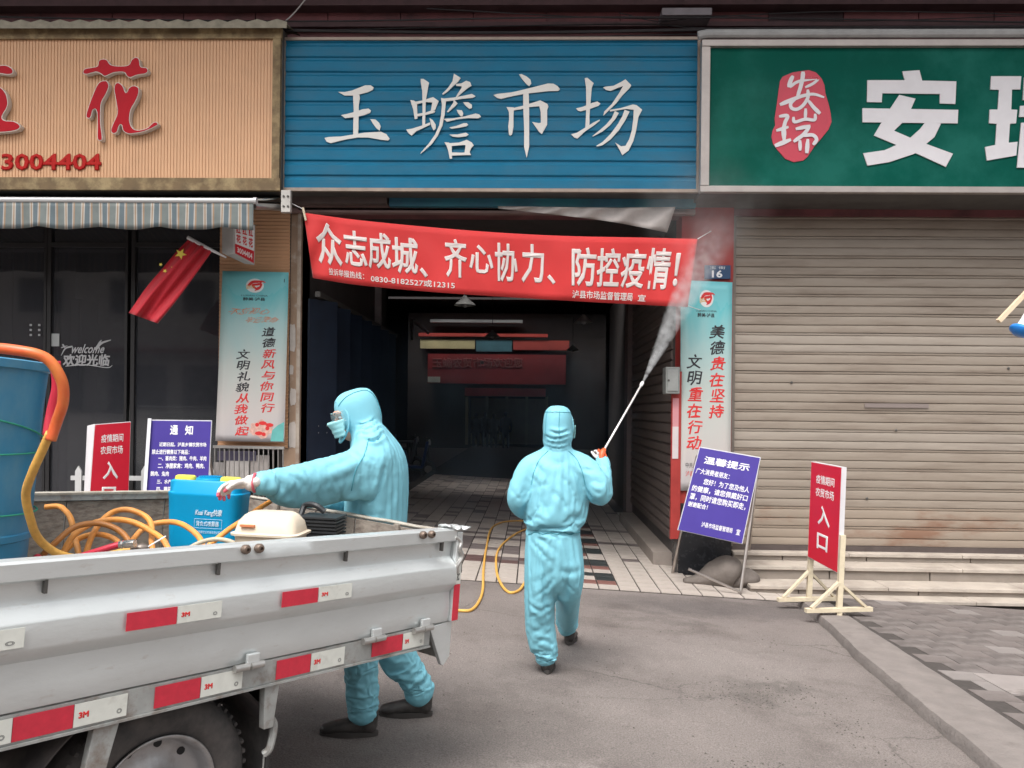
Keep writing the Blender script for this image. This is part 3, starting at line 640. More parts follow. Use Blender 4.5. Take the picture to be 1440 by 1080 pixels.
cvt = [(313, 373), (324, 374), (327, 379), (333, 385), (376, 390), (336, 391), (344, 384), (342, 397), (343, 398), (386, 400), (348, 403), (349, 404), (350, 406), (349, 407), (356, 403)]
def band(u):
    s = 0
    for i in range(len(BT)-1):
        if BT[i].x <= u <= BT[i+1].x: return (i+(u-BT[i].x)/(BT[i+1].x-BT[i].x))/(len(BT)-1), BT[i].y, BB[i].y
    return 1, BT[-1].y, BB[-1].y
for ch, u, w, (v0, v1) in zip(slog, cpos, cw, cvt):
    s0, a0, b0 = band(u); s1, a1, b1 = band(u+w); sm, am, bm_ = band(u+w/2)
    t0 = (v0-am)/(bm_-am); t1 = (v1-am)/(bm_-am)
    text(bn, 'character', ch, banner_fn, (s0, max(.08, t0), s1, t1), BW, bold=.022 if ch not in '、！' else .03, thick=.002, base=.005)
text(bn, 'lettering', '投诉举报热线：', banner_fn, (.065, .80, .182, .91), BW, bold=.015, thick=.002, base=.005)
text(bn, 'lettering', '0830-8182527或12315', banner_fn, (.20, .82, .40, .93), BW, bold=.015, thick=.002, base=.005)
text(bn, 'lettering', '宣', banner_fn, (.845, .85, .868, .95), BW, bold=.015, thick=.002, base=.005)
text(bn, 'lettering', '泸县市场监督管理局', banner_fn, (.675, .83, .83, .955), BW, bold=.015, thick=.002, base=.005)
mb = MB(); mb.tube([aty(426, 292, YN), aty(430, 310, YN)], .012, 8); mb.build('tie_stick', WOOD, bn)
mb = MB(); mb.tube([aty(426, 294, YN), aty(408, 285, 8.6)], .004, 6); mb.tube([banner_pt(1, 0), aty(1000, 325, 8.85)], .004, 6); mb.tube([banner_pt(1, .98), aty(985, 436, 8.88)], .004, 6); mb.build('string', WHITE, bn)
# torn plastic sheet above the banner's right end
tp = thing('torn_plastic_sheet', aty(860, 300, 8.6), 'torn pale plastic sheet hanging above the right end of the red banner', 'plastic sheet')
top = [(700, 290), (780, 291), (860, 292), (950, 291)]; bot = [(700, 293), (780, 302), (860, 312), (938, 327)]
TT, TB_ = cr([Vector((*p, 0)) for p in top], 8), cr([Vector((*p, 0)) for p in bot], 8)
def tpp(s, t):
    x = min(.9999, s)*(len(TT)-1); i = int(x); p = TT[i].lerp(TT[i+1], x-i).lerp(TB_[i].lerp(TB_[i+1], x-i), t); return aty(p.x, p.y, 8.62+.03*math.sin(s*30+t*3))
mb = MB(); mb.grid(tpp, 50, 5); mb.build('sheet', mat('plastic_pale', (.4, .36, .34), .6, var=.2, vscale=5), tp, smooth='all', solid=.002)

# ================================================================== RIGHT SHUTTER AND STEPS
YH = 9.0
sh = thing('roller_shutter', (xr, YH, .03), 'closed beige roller shutter of the shop under the green sign', 'shutter')
zs0 = aty(1240, 768, YH).z; zs1 = aty(1240, 276, YH).z
SLM = [mat('slat_beige', (.31, .262, .215), .55, .1, var=.12, vscale=2, col2=(.18, .14, .11), c2amt=.7, c2scale=2, stretch=(.5, 1, 4)),
       mat('slat_beige_dusty', (.33, .285, .24), .6, .1, var=.1, vscale=2, col2=(.22, .18, .15), c2amt=.5, c2scale=3, stretch=(.5, 1, 4)),
       mat('slat_rusty', (.30, .245, .195), .6, .1, var=.1, vscale=3, col2=(.2, .09, .05), c2amt=.75, c2scale=1.1, thresh=(.53, .66), stretch=(.7, 1, 2.2))]
ph = .218; z = zs0; x1 = xr2r = 9.5; i = 0
while z < zs1+.1:
    c = [(0, .0), (.004, -.012), (.010, -.013), (.074, -.014), (.080, -.012), (.084, 0), (.090, 0), (.094, -.012), (.100, -.013), (.176, -.014), (.182, -.012), (.186, 0), (.190, 0), (.194, -.010), (.212, -.012), (.216, 0)]
    nx_ = 36; sd0 = rr.random()*50
    def sp_(x, h, d):
        w = noise.noise(Vector((x*1.3, z*.7, 0)))*.006+noise.noise(Vector((x*3.1, sd0, 0)))*.003+(.010*math.exp(-((x-5.2)/.12)**2-((z-1.1)/.2)**2)+.008*math.exp(-((x-3.9)/.1)**2-((z-.6)/.15)**2))
        return Vector((x, YH+d+w, z+h+noise.noise(Vector((x*.9, sd0, 4)))*.0035))
    xs2 = [xr+.035+(x1-xr-.035)*q/nx_ for q in range(nx_+1)]
    mb = MB(); mb.add([sp_(x, h, d) for h, d in c for x in xs2], [(k*(nx_+1)+q, k*(nx_+1)+q+1, (k+1)*(nx_+1)+q+1, (k+1)*(nx_+1)+q) for k in range(len(c)-1) for q in range(nx_)])
    o = mb.build('slat', SLM[2] if i in (0, 1) else SLM[(i*7) % 5 == 0], sh, smooth=True)
    if i == 1: o['label'] = 'rust-stained slat near the bottom'
    z += ph; i += 1
mb = MB(); mb.box((xr+.0, YH-.04, zs0-.02), (xr+.045, YH+.03, zs1+.2)); mb.build('guide_rail', mat('rail_grey', (.2, .175, .15), .5, .4, var=.2), sh)
mb = MB(); mb.box((xr+.03, YH-.03, zs0-.06), (x1, YH+.02, zs0)); mb.build('bottom_bar', mat('bar_dark', (.1, .08, .075), .6, .3, var=.2), sh)
mb = MB(); a, b = aty(1216, 567, YH-.025), aty(1306, 574, YH-.025); mb.box((a.x, YH-.027, b.z), (b.x, YH-.02, a.z)); mb.build('tape', mat('tape_grey', (.23, .19, .175), .6), sh)
for u, v in ((1113, 538), (1418, 518), (1260, 605), (1219, 701)):
    p = aty(u, v, YH-.02); mb = MB(); mb.lathe(p, (0, -1, 0), [(.014, 0), (.014, .006), (.006, .012), (0, .012)], 10); mb.build('rivet', DSTEEL, sh)
mb = MB(); mb.box((xr, YH+.08, -1.2), (9.6, YH+.2, zs1+.6)); mb.build('backing_wall', DARKWALL, sh)
# stone steps
st = thing('stone_steps', (xr, 8.2, -.4), 'pale stone steps rising to the closed roller shutter', 'steps')
STN = mat('step_stone', (.42, .37, .32), .7, var=.15, vscale=5, bump=.001, col2=(.24, .2, .17), c2amt=.6, c2scale=3)  # treads paler: sky light from above put into the colour
STR = mat('step_riser', (.25, .215, .185), .7, var=.15, vscale=5, col2=(.2, .17, .14), c2amt=.6, c2scale=4, stretch=(1, 1, 2))  # risers darker: shade of the upright faces put into the colour
E0 = 1.505
def zrel(v, D): return E0-(v-580.7)*D/1109
lv = [(7.95, zrel(851, 7.95), zrel(840, 8.17)), (8.17, None, zrel(823, 8.17)), (8.5, None, zrel(795, 8.5)), (8.84, None, zrel(765, 8.84))]
tops = [zrel(840, 7.99), zrel(823, 8.17), zrel(796, 8.5), zs0-.06]
fronts = [7.96, 8.17, 8.5, 8.84]; xs_ = xr+.02
rs = random.Random(4)
for k in range(4):
    zt_ = tops[k]; zb_ = (tops[k-1] if k else -1.2); y0 = fronts[k]; y1 = fronts[k+1] if k < 3 else YH+.1
    # tread slabs overhang a little
    x = xs_; 
    while x < 9.4:
        w = min(rs.uniform(1.0, 1.5), 9.5-x)
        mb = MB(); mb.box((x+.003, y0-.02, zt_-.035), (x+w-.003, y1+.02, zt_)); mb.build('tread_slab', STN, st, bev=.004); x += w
    x = xs_ + (0 if k % 2 else .35) - .35
    while k and x < 9.4:
        w = rs.uniform(.8, 1.25); xx = max(x, xs_)
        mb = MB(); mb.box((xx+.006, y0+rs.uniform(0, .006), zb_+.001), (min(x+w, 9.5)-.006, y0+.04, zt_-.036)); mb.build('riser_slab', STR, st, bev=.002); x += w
    mb = MB(); mb.box((xs_, y0+.03, -1.4), (9.5, y1+.03, zt_-.037)); mb.build('core', mat('mortar', (.12, .1, .09), .9, var=.2), st)

# ================================================================== POSTERS ON THE PILLARS
def poster_mat():
    m = bpy.data.materials.new('poster_print'); m.use_nodes = True; t = m.node_tree; b = t.nodes['Principled BSDF']; b.inputs['Roughness'].default_value = .45
    tc = t.nodes.new('ShaderNodeTexCoord'); sp = t.nodes.new('ShaderNodeSeparateXYZ'); rp = t.nodes.new('ShaderNodeValToRGB'); nz = t.nodes.new('ShaderNodeTexNoise'); nz.inputs['Scale'].default_value = 3
    mm = t.nodes.new('ShaderNodeMath'); mm.operation = 'MULTIPLY_ADD'; mm.inputs[1].default_value = .22; t.links.new(tc.outputs['Generated'], sp.inputs[0]); t.links.new(tc.outputs['Generated'], nz.inputs['Vector'])
    t.links.new(nz.outputs[0], mm.inputs[0]); t.links.new(sp.outputs[2], mm.inputs[2]); t.links.new(mm.outputs[0], rp.inputs[0]); t.links.new(rp.outputs[0], b.inputs['Base Color'])
    e = rp.color_ramp.elements; e[0].position = .05; e[0].color = (.42, .40, .42, 1); e[1].position = 1.1; e[1].color = (.12, .48, .52, 1)
    for p, c in ((.3, (.50, .46, .44, 1)), (.55, (.46, .50, .47, 1)), (.8, (.33, .52, .52, 1)), (1.0, (.16, .5, .54, 1))): x = e.new(min(1, p)); x.color = c
    return m
PM = poster_mat()
def poster(label, corners, Y, cols, slogan, curl):
    A, B, C, D = [aty(u, v, Y) for u, v in corners]
    fn0 = quadfn(A, B, C, D); th = thing('vertical_poster', (A+C)/2, label, 'poster')
    def fn(s, t):
        p, n = fn0(s, t); return p+Vector((0, -curl*(math.sin(s*3.1)*.4+.5*math.sin(t*8+s*2)*.3), 0)), n
    mb = MB(); mb.grid(lambda s, t: fn(s, t)[0], 8, 24); mb.build('sheet', PM, th, smooth='all', solid=.002)
    off = .0035
    def f2(s, t): p, n = fn(s, t); return p+n*.0015, n
    def disc(cx, cy, rx, ry, m, d, name='emblem'):
        P = [f2(cx+rx*math.cos(a*math.pi/14), cy+ry*math.sin(a*math.pi/14))[0] for a in range(28)]
        mb = MB(); mb.prism(P, (0, -d, 0)); return mb.build(name, m, th)
    disc(.5, .083, .135, .041, mat('emblem_white', (.7, .72, .72), .5), .001)
    mb = MB()
    for i, (pp, w0, w1) in enumerate((([(.40, .085), (.47, .062), (.58, .062), (.55, .075), (.47, .08), (.52, .1), (.57, .09)], .05, .03), ([(.60, .07), (.57, .098), (.5, .112)], .04, .02), ([(.52, .056), (.62, .058), (.66, .065)], .03, .012))):
        q = ribbon([(x, y*3) for x, y in pp], w0, w1); mb.prism([f2(x, y/3)[0]+Vector((0, -.0012-.0003*i, 0)) for x, y in q], (0, -.0006, 0))
    mb.build('emblem_stroke', INKR, th)
    mb = MB()
    for i in range(4):
        q = ribbon([(.37, .25+i*.02), (.43, .225+i*.022), (.50, .235+i*.02)], .012, .008); mb.prism([f2(x, y/3)[0]+Vector((0, -.0011-.0003*i, 0)) for x, y in q], (0, -.0004, 0))
    mb.build('emblem_stroke', mat('ink_gold', (.6, .4, .12), .5), th)
    text(th, 'lettering', '醉美·泸县', f2, (.33, .152, .66, .172), INK, bold=.02, thick=.002)
    text(th, 'lettering', 'LUXIAN CHINA', f2, (.3, .137, .7, .146), INK, thick=.002)
    if slogan:
        text(th, 'lettering', '不忘初心', f2, (.12, .215, .72, .252), INKO, shear=.35, thick=.002, warp=1.2)
        text(th, 'lettering', '牢记使命', f2, (.38, .265, .86, .30), INKO, shear=.35, thick=.002, warp=1)
    for chars, cx, t0, t1, nb, w in cols:
        n_ = len(chars); hgt = (t1-t0)/n_
        for i, ch in enumerate(chars):
            j = ((i*37) % 5-2)*.006
            text(th, 'character', ch, f2, (cx-w/2+j, t0+i*hgt+hgt*.08, cx+w/2+j, t0+(i+1)*hgt-hgt*.06), INK if i < nb else INKR, bold=.018, shear=.14, thick=.002, warp=.5)
    return th, f2
th, f2 = poster('tall pale blue poster on the left pillar with a lotus drawing at its foot', ((313, 381), (406, 383), (400, 622), (303, 620)), 8.7,
    [('道德新风与你同行', .735, .32, .83, 2, .2), ('文明礼貌从我做起', .37, .455, .97, 4, .2)], True, .012)
mb = MB(); P = [(.66+.17*math.cos(a*.3)*(1+.15*math.sin(a*2.1)), .925+.05*math.sin(a*.3)*(1+.2*math.sin(a*1.7))) for a in range(21)]
mb.prism([f2(x, y)[0] for x, y in P], (0, -.0008, 0)); mb.build('lotus_print', mat('ink_peach', (.6, .36, .3), .6, var=.3, vscale=30), th)
mb = MB()
for i, (x, y) in enumerate(((.6, .9), (.68, .89), (.75, .92), (.63, .95), (.7, .955), (.78, .9))):
    mb.prism([f2(x+.03*math.cos(a)*(1+(i % 2)), y+.012*math.sin(a))[0]+Vector((0, -.001-.0003*i, 0)) for a in [k*.8 for k in range(8)]], (0, -.0005, 0))
mb.build('petal_print', INKR, th)
mb = MB(); mb.prism([f2(x, y)[0] for x, y in ((.82, .93), (.9, .9), (.99, .88), (.985, .995), (.8, .995))], (0, -.0009, 0)); mb.build('leaf_print', mat('ink_teal', (.12, .4, .38), .6, var=.2), th)
mb = MB(); mb.tube([f2(.94, .04)[0]+Vector((0, 0, 0)), f2(.94, .06)[0]+Vector((0, -.004, 0))], .004, 6); mb.build('nail', INK, th)
th, f2 = poster('tall pale blue poster on the right pillar under the small house number plate', ((957, 394), (1030, 397), (1027, 692), (957, 690)), FY-.02,
    [('美德贵在坚持', .72, .20, .655, 2, .3), ('文明重在行动', .28, .345, .81, 2, .3)], False, .004)
text(th, 'lettering', '中共泸县县委', f2, (.1, .865, .55, .89), INK, thick=.002)
text(th, 'lettering', '泸县人民政府', f2, (.1, .905, .6, .93), INKR, thick=.002)
# house number plate
hp = thing('house_number_plate', aty(1010, 382, FY-.01), 'small dark blue plate reading 16 above the right poster', 'plate')
a, b = aty(991, 373, FY-.02), aty(1027, 394, FY-.02); mb = MB(); mb.box((a.x, FY-.03, b.z+.012), (b.x, FY-.003, a.z)); mb.build('plate', mat('plate_blue', (.02, .06, .14), .4, var=.1), hp, bev=.003)
text(hp, 'lettering', '16', planefn(FY-.0305), (1001, 380, 1016, 390.5), WHITE, bold=.03, thick=.001)
text(hp, 'lettering', '玉 街', planefn(FY-.0305), (998, 374.5, 1020, 378.5), WHITE, thick=.001)
# meter box and pink notice on the reveal
mbx = thing('grey_meter_box', aty(945, 535, FY-.05), 'small grey metal meter box beside the right poster', 'electric box')
a, b = aty(936, 516, FY-.1), aty(958, 554, FY-.1); mb = MB(); mb.box((a.x, FY-.12, b.z), (b.x-.02, FY+.1, a.z)); mb.build('case', mat('box_grey', (.25, .26, .25), .5, .2, var=.15), mbx, bev=.008)
mb = MB(); mb.box((a.x+.02, FY-.13, b.z+.03), (b.x-.04, FY-.12, a.z-.03)); mb.build('door', mat('box_grey2', (.3, .31, .3), .45, .2, var=.15), mbx, bev=.004)
mb = MB(); mb.tube([(a.x+.03, FY-.14, (a.z+b.z)/2), (a.x+.03, FY-.128, (a.z+b.z)/2)], .012, 8); mb.build('lock', DSTEEL, mbx)
pn = thing('pink_notice', aty(950, 600, FY), 'narrow pink and white paper notice below the grey meter box', 'notice')
a, b, c = aty(946, 560, FY-.02), aty(954, 600, FY-.02), aty(955, 645, FY-.02)
mb = MB(); mb.box((a.x, FY-.03, b.z), (b.x, FY-.026, a.z)); mb.build('paper', mat('pink_paper', (.55, .25, .27), .7, var=.1), pn)
mb = MB(); mb.box((a.x, FY-.03, c.z), (b.x, FY-.026, b.z)); mb.build('paper', mat('white_paper', (.55, .5, .5), .7, var=.1), pn)
mb = MB(); mb.box((a.x-.01, FY-.024, c.z-.9), (b.x+.03, FY+.03, a.z+.3)); mb.build('backing', PILRED, pn)

# ================================================================== LEFT SHOP FRONT
YW = 9.0
sf = thing('glass_shop_front', (-4, YW, -.1), 'dark glazed shop front behind the truck with white welcome lettering', 'shop front')
FRD = mat('frame_dark', (.018, .017, .018), .5, var=.3)
GLS = mat('dark_glass', (.05, .052, .06), .04, spec=1.0, trans=.0, alpha=.55)
zh = aty(150, 300, YW).z; xw0 = -8.5; xw1 = aty(318, 500, YW).x
for u0, u1 in ((-420, -262), (-252, -76), (-66, 62), (72, 176), (190, 312)):
    a, b = aty(u0, 500, YW), aty(u1, 500, YW)
    k_ = (u0 % 7-3)*.004; mb = MB(); mb.hexa([(a.x, YW+.012, -.25), (b.x, YW+.012+k_, -.25), (b.x, YW+.014+k_, zh), (a.x, YW+.014, zh)], (0, .006, 0)); mb.build('pane', GLS, sf)
    mb = MB(); mb.box((a.x-.045, YW-.02, -.35), (a.x, YW+.05, zh)); mb.box((b.x, YW-.02, -.35), (b.x+.03, YW+.05, zh)); mb.box((a.x, YW-.02, aty(u0, 345, YW).z-.02), (b.x, YW+.045, aty(u0, 345, YW).z+.03)); mb.box((a.x, YW-.02, -.35), (b.x, YW+.045, -.22)); mb.build('frame', FRD, sf)
mb = MB(); mb.box((xw0, YW-.04, zh-.02), (xl0, YW+.3, zh+.35)); mb.build('header', mat('header_dark', (.03, .026, .026), .7, var=.2), sf)
mb = MB(); mb.box((xw0, YW+4, -.6), (xw1+1, YW+4.1, 4)); mb.box((xw0, YW, -.6), (xw0+.1, YW+4, 4)); mb.box((xw1, YW+.05, -.6), (xw1+.1, YW+4, 4)); mb.box((xw0, YW, zh+.3), (xw1+.1, YW+4, zh+.35)); mb.build('interior_wall', mat('room_dark', (.3, .28, .3), .9, var=.3), sf)
mb = MB(); mb.box((xw0, YW-.3, -.35), (xw1+.1, YW+4, gz(xw1, YW)+.1)); mb.build('doorstep', mat('doorstep', (.18, .16, .15), .8, var=.2), sf)
# shapes seen through the glass; the low cabinet stands in for a reflection
cn = thing('grey_counter', aty(240, 640, YW+.5), 'grey counter standing inside the dark glass shop front', 'counter')
a, b = aty(181, 574, YW+.4), aty(304, 650, YW+.4); mb = MB(); mb.box((a.x, YW+.4, -.2), (b.x, YW+.9, a.z)); mb.build('body', mat('counter_grey', (.5, .5, .46), .6, var=.1), cn)
mb = MB(); mb.box((a.x-.04, YW+.37, a.z), (b.x+.04, YW+.93, a.z+.04)); mb.build('top', mat('counter_top', (.3, .3, .29), .5), cn)
for i, (u, v, w, h, c) in enumerate(((100, 480, 14, 60, (.1, .1, .12)), (20, 420, 60, 200, (.06, .06, .07)), (135, 640, 40, 60, (.3, .3, .3)))):
    cbn = thing('shop_cabinet', aty(u, v, YW+1.6), ('tall dark cabinet dimly seen inside the shop, above the welcome lettering', 'wide dark shelf unit dimly seen at the far left inside the shop', 'low grey cabinet added inside the shop for a blotchy reflection, above the red sign')[i], 'cabinet')
    a, b = aty(u-w, v-h, YW+1.6), aty(u+w, v+h, YW+1.6); mm_ = mat('cab%d' % i, c, .6, var=.2)
    mb = MB(); mb.box((a.x, YW+1.6, gz(a.x, YW)+.1), (b.x, YW+2, a.z)); mb.build('carcass', mm_, cbn)
    mb = MB(); mb.box((a.x+.03, YW+1.58, b.z+.05), ((a.x+b.x)/2-.01, YW+1.6, a.z-.04)); mb.build('door', mm_, cbn)
    mb = MB(); mb.box(((a.x+b.x)/2+.01, YW+1.58, b.z+.05), (b.x-.03, YW+1.6, a.z-.04)); mb.build('door', mm_, cbn)
# welcome lettering on the pane
dec = mat('decal_grey', (.42, .42, .43), .6)
pf = planefn(YW+.004)
text(sf, 'lettering', 'welcome', pf, (101, 484, 147, 497), dec, bold=.02, shear=.5, thick=.001)
text(sf, 'lettering', '欢迎光临', pf, (88, 498, 155, 515), dec, bold=.035, shear=.1, thick=.001)
mb = MB()
for i, (p, a, b) in enumerate((([(86, 500), (92, 490), (102, 487)], 1, 3), ([(92, 515), (120, 513), (150, 517), (158, 514)], 1.5, 1), ([(134, 492), (142, 483), (156, 478)], 5, 1.5), ([(136, 490), (140, 482), (143, 478)], 4, 1), ([(88, 484), (92, 490)], 3, 1), ([(86, 489), (95, 486)], 2, 1))):
    mb.prism([aty(x, y, YW+.003-.0003*i) for x, y in ribbon(p, a, b)], (0, -.0006, 0))
mb.build('leaf_decal', dec, sf)
mb = MB(); a, b = aty(67, 469, YW), aty(83, 487, YW); mb.box((a.x, YW-.0, b.z), (b.x, YW+.008, a.z)); mb.build('paper_note', mat('note', (.4, .42, .42), .7), sf)
for i in range(2):
    for k in range(3):
        p = aty(43+i*12, 457+k*7, YW); mb = MB(); mb.box((p.x-.012, YW+.0, p.z-.012), (p.x+.012, YW+.009, p.z+.012)); mb.build('star_decal', dec, sf)
# ribbed wall piece beside the shop (above the left poster)
rw = thing('ribbed_wall_panel', aty(360, 340, 8.8), 'beige ribbed wall panel behind the small light box and left poster', 'wall panel')
a, b = aty(310, 300, 8.82), aty(405, 630, 8.82); mb = MB(); prof = []; z = b.z
while z < a.z+.1: prof += [(z, 0), (z+.028, -.01), (z+.034, -.01), (z+.04, 0)]; z += .0405
mb.add([Vector((x, 8.82+d, z)) for z, d in prof for x in (a.x, b.x)], [(2*i, 2*i+1, 2*i+3, 2*i+2) for i in range(len(prof)-1)]); mb.build('ribbing', BEIGE, rw)
mb = MB(); mb.box((a.x, 8.83, b.z), (b.x, YW+.3, a.z+.2)); mb.build('core', DARKWALL, rw)
# light box sign
lb = thing('small_light_box', aty(338, 345, 8.4), 'small white and red projecting light box above the left poster', 'light box sign')
F = [pt(327, 312, 8.15), pt(359, 316, 8.45), pt(358, 373, 8.45), pt(329, 357, 8.15)]
F[3] = flat4(*F)
bk = [pt(312, 314, 8.3), pt(344, 316, 8.6), pt(344, 371, 8.6), pt(312, 356, 8.3)]
mb = MB(); mb.add(F+bk, [(0, 1, 2, 3), (7, 6, 5, 4), (0, 4, 5, 1), (1, 5, 6, 2), (2, 6, 7, 3), (3, 7, 4, 0)]); mb.build('case', mat('lightbox_grey', (.45, .45, .44), .5, var=.1), lb, bev=.004)
lf = quadfn(*F)
mb = MB(); n_ = lf(0, 0)[1]; mb.hexa([lf(s, t)[0]+n_*.004 for s, t in ((.06, .03), (.94, .03), (.94, .66), (.06, .66))], n_*.002); mb.build('white_face', WHITE, lb)
mb = MB(); mb.hexa([lf(s, t)[0]+n_*.004 for s, t in ((.06, .665), (.94, .665), (.94, .96), (.06, .96))], n_*.002); mb.build('red_face', RED, lb)
l2 = lambda s, t: (lf(s, t)[0]+n_*.0065, n_)
for cx, st_ in ((.22, '红 花'), (.5, '红 花'), (.78, '红 花')):
    for i, ch in enumerate(st_.split()): text(lb, 'lettering', ch, l2, (cx-.1, .08+.28*i, cx+.1, .32+.28*i), INKR, bold=.04, thick=.001)
text(lb, 'lettering', '3004404', l2, (.14, .74, .86, .9), WHITE, bold=.02, thick=.001)
mb = MB(); mb.bar(pt(350, 350, 8.55), aty(352, 350, 8.83), .03); mb.build('bracket', STEEL, lb)
# flag
fl = thing('national_flag', aty(300, 350, 8.3), 'small red national flag on a white pole hanging from the light box', 'flag')
YF = 8.15
mb = MB(); mb.tube([aty(264, 334, YF), aty(300, 353, YF), aty(318, 362, YF+.1)], [.02, .016, .01], 10); mb.build('pole', mat('pole_white', (.7, .7, .72), .4), fl)
C0 = [(265, 337), (250, 352), (228, 378), (205, 405), (181, 440)]; C1 = [(299, 352), (285, 372), (265, 400), (244, 428), (222, 455)]
A_, B_ = cr([Vector((*p, 0)) for p in C0], 8), cr([Vector((*p, 0)) for p in C1], 8)
def flagp(s, t):
    x = min(.9999, t)*(len(A_)-1); i = int(x); p = A_[i].lerp(A_[i+1], x-i).lerp(B_[i].lerp(B_[i+1], x-i), s)
    return aty(p.x, p.y, YF+.03*math.sin(s*9+t*3)*(.3+t)+.02*math.sin(s*19))
mb = MB(); mb.grid(flagp, 30, 30); mb.build('cloth', mat('flag_red', (.42, .008, .02), .7, var=.08, sheen=.2), fl, smooth='all', solid=.002)
def star(cx, cy, r, name):
    P = []
    for k in range(10):
        a = -math.pi/2+k*math.pi/5+.5; q = r if k % 2 == 0 else r*.42; p = (cx+q*math.cos(a), cy+q*math.sin(a)*.9); P.append(p)
    mb = MB(); y = min(flagp(.3, .1).y, flagp(.5, .25).y, flagp(.4, .2).y)-.006; mb.prism([aty(u, v, y) for u, v in P], (0, -.001, 0)); mb.build(name, mat('star_yellow', (.75, .6, .08), .6), fl)
star(254, 357, 9, 'star'); star(243, 377, 3.6, 'star'); star(232, 381, 3.4, 'star'); star(226, 372, 3, 'star')
# awning
aw = thing('striped_awning', aty(150, 290, 8.0), 'grey and tan striped awning with a scalloped valance over the left shop', 'awning')
def stripes():
    m = bpy.data.materials.new('awning_stripes'); m.use_nodes = True; t = m.node_tree; b = t.nodes['Principled BSDF']; b.inputs['Roughness'].default_value = .8
    tc = t.nodes.new('ShaderNodeTexCoord'); sp = t.nodes.new('ShaderNodeSeparateXYZ'); mo = t.nodes.new('ShaderNodeMath'); mo.operation = 'MULTIPLY'; mo.inputs[1].default_value = 1/.175
    fr = t.nodes.new('ShaderNodeMath'); fr.operation = 'FRACT'; rp = t.nodes.new('ShaderNodeValToRGB'); rp.color_ramp.interpolation = 'CONSTANT'
    nz = t.nodes.new('ShaderNodeTexNoise'); nz.inputs['Scale'].default_value = 9; nz.inputs['Detail'].default_value = 6; mr = t.nodes.new('ShaderNodeMapRange'); mr.inputs[3].default_value = .7; mr.inputs[4].default_value = 1.2
    vm = t.nodes.new('ShaderNodeVectorMath'); vm.operation = 'SCALE'; L = t.links.new
    L(tc.outputs['Object'], sp.inputs[0]); L(sp.outputs[0], mo.inputs[0]); L(mo.outputs[0], fr.inputs[0]); L(fr.outputs[0], rp.inputs[0]); L(tc.outputs['Object'], nz.inputs['Vector']); L(nz.outputs[0], mr.inputs[0]); L(rp.outputs[0], vm.inputs[0]); L(mr.outputs[0], vm.inputs['Scale']); L(vm.outputs[0], b.inputs['Base Color'])
    e = rp.color_ramp.elements; e[0].position = 0; e[0].color = (.13, .15, .145, 1); e[1].position = .36; e[1].color = (.34, .32, .29, 1)
    for p, c in ((.43, (.25, .17, .11, 1)), (.5, (.34, .32, .29, 1)), (.57, (.09, .12, .135, 1)), (.84, (.32, .30, .28, 1)), (.91, (.25, .17, .11, 1))): e.new(p).color = c
    return m
AWM = stripes(); YA = 7.75
xe = aty(357, 285, YA).x; xw = -8.5; zv = aty(300, 284, YA).z; zr = aty(300, 271, 8.4).z
def valance(s, t):
    x = xw+(xe-xw)*s; d = .27*t*(1+.0)+(.03*abs(math.sin(x*math.pi/.62))-.02)*t*1.0
    return Vector((x, YA-.01+.012*math.sin(x*17)*t, zv-d+.02*0))
mb = MB(); mb.grid(valance, 240, 5); mb.build('valance', AWM, aw, smooth='all', solid=.003)
mb = MB(); mb.grid(lambda s, t: Vector((xw+(xe-xw)*s, YA+(8.62-YA)*t, zv+.02+(zr-zv)*t-.02*math.sin(t*3.1))), 60, 6); mb.build('canopy', AWM, aw, smooth='all', solid=.003)
mb = MB(); mb.tube([(xw, YA, zv+.012), (xe, YA, zv+.012)], .028, 12); mb.tube([(xe, YA, zv+.012), (xe+.03, YA, zv+.012)], .035, 12); mb.build('front_bar', mat('bar_white', (.5, .5, .5), .4, .3), aw)
mb = MB(); mb.tube([aty(356, 290, YA+.05), aty(398, 292, 8.55)], .035, 10); mb.build('arm', STEEL, aw)
mb = MB(); a, b = aty(396, 268, 8.3), aty(409, 299, 8.3); mb.box((a.x, 8.28, b.z), (b.x, 8.34, a.z)); mb.build('bracket', mat('bracket_white', (.45, .43, .4), .5, .3, var=.2), aw, bev=.004)
for du, dv in ((3, 8), (9, 8), (3, 22), (9, 22)):
    p = aty(396+du, 268+dv, 8.28); mb = MB(); mb.lathe(p, (0, -1, 0), [(.012, 0), (.012, .01), (0, .012)], 8); mb.build('bolt', DSTEEL, aw)
# barred rack with papers under the left poster
rk = thing('metal_bar_rack', aty(350, 690, 8.6), 'metal barred rack with papers standing under the left poster', 'rack')
for u in [302+i*(398-302)/14 for i in range(15)]:
    th_ = .011 if (int(u) % 3) else .016
    mb = MB(); mb.tube([aty(u, 628, 8.6), aty(u, 770, 8.6)], th_*.6, 6); mb.build('bar', STEEL, rk)
mb = MB(); mb.bar(aty(300, 628, 8.6), aty(400, 630, 8.6), .03); mb.bar(aty(300, 725, 8.6), aty(400, 727, 8.6), .03); mb.build('rail', STEEL, rk)
for i, (u0, v0, u1, v1, c) in enumerate(((306, 634, 360, 648, (.1, .09, .14)), (318, 648, 350, 690, (.5, .47, .45)), (352, 640, 378, 690, (.42, .38, .36)), (300, 650, 316, 700, (.3, .28, .27)))):
    a, b = aty(u0, v0, 8.66), aty(u1, v1, 8.66); mb = MB(); mb.box((a.x, 8.66+.004*i, b.z), (b.x, 8.663+.004*i, a.z)); mb.build('paper', mat('rackpaper%d' % i, c, .7, var=.2), rk)
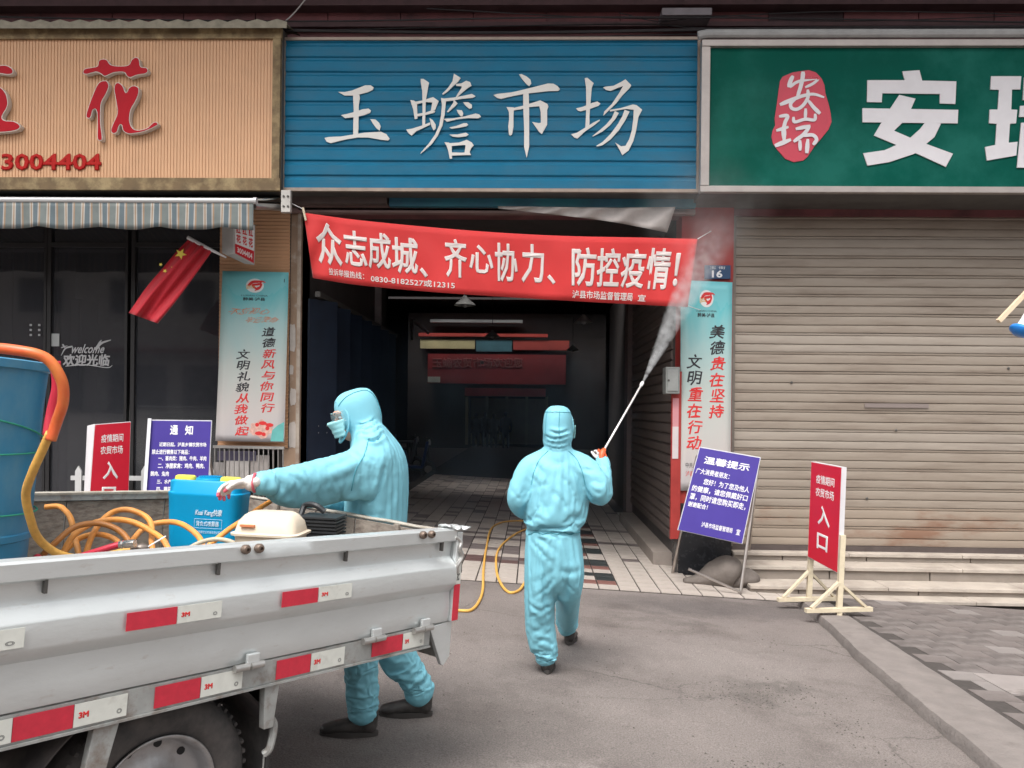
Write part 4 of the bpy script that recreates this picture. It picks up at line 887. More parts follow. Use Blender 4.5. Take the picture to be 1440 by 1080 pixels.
# white picket fence in front of the shop
pk = thing('white_picket_fence', aty(210, 700, 8.5), 'low white picket fence between the red sign and the blue notice', 'fence')
PW = mat('picket_white', (.5, .5, .5), .6, var=.1)
for u in (110, 141, 172, 203, 234, 265, 296):
    p = aty(u, 655, 8.6); b = aty(u, 760, 8.6); w = .035
    mb = MB(); mb.prism([(p.x-w, 8.6, b.z), (p.x+w, 8.6, b.z), (p.x+w, 8.6, p.z-.06), (p.x, 8.6, p.z), (p.x-w, 8.6, p.z-.06)], (0, .02, 0)); mb.build('picket', PW, pk)
for v in (672, 720): mb = MB(); mb.bar(aty(100, v, 8.63), aty(300, v+1, 8.63), .02, .05); mb.build('rail', PW, pk)

# ================================================================== FREE-STANDING SIGNS
def board_sign(label, A, B, C, D, legs, red_side, mirror=False, first=True):
    """red entrance board: A,B,C,D = corners of the printed face"""
    D = flat4(A, B, C, D); fn = quadfn(A, B, C, D); n = fn(0, 0)[1]; th = thing('red_entrance_sign', (C+D)/2-Vector((0, 0, .4)), label, 'sign', 'red entrance signs')
    mb = MB(); mb.hexa([A, B, C, D], -n*.045); mb.build('board', mat('board_white', (.62, .6, .62), .6, var=.06), th)
    mb = MB(); mb.hexa([fn(s, t)[0]+n*.0012 for s, t in ((.012, .006), (.988, .006), (.988, .994), (.012, .994))], n*.002); mb.build('red_face', mat('entrance_red', (.6, .012, .035), .45, var=.07, vscale=3), th)
    f = lambda s, t: (fn(s, t)[0]+n*.0036, n)
    text(th, 'lettering', '疫情期间', f, (.2, .12, .8, .21), WHITE, bold=.015, thick=.001)
    text(th, 'lettering', '农贸市场', f, (.2, .25, .8, .34), WHITE, bold=.015, thick=.001)
    text(th, 'character', '入', f, (.3, .42, .7, .62), WHITE, bold=.03, thick=.001)
    text(th, 'character', '口', f, (.3, .70, .66, .86), WHITE, bold=.03, thick=.001)
    return th, n
A, B, C, D = pt(1141, 649, 7.5), pt(1184, 657, 6.97), pt(1178, 806, 6.97), pt(1136, 783, 7.5)
th, n = board_sign('red entrance sign on a pale wooden stand in front of the steps', A, B, C, D, None, None)
acr = n.copy(); acr.z = 0; acr.normalize()
for (u, vt, vb), Dp in (((1181, 800, 882), 6.95), ((1139, 770, 855), 7.5)):
    base = ong(u, vb); top = pt(u-1, vt, Dp); bx = Vector((top.x-.0, top.y, 0)); bx = Vector((top.x, top.y, gz(top.x, top.y)+.035))
    mb = MB(); mb.bar(bx, top+Vector((0, 0, .3))-n*.03, .045, .04, up=(0, 1, 0)); mb.build('post', WOOD, th)
    mb = MB(); q0, q1 = bx-acr*-.31, bx+acr*-.31
    for q in (q0, q1): q.z = (gz(bx.x, bx.y)+.125) if Dp < 7.2 else (gz(bx.x, bx.y)+.10)
    mb.bar(q0, q1, .05, .035); mb.build('foot_rail', WOOD, th)
    for q in (q0, q1):
        m1 = q.lerp(bx, .18); m1.z = q.z+.02; mb = MB(); mb.bar(m1, bx+Vector((0, 0, .33)), .04, .022); mb.build('brace', WOOD, th)
A, B, C, D = pt(133, 597, 8.05), pt(184, 593, 8.3), pt(180, 723, 8.3), pt(124, 723, 8.05)
th, n = board_sign('red entrance sign standing behind the truck on the left', A, B, C, D, None, None)
mb = MB(); mb.hexa([pt(124, 599, 8.1), pt(134, 596.5, 8.05), pt(125.5, 723, 8.05), pt(118, 723, 8.1)], -n*.03); mb.build('side_board', mat('board_white', (.62, .6, .62)), th)
for u, Dp in ((127, 8.08), (180, 8.32)):
    b0 = pt(u, 720, Dp); g = Vector((b0.x, b0.y, gz(b0.x, b0.y)+.03)); mb = MB(); mb.bar(b0+Vector((0, 0, .1))-n*.04, g-n*.04, .045, .04, up=(0, 1, 0)); mb.build('post', WOOD, th)
    a_ = n.copy(); a_.z = 0; a_.normalize(); mb = MB(); mb.bar(g+a_*.3, g-a_*.3, .05, .035); mb.build('foot_rail', WOOD, th)
    for s in (.26, -.26): mb = MB(); mb.bar(g+a_*s, g+Vector((0, 0, .3))-n*.04, .04, .022); mb.build('brace', WOOD, th)
NOTE = mat('notice_blue', (.055, .035, .26), .4, var=.08, vscale=4)
def notice(label, A, B, C, D, lines):
    D = flat4(A, B, C, D); fn = quadfn(A, B, C, D); n = fn(0, 0)[1]; th = thing('blue_notice_board', (C+D)/2, label, 'notice board')
    mb = MB(); mb.hexa([A, B, C, D], -n*.03); mb.build('board', mat('board_edge', (.6, .6, .64), .5), th)
    mb = MB(); mb.hexa([fn(s, t)[0]+n*.0012 for s, t in ((.008, .012), (.988, .012), (.988, .996), (.008, .996))], n*.002); mb.build('printed_face', NOTE, th)
    f = lambda s, t: (fn(s, t)[0]+n*.0036, n)
    for st_, bx, bd in lines: text(th, 'lettering', st_, f, bx, WHITE, bold=bd, thick=.001)
    return th, n, fn
A, B, C, D = pt(984, 628, 8.3), pt(1070, 643, 8.25), pt(1044, 765, 8.08), pt(953, 745, 8.13)
th, n, fn = notice('dark blue notice board leaning on a metal easel beside the right pillar', A, B, C, D,
    [('温馨提示', (.12, .10, .86, .19), .025), ('广大消费者朋友：', (.04, .25, .58, .32), .018), ('您好！为了您及他人', (.2, .36, .93, .43), .018), ('的健康，请您佩戴好口', (.05, .455, .93, .53), .018), ('罩，同时请您购买即走，', (.05, .55, .93, .63), .018), ('谢谢配合！', (.05, .65, .36, .71), .018), ('泸县市场监督管理局', (.33, .85, .81, .91), .015), ('宣', (.87, .85, .93, .915), .015)])
tube = mat('easel_steel', (.42, .38, .35), .3, .9, var=.15)
fb = -n*.045
L0, L1 = pt(982, 640, 8.3)+fb, ong(945, 812); R0_, R1_ = pt(1068, 652, 8.27)+fb, ong(1041, 838)
L1.z += .02; R1_.z += .02
for nm, P in (('leg', [L0, L1.lerp(L0, .08), L1]), ('leg', [R0_, R1_.lerp(R0_, .08), R1_])):
    mb = MB(); mb.tube(P, .017, 10); mb.build(nm, tube, th)
mb = MB(); mb.tube([L0, R0_], .012, 8); mb.build('top_rail', tube, th)
bl, br = ong(975, 800), ong(1062, 822)
for q in (bl, br): q.z += .02; q.y += .35
mb = MB(); mb.tube(cr([L1, L1+(bl-L1)*.1, bl], 4), .013, 10); mb.build('foot_rail', tube, th)
mb = MB(); mb.tube([R1_, br], .013, 10); mb.build('foot_rail', tube, th)
mb = MB(); mb.tube([pt(968, 800, 8.0), R1_+Vector((0, -.01, .02))], .014, 10); mb.build('cross_rail', tube, th)
for q, t in ((bl, L0), (br, R0_)): mb = MB(); mb.tube([q, t.lerp(q, .1)], .011, 8); mb.build('rear_leg', tube, th)
A, B, C, D = pt(211, 590, 7.9), pt(298, 591, 8.05), pt(292, 718, 7.95), pt(203, 718, 7.8)
th, n, fn = notice('dark blue notice board behind the truck bed next to the picket fence', A, B, C, D,
    [('通', (.33, .06, .46, .17), .03), ('知', (.57, .06, .70, .17), .03), ('近期日起，泸县乡镇农贸市场', (.17, .25, .93, .3), .03), ('禁止进行销售以下商品：', (.06, .33, .66, .385), .03), ('一、畜肉类：猪肉、牛肉、羊肉', (.17, .4, .94, .455), .03), ('二、净膛家禽：鸡肉、鸭肉、', (.17, .48, .92, .54), .03), ('鹅肉、兔肉', (.06, .57, .35, .625), .03), ('三、水产', (.17, .66, .4, .71), .03), ('四、蔬菜', (.17, .74, .4, .79), .03)])
mb = MB(); mb.hexa([A+Vector((-.02, 0, .01)), A+Vector((.02, -.01, .012)), D+Vector((.015, -.01, 0)), D+Vector((-.025, 0, 0))], n*.012); mb.build('edge_trim', mat('trim_white', (.62, .62, .66), .5), th)
for s in (.04, .96):
    a_ = fn(s, .3)[0]-n*.045; g = Vector((a_.x, a_.y-.12, gz(a_.x, a_.y)+.01)); mb = MB(); mb.tube([a_, g], .013, 8); mb.build('leg', tube, th)
    g2 = Vector((a_.x, a_.y+.4, gz(a_.x, a_.y+.4)+.01)); mb = MB(); mb.tube([a_, g2], .012, 8); mb.build('rear_leg', tube, th)

# sandbags on the easel's foot
SB = mat('sandbag_cloth', (.15, .13, .115), .9, var=.25, vscale=7, bump=.006, bscale=30, col2=(.12, .1, .09), c2amt=.6, c2scale=6)
def blob(name, c, r, m, label, cat, rot=0, seed=0, group=None, sub=4, amp=.18, tilt=0):
    bm = bmesh.new(); bmesh.ops.create_icosphere(bm, subdivisions=sub, radius=1)
    for v in bm.verts:
        p = v.co.copy(); d = 1+amp*noise.noise(p*1.7+Vector((seed, 0, 0)))+.05*noise.noise(p*6+Vector((seed, 3, 0)))
        q = Vector((p.x*r[0]*d, p.y*r[1]*d, p.z*r[2]*d)); 
        if q.z < -r[2]*.7: q.z = -r[2]*.7
        v.co = q
    bmesh.ops.rotate(bm, verts=bm.verts, matrix=Matrix.Rotation(rot, 3, 'Z') @ Matrix.Rotation(tilt, 3, 'Y'))
    me = bpy.data.meshes.new(name); bm.to_mesh(me); bm.free(); me.materials.append(m); me.polygons.foreach_set('use_smooth', [True]*len(me.polygons))
    o = mkobj(name, me, None, tuple(c)); return tag(o, label, cat, group)
def bag(P, rad, label, seed):
    """slumped cloth bag with a gathered neck"""
    pts = cr([Vector(p) for p in P], 6); ra = spline(rad, 6); n = 28; vs = []
    for i, p in enumerate(pts):
        d = (pts[min(i+1, len(pts)-1)]-pts[max(i-1, 0)]).normalized(); a_ = d.cross(Vector((0, 0, 1))).normalized(); b_ = a_.cross(d); e = i/(len(pts)-1)
        for k in range(n):
            t = 2*math.pi*k/n; r = ra[i]*(1+.10*noise.noise(Vector((math.cos(t)*1.6+seed, math.sin(t)*1.6, e*3)))+.05*abs(math.sin(t*5+seed+e*3))*(1.2-ra[i]*4)+.05*noise.noise(Vector((math.cos(t)*5, math.sin(t)*5, e*9+seed))))
            q = p+a_*(math.cos(t)*r*1.15)+b_*(math.sin(t)*r*.85); g = gz(q.x, q.y)+.012
            if q.z < g: q.z = g+abs(noise.noise(q*9))*.004
            vs.append(q)
    m_ = len(pts); mb = MB(); mb.add(vs, [(i*n+k, i*n+(k+1) % n, (i+1)*n+(k+1) % n, (i+1)*n+k) for i in range(m_-1) for k in range(n)]+[tuple(range(n))[::-1], tuple((m_-1)*n+k for k in range(n))])
    o = mb.build('sandbag', SB, None, loc=tuple(P[1]), smooth='all'); tag(o, label, 'sandbag', 'sandbags')
def gp(u, v, D, h): p = pt(u, v, D); p.z = gz(p.x, p.y)+h; return p
bag([gp(962, 812, 8.35, .05), gp(985, 812, 8.38, .07), gp(1005, 812, 8.4, .13), gp(1025, 815, 8.4, .17), gp(1040, 815, 8.4, .12)], [.03, .08, .16, .2, .07], 'limp grey sandbag lying over the foot of the metal easel', 1.3)
bag([gp(1012, 822, 8.3, .04), gp(1028, 822, 8.32, .07), gp(1046, 820, 8.34, .12), gp(1059, 820, 8.36, .10), gp(1066, 820, 8.36, .06)], [.03, .08, .12, .10, .03], 'smaller sandbag slumped against the bottom step right of the easel', 4.1)

# stick with blue ball at right edge, hung on a bracket pole outside the picture
hg = thing('hanging_shop_tool', pt(1500, 420, 6.0), 'pale wooden stick poking in at the right edge of the view', 'stick')
mb = MB(); mb.bar(pt(1404, 452, 6), pt(1500, 352, 6), .035, .03); mb.build('stick', mat('fresh_wood', (.66, .52, .36), .7, var=.1), hg)
q = pt(1500, 352, 6); mb = MB(); mb.tube([q, Vector((q.x, q.y, gz(q.x, q.y)))], .02, 10); mb.build('stand_pole', STEEL, hg)
hg2 = thing('blue_white_brush', pt(1500, 420, 6.0), 'round blue ended white tool just right of the wooden stick', 'brush')
mb = MB(); c = pt(1438, 464, 5.9); ax = Vector((.35, 0, .9)).normalized()
mb.lathe(c-ax*.05, ax, [(0, 0), (.05, .004), (.085, .03), (.09, .05), (.078, .07), (.05, .078), (.0, .078)], 24); mb.build('blue_head', mat('plastic_blue', (.02, .2, .6), .3), hg2, smooth=True)
mb = MB(); mb.lathe(c+ax*.025, ax, [(.05, 0), (.04, .05), (.02, .2), (.015, .5)], 16); mb.build('white_stem', WHITE, hg2, smooth=True)
mb = MB(); e = c+ax*.5; mb.tube([e, Vector((q.x, q.y-.02, e.z))], .01, 8); mb.build('hook', STEEL, hg2)

# ================================================================== PASSAGE CONTENTS
fg = thing('folding_gate', (xa+.1, FY+.2, -.2), 'dark blue folding metal doors pushed back along the left side of the passage', 'folding gate')
gp = []
for i in range(15): gp.append((xa+.03+(.24 if i % 2 else .0), FY+.12+i*.335))
for i in range(14):
    a, b = gp[i], gp[i+1]; mb = MB()
    mb.hexa([(a[0], a[1]+.01, fz(a[0])+.01), (b[0], b[1]-.01, fz(b[0])+.01), (b[0], b[1]-.01, 2.75), (a[0], a[1]+.01, 2.75)], (.022, 0, 0)); pnl = mb.build('panel', NAVY, fg)
    if i < 3:
        for z in (1.28, 1.2, .76, .68):
            for s in (.35, .65):
                q = Vector((a[0]+(b[0]-a[0])*s+.024, a[1]+(b[1]-a[1])*s, z)); mb = MB(); mb.lathe(q, (1, 0, 0), [(.008, 0), (.008, .004), (0, .006)], 6); mb.build('rivet', STEEL, pnl)
mb = MB(); mb.bar((xa+.15, FY+.1, 2.8), (xa+.15, HY, 2.8), .06); mb.build('top_track', DSTEEL, fg)
# far stalls, 36 m away, lit through a gap added in the roof
YD = 35.5
fs = thing('far_market_stall', (0, YD, -.3), 'dim stall front with red fascia and pink awning deep inside the market', 'stall')
def farbox(nm, u0, v0, u1, v1, c, dep=.1, Y=YD, par=None, r=.7):
    a, b = aty(u0, v0, Y), aty(u1, v1, Y); mb = MB(); mb.box((a.x, Y-dep, b.z), (b.x, Y, a.z)); return mb.build(nm, mat('far_%s_%d' % (nm, u0), c, r, var=.25, vscale=1), par or fs)
farbox('wall', 575, 440, 850, 640, (.04, .032, .03), .1, YD+.4)
farbox('beam', 606, 450, 735, 455, (.32, .32, .32), .3)
farbox('red_band', 590, 469, 770, 475, (.4, .05, .04), .3)
farbox('cream_panel', 592, 477, 668, 491, (.5, .45, .25), .2)
farbox('red_panel', 722, 479, 800, 493, (.36, .06, .05), .2)
fw_ = farbox('window', 670, 479, 720, 495, (.06, .16, .2), .2)
fsb = farbox('fascia', 603, 498, 795, 541, (.3, .03, .03), .3)
text(fs, 'lettering', '玉蟾农贸市场欢迎您', planefn(YD-.31), (608, 503, 735, 518), mat('far_letter', (.28, .08, .08), .6), bold=.03, thick=.02)
farbox('white_plate', 603, 530, 620, 538, (.8, .8, .7), .35)
aw2 = farbox('awning', 656, 546, 767, 558, (.6, .07, .09), .8)
farbox('back_wall', 663, 560, 766, 625, (.26, .24, .17), .1, YD+.3)
for i in range(5): farbox('post', 655+i*28, 558, 658+i*28, 625, (.3, .28, .2), .1)
for i in range(7): farbox('bottle', 672+i*5, 611, 674+i*5, 619, (.8, .8, .8), .1, YD-.5)
mb = MB(); a, b = aty(578, 450, 30), aty(600, 466, 32); mb.tube([aty(579, 478, 30), aty(579, 450, 30), aty(602, 468, 32)], .06, 8); mb.build('bracket', mat('bracket_grey', (.35, .35, .34), .6), fs)
mb = MB()
lampo = farbox('lamp', 676, 508, 680, 512, (.9, .9, .85), .1, YD-2); 
# ceiling beams of the hall
for i in range(7):
    y = HY+1+i*2.6; bb_ = tag(MB().build('x', DARKCEIL), None) if False else None
    mb = MB(); mb.box((-7, y, 5.9), (7, y+.25, 6.3)); mb.build('beam', mat('beam_dark', (.05, .04, .038), .8, var=.2), bld)
# side stalls in the hall: tables with crates
for i, (x, y, lab) in enumerate(((-4.6, 19, 'dark market table on the left side of the hall'), (-4.8, 25, 'farther dark market table on the left of the hall'), (3.2, 21, 'dark market table at the right of the hall'))):
    tb = thing('market_table', (x, y, -.3), lab, 'table', 'market tables')
    mb = MB(); mb.box((x-1, y-.5, .4), (x+1, y+.5, .45)); mb.build('top', mat('tabletop', (.15, .15, .17), .4, var=.2), tb)
    for sx in (-.9, .9):
        for sy in (-.4, .4): mb = MB(); mb.bar((x+sx, y+sy, -.3), (x+sx, y+sy, .4), .06); mb.build('leg', DSTEEL, tb)
def crate(x, y, z, lab, col):
    o = thing('crate', (x, y, z), lab, 'crate', 'crates on the market tables'); m_ = mat('crate%s' % (col,), col, .6, var=.2)
    for bx in (((-.25, -.17, 0), (.25, .17, .02)), ((-.25, -.17, .02), (-.23, .17, .2)), ((.23, -.17, .02), (.25, .17, .2)), ((-.23, -.17, .02), (.23, -.15, .09)), ((-.23, -.17, .11), (.23, -.15, .2)), ((-.23, .15, .02), (.23, .17, .2))):
        mb = MB(); mb.box(tuple(p+q for p, q in zip(bx[0], (x, y, z))), tuple(p+q for p, q in zip(bx[1], (x, y, z)))); mb.build('side', m_, o)
for x, y, z, lab, col in ((-4.2, 19, .455, 'dim red crate on the nearest left market table', (.3, .05, .04)), (-4.9, 19, .455, 'dim green crate on the nearest left market table', (.05, .2, .08)), (-4.6, 25, .455, 'dim blue crate on the farther left market table', (.04, .1, .3)), (3.0, 21, .455, 'dim yellow crate on the right market table', (.4, .3, .05)), (3.6, 21, .455, 'dim white crate on the right market table', (.5, .5, .5))): crate(x, y, z, lab, col)
def scooter(x, y, lab, col, dx):
    z = -.31; o = thing('parked_scooter', (x, y, z), lab, 'scooter', 'scooters parked in the market'); P = lambda a, b, c_: (x+a*dx, y+b, z+c_); bm_ = mat('scooter%s' % (col,), col, .3, var=.1)
    for a in (-.6, .6): mb = MB(); mb.lathe(P(a, 0, .22), (0, 1, 0), [(.1, -.04), (.2, -.05), (.22, 0), (.2, .05), (.1, .04)], 20); w = mb.build('wheel', RUBBER, o, smooth=True); mb = MB(); mb.lathe(P(a, 0, .22), (0, 1, 0), [(0, -.03), (.1, -.03), (.1, .03), (0, .03)], 12); mb.build('rim', STEEL, w)
    mb = MB(); mb.prism([P(-.85, -.14, .5), P(-.55, -.14, .72), P(.0, -.14, .7), P(.1, -.14, .32), P(.5, -.14, .3), P(.45, -.14, .24), P(-.4, -.14, .25)], (0, .28, 0)); mb.build('body', bm_, o, bev=.02)
    mb = MB(); mb.prism([P(-.75, -.12, .72), P(-.7, -.12, .79), P(.0, -.12, .78), P(.05, -.12, .71)], (0, .24, 0)); mb.build('seat', BLACK, o, bev=.02)
    mb = MB(); mb.prism([P(.42, -.18, .3), P(.5, -.18, .3), P(.62, -.18, .95), P(.55, -.18, .95)], (0, .36, 0)); mb.build('leg_shield', bm_, o, bev=.02)
    mb = MB(); mb.tube([P(.6, 0, .25), P(.56, 0, 1.02)], .03, 8); mb.tube([P(.5, -.32, 1.05), P(.56, 0, 1.0), P(.5, .32, 1.05)], .018, 8); mb.build('handlebar', DSTEEL, o)
    mb = MB(); mb.lathe(P(.6, 0, .92), (dx, 0, .1), [(0, 0), (.07, 0), (.08, .04), (.0, .06)], 14); mb.build('headlight', WHITE, o)
scooter(-3.3, 20.5, 'dim dark blue scooter parked on the left inside the market', (.03, .06, .2), 1)
scooter(-3.9, 22.5, 'dim grey scooter parked behind the dark blue scooter', (.2, .2, .22), 1)
for i, (x, y) in enumerate(((-1.4, 16), (1.2, 19), (-1.2, 23), (1.4, 28))):
    o = thing('hanging_lamp', (x, y, 3.6), ('unlit lamp hanging nearest the passage end', 'second unlit hanging lamp in the hall, right of the nearest', 'third unlit hanging lamp in the hall on the left', 'farthest unlit hanging lamp, before the red fascia')[i], 'lamp', 'unlit lamps hanging in the hall')
    mb = MB(); mb.lathe((x, y, 3.6), (0, 0, 1), [(.22, 0), (.2, .03), (.05, .16), (.03, .2), (0, .2)], 20); mb.build('shade', mat('lamp_shade', (.4, .4, .38), .4, var=.2), o)
    mb = MB(); mb.tube([(x, y, 3.8), (x, y, 6.3)], .01, 6); mb.build('cord', BLACK, o)
    mb = MB(); mb.lathe((x, y, 3.55), (0, 0, 1), [(0, 0), (.05, .02), (.05, .08), (0, .1)], 10); mb.build('bulb', WHITE, o)
# ================================================================== TRUCK
dr = ray(1586, 672).normalized(); da = ray(-700, 509); da = (da-dr*da.dot(dr)).normalized(); du_ = dr.cross(da).normalized()
TO = pt(628, 873, 3.27)
TM4 = Matrix(((dr.x, da.x, du_.x, TO.x), (dr.y, da.y, du_.y, TO.y), (dr.z, da.z, du_.z, TO.z), (0, 0, 0, 1)))
TINV = TM4.inverted()
def TL(x, y, z): return TM4 @ Vector((x, y, z))
def thit(u, v, yl):       # where a sight line meets the truck plane y = yl, in truck coordinates
    a = TINV @ EYE; b = (TINV @ (EYE+ray(u, v)))-a; return a+b*((yl-a.y)/b.y)
def tmb(): b = MB(); b.M = TM4; return b
LB = 2.72; WB = 1.5; HB = .385
trk = thing('pickup_truck', (TL(-1.2, .75, 0).x, TL(-1.2, .75, 0).y, gz(TL(-1.2, .75, 0).x, TL(-1.2, .75, 0).y)), 'small silver dropside pickup truck with red and white reflective strips along its bed', 'truck')
prof = [(0, .004), (0, -.004), (.012, -.008), (.06, -.012), (.118, -.006), (.124, -.006), (.158, -.036), (.166, -.038), (.226, -.038), (.234, -.036), (.266, -.004), (.27, -.002), (.325, -.002), (.328, -.004), (.330, -.018), (.336, -.024), (.378, -.024), (.385, -.018), (.385, .03), (.36, .03), (.36, .012), (.0, .012)]
NSEG = 60
def gate_pt(x, z, y, sgn=1):
    dent = 0
    for cx, cz, r, a in ((-.95, .03, .06, .010), (-.16, .05, .1, .006), (-.22, .1, .2, .004), (-.02, .28, .06, .012), (-.6, .08, .4, .003), (-1.3, .2, .5, .004), (-.35, .27, .3, .003)):
        d2 = ((x-cx)**2+(z-cz)**2)/(r*r)
        if d2 < 6: dent += a*math.exp(-d2*1.5)
    if y > .02: dent = 0
    return Vector((x, y*sgn+dent*sgn+noise.noise(Vector((x*5, z*9, 1)))*.002, z))
mb = tmb(); n_ = len(prof)
mb.add([gate_pt(-LB*i/NSEG, z, y) for i in range(NSEG+1) for z, y in prof], [(i*n_+k, i*n_+(k+1) % n_, (i+1)*n_+(k+1) % n_, (i+1)*n_+k) for i in range(NSEG) for k in range(n_)]+[tuple(range(n_)), tuple(NSEG*n_+k for k in range(n_))])
sgt = mb.build('side_gate', SILVER, trk, smooth=True)
def inner(nm, a, b): mb = tmb(); mb.box(a, b); return mb.build(nm, PLYWOOD, trk)
nb = 6
for k in range(nb):     # inner sheet panels, one by one
    x0, x1 = -LB+LB*k/nb, -LB+LB*(k+1)/nb
    mb = tmb(); mb.box((x0+.004, .0135, .01), (x1-.004, .018, .355)); mb.build('inner_panel', PLYWOOD, trk)
    mb = tmb(); mb.box((x0+.004, WB-.018, .01), (x1-.004, WB-.012, .355)); mb.build('inner_panel', PLYWOOD, trk)
mb = tmb(); mb.add([Vector((-LB*i, WB-y, z)) for i in range(2) for z, y in prof], [(k, (k+1) % n_, n_+(k+1) % n_, n_+k) for k in range(n_)]+[tuple(range(n_)), tuple(n_+k for k in range(n_))]); mb.build('side_gate', SILVERD, trk)
# rail caps, pale and worn
RAILC = mat('rail_worn', (.42, .4, .35), .6, .1, var=.2, vscale=12, col2=(.2, .15, .1), c2amt=.7, c2scale=14)
mb = tmb(); mb.box((-LB, WB-.035, .3855), (-.01, WB+.022, .395)); mb.build('rail_cap', RAILC, trk)
# tailgate, slightly bent top lip
mb = tmb(); mb.box((.004, .0, -.002), (.034, WB, .352)); mb.build('tailgate', SILVER, trk)
mb = tmb(); L_ = 30
mb.grid(lambda s, t: Vector((-.004+.036*t+.002*math.sin(s*9), .03+(WB-.05)*s, .362+.0012*math.sin(s*31))), L_, 3); mb.build('rail_cap', RAILC, trk, smooth='all', solid=.01)
for k in range(5):
    y0, y1 = .03+.288*k, .03+.288*(k+1)
    mb = tmb(); mb.box((-.006, y0+.006, .01), (.002, y1-.006, .35)); mb.build('inner_panel', PLYWOOD, trk)
for y in (.32, .75, 1.2): mb = tmb(); mb.box((-.02, y-.016, .0), (-.007, y+.016, .36)); mb.build('stiffener', PLYWOOD, trk)
mb = tmb(); mb.box((-LB, .02, -.03), (0, WB-.02, .0)); mb.build('bed_floor', PLYWOOD, trk)
mb = tmb(); mb.box((-LB-.04, 0, -.03), (-LB, WB, .75)); mb.build('headboard', SILVERD, trk)
# crumpled corner lug of the rail
mb = tmb(); mb.grid(lambda s, t: Vector((-.05+.115*s, -.03+.07*t+.01*math.sin(s*11), .392+.008*math.sin(s*14+t*3)-.01*s)), 12, 4); mb.build('corner_lug', SILVER, trk, smooth='all', solid=.006)
mb = tmb(); P = [(.0, -.02, .35), (.02, -.03, .33), (.012, -.032, .30), (.03, -.034, .27), (.006, -.03, .23), (.014, -.028, .205)]
mb.tube(cr([Vector(p) for p in P], 5), .009, 8); mb.build('latch_hook', STEEL, trk, smooth=True)
mb = tmb(); mb.tube([Vector((.03, -.02, .36)), Vector((.042, -.024, .2))], .0035, 6); mb.build('latch_wire', DSTEEL, trk)
mb = tmb(); mb.box((.003, -.026, .0), (.036, -.001, .37)); mb.build('corner_post', SILVER, trk, bev=.004)
# side sill with lip
mb = tmb(); mb.box((-LB, -.004, -.082), (-.1, .03, -.006)); mb.box((-LB, -.012, -.09), (-.1, .035, -.083)); mb.build('sill', SILVERD, trk)
for t0 in (.99, .46, .20, 2.0): 
    mb = tmb(); mb.lathe(Vector((-t0-.01, -.02, -.006)), (1, 0, 0), [(.0, 0), (.012, 0), (.012, .05), (.004, .052), (.004, .056), (.012, .058), (.012, .105), (0, .105)], 12); mb.build('hinge', STEEL, trk, smooth=True)
    mb = tmb(); mb.box((-t0+.035, -.022, -.01), (-t0+.08, -.008, .032)); mb.build('hinge_plate', SILVER, trk, bev=.003)
def onx(u, v=870): return thit(u, v, -.02).x
def stick(u0, v0, u1, red, zc, hgt, yoff, xx=None):
    a, b = (onx(u0, v0), onx(u1, v0)) if xx is None else xx
    mb = tmb(); mb.box((a, yoff-.0015, zc-hgt/2), (b, yoff, zc+hgt/2)); mb.build('reflective_strip', STICKR if red else STICKW, trk)
    if not red:
        f = lambda s, t: (TL(a+(b-a)*s, yoff-.0017, zc+hgt/2-hgt*t), -da)
        text(trk, 'lettering', '3M', f, (.08, .38, .27, .66), INKR, bold=.06, thick=.0006)
        text(trk, 'lettering', '◎', f, (.8, .6, .9, .82), mat('ink_grey', (.15, .15, .15), .6), thick=.0006)
ZU, HU, YU = .198, .05, -.0425
for u0, u1, r in ((-110, 33, 0), (-230, -110, 1), (174, 244, 1), (245, 306, 0), (390, 440, 1), (441, 487, 0)): stick(u0, 850, u1, r, ZU, HU, YU)
for u0, u1, r in ((-70, 28, 0), (29, 113, 1), (114, 187, 0), (225, 288, 1), (289, 346, 0), (393, 440, 1), (441, 487, 0), (525, 567, 1), (568, 597, 0)): stick(u0, 930, u1, r, -.044, .062, -.0065)
mb = tmb(); mb.box((.003, -.0285, .155), (.036, -.0265, .245)); mb.build('reflective_strip', STICKW, trk)
f = lambda s, t: (TL(.003+.033*s, -.0287, .245-.09*t), -da)
text(trk, 'lettering', '3C', f, (.3, .5, .75, .85), INK, bold=.05, thick=.0005)
mb = tmb(); mb.box((.0, -.0285, .005), (.036, -.0265, .153)); mb.build('reflective_strip', STICKR, trk)
# paired bolts through the rail, hanging tabs
for u, v in ((343, 772), (362, 769), (593, 746), (605, 744)):
    p = thit(u, v, -.02); mb = tmb(); mb.lathe(Vector((p.x, -.022, .371)), (0, -1, 0), [(.0, 0), (.014, .0), (.016, .012), (.012, .02), (.006, .022), (.006, .014), (0, .014)], 12); mb.build('bolt', mat('bolt_rust', (.2, .15, .12), .5, .6, var=.3), trk, smooth=True)
for u in (64, 305, 483, 617):
    p = thit(u, 800, -.004); mb = tmb(); mb.box((p.x-.004, -.018, .296), (p.x+.004, -.003, .334)); mb.build('rail_tab', DSTEEL, trk)
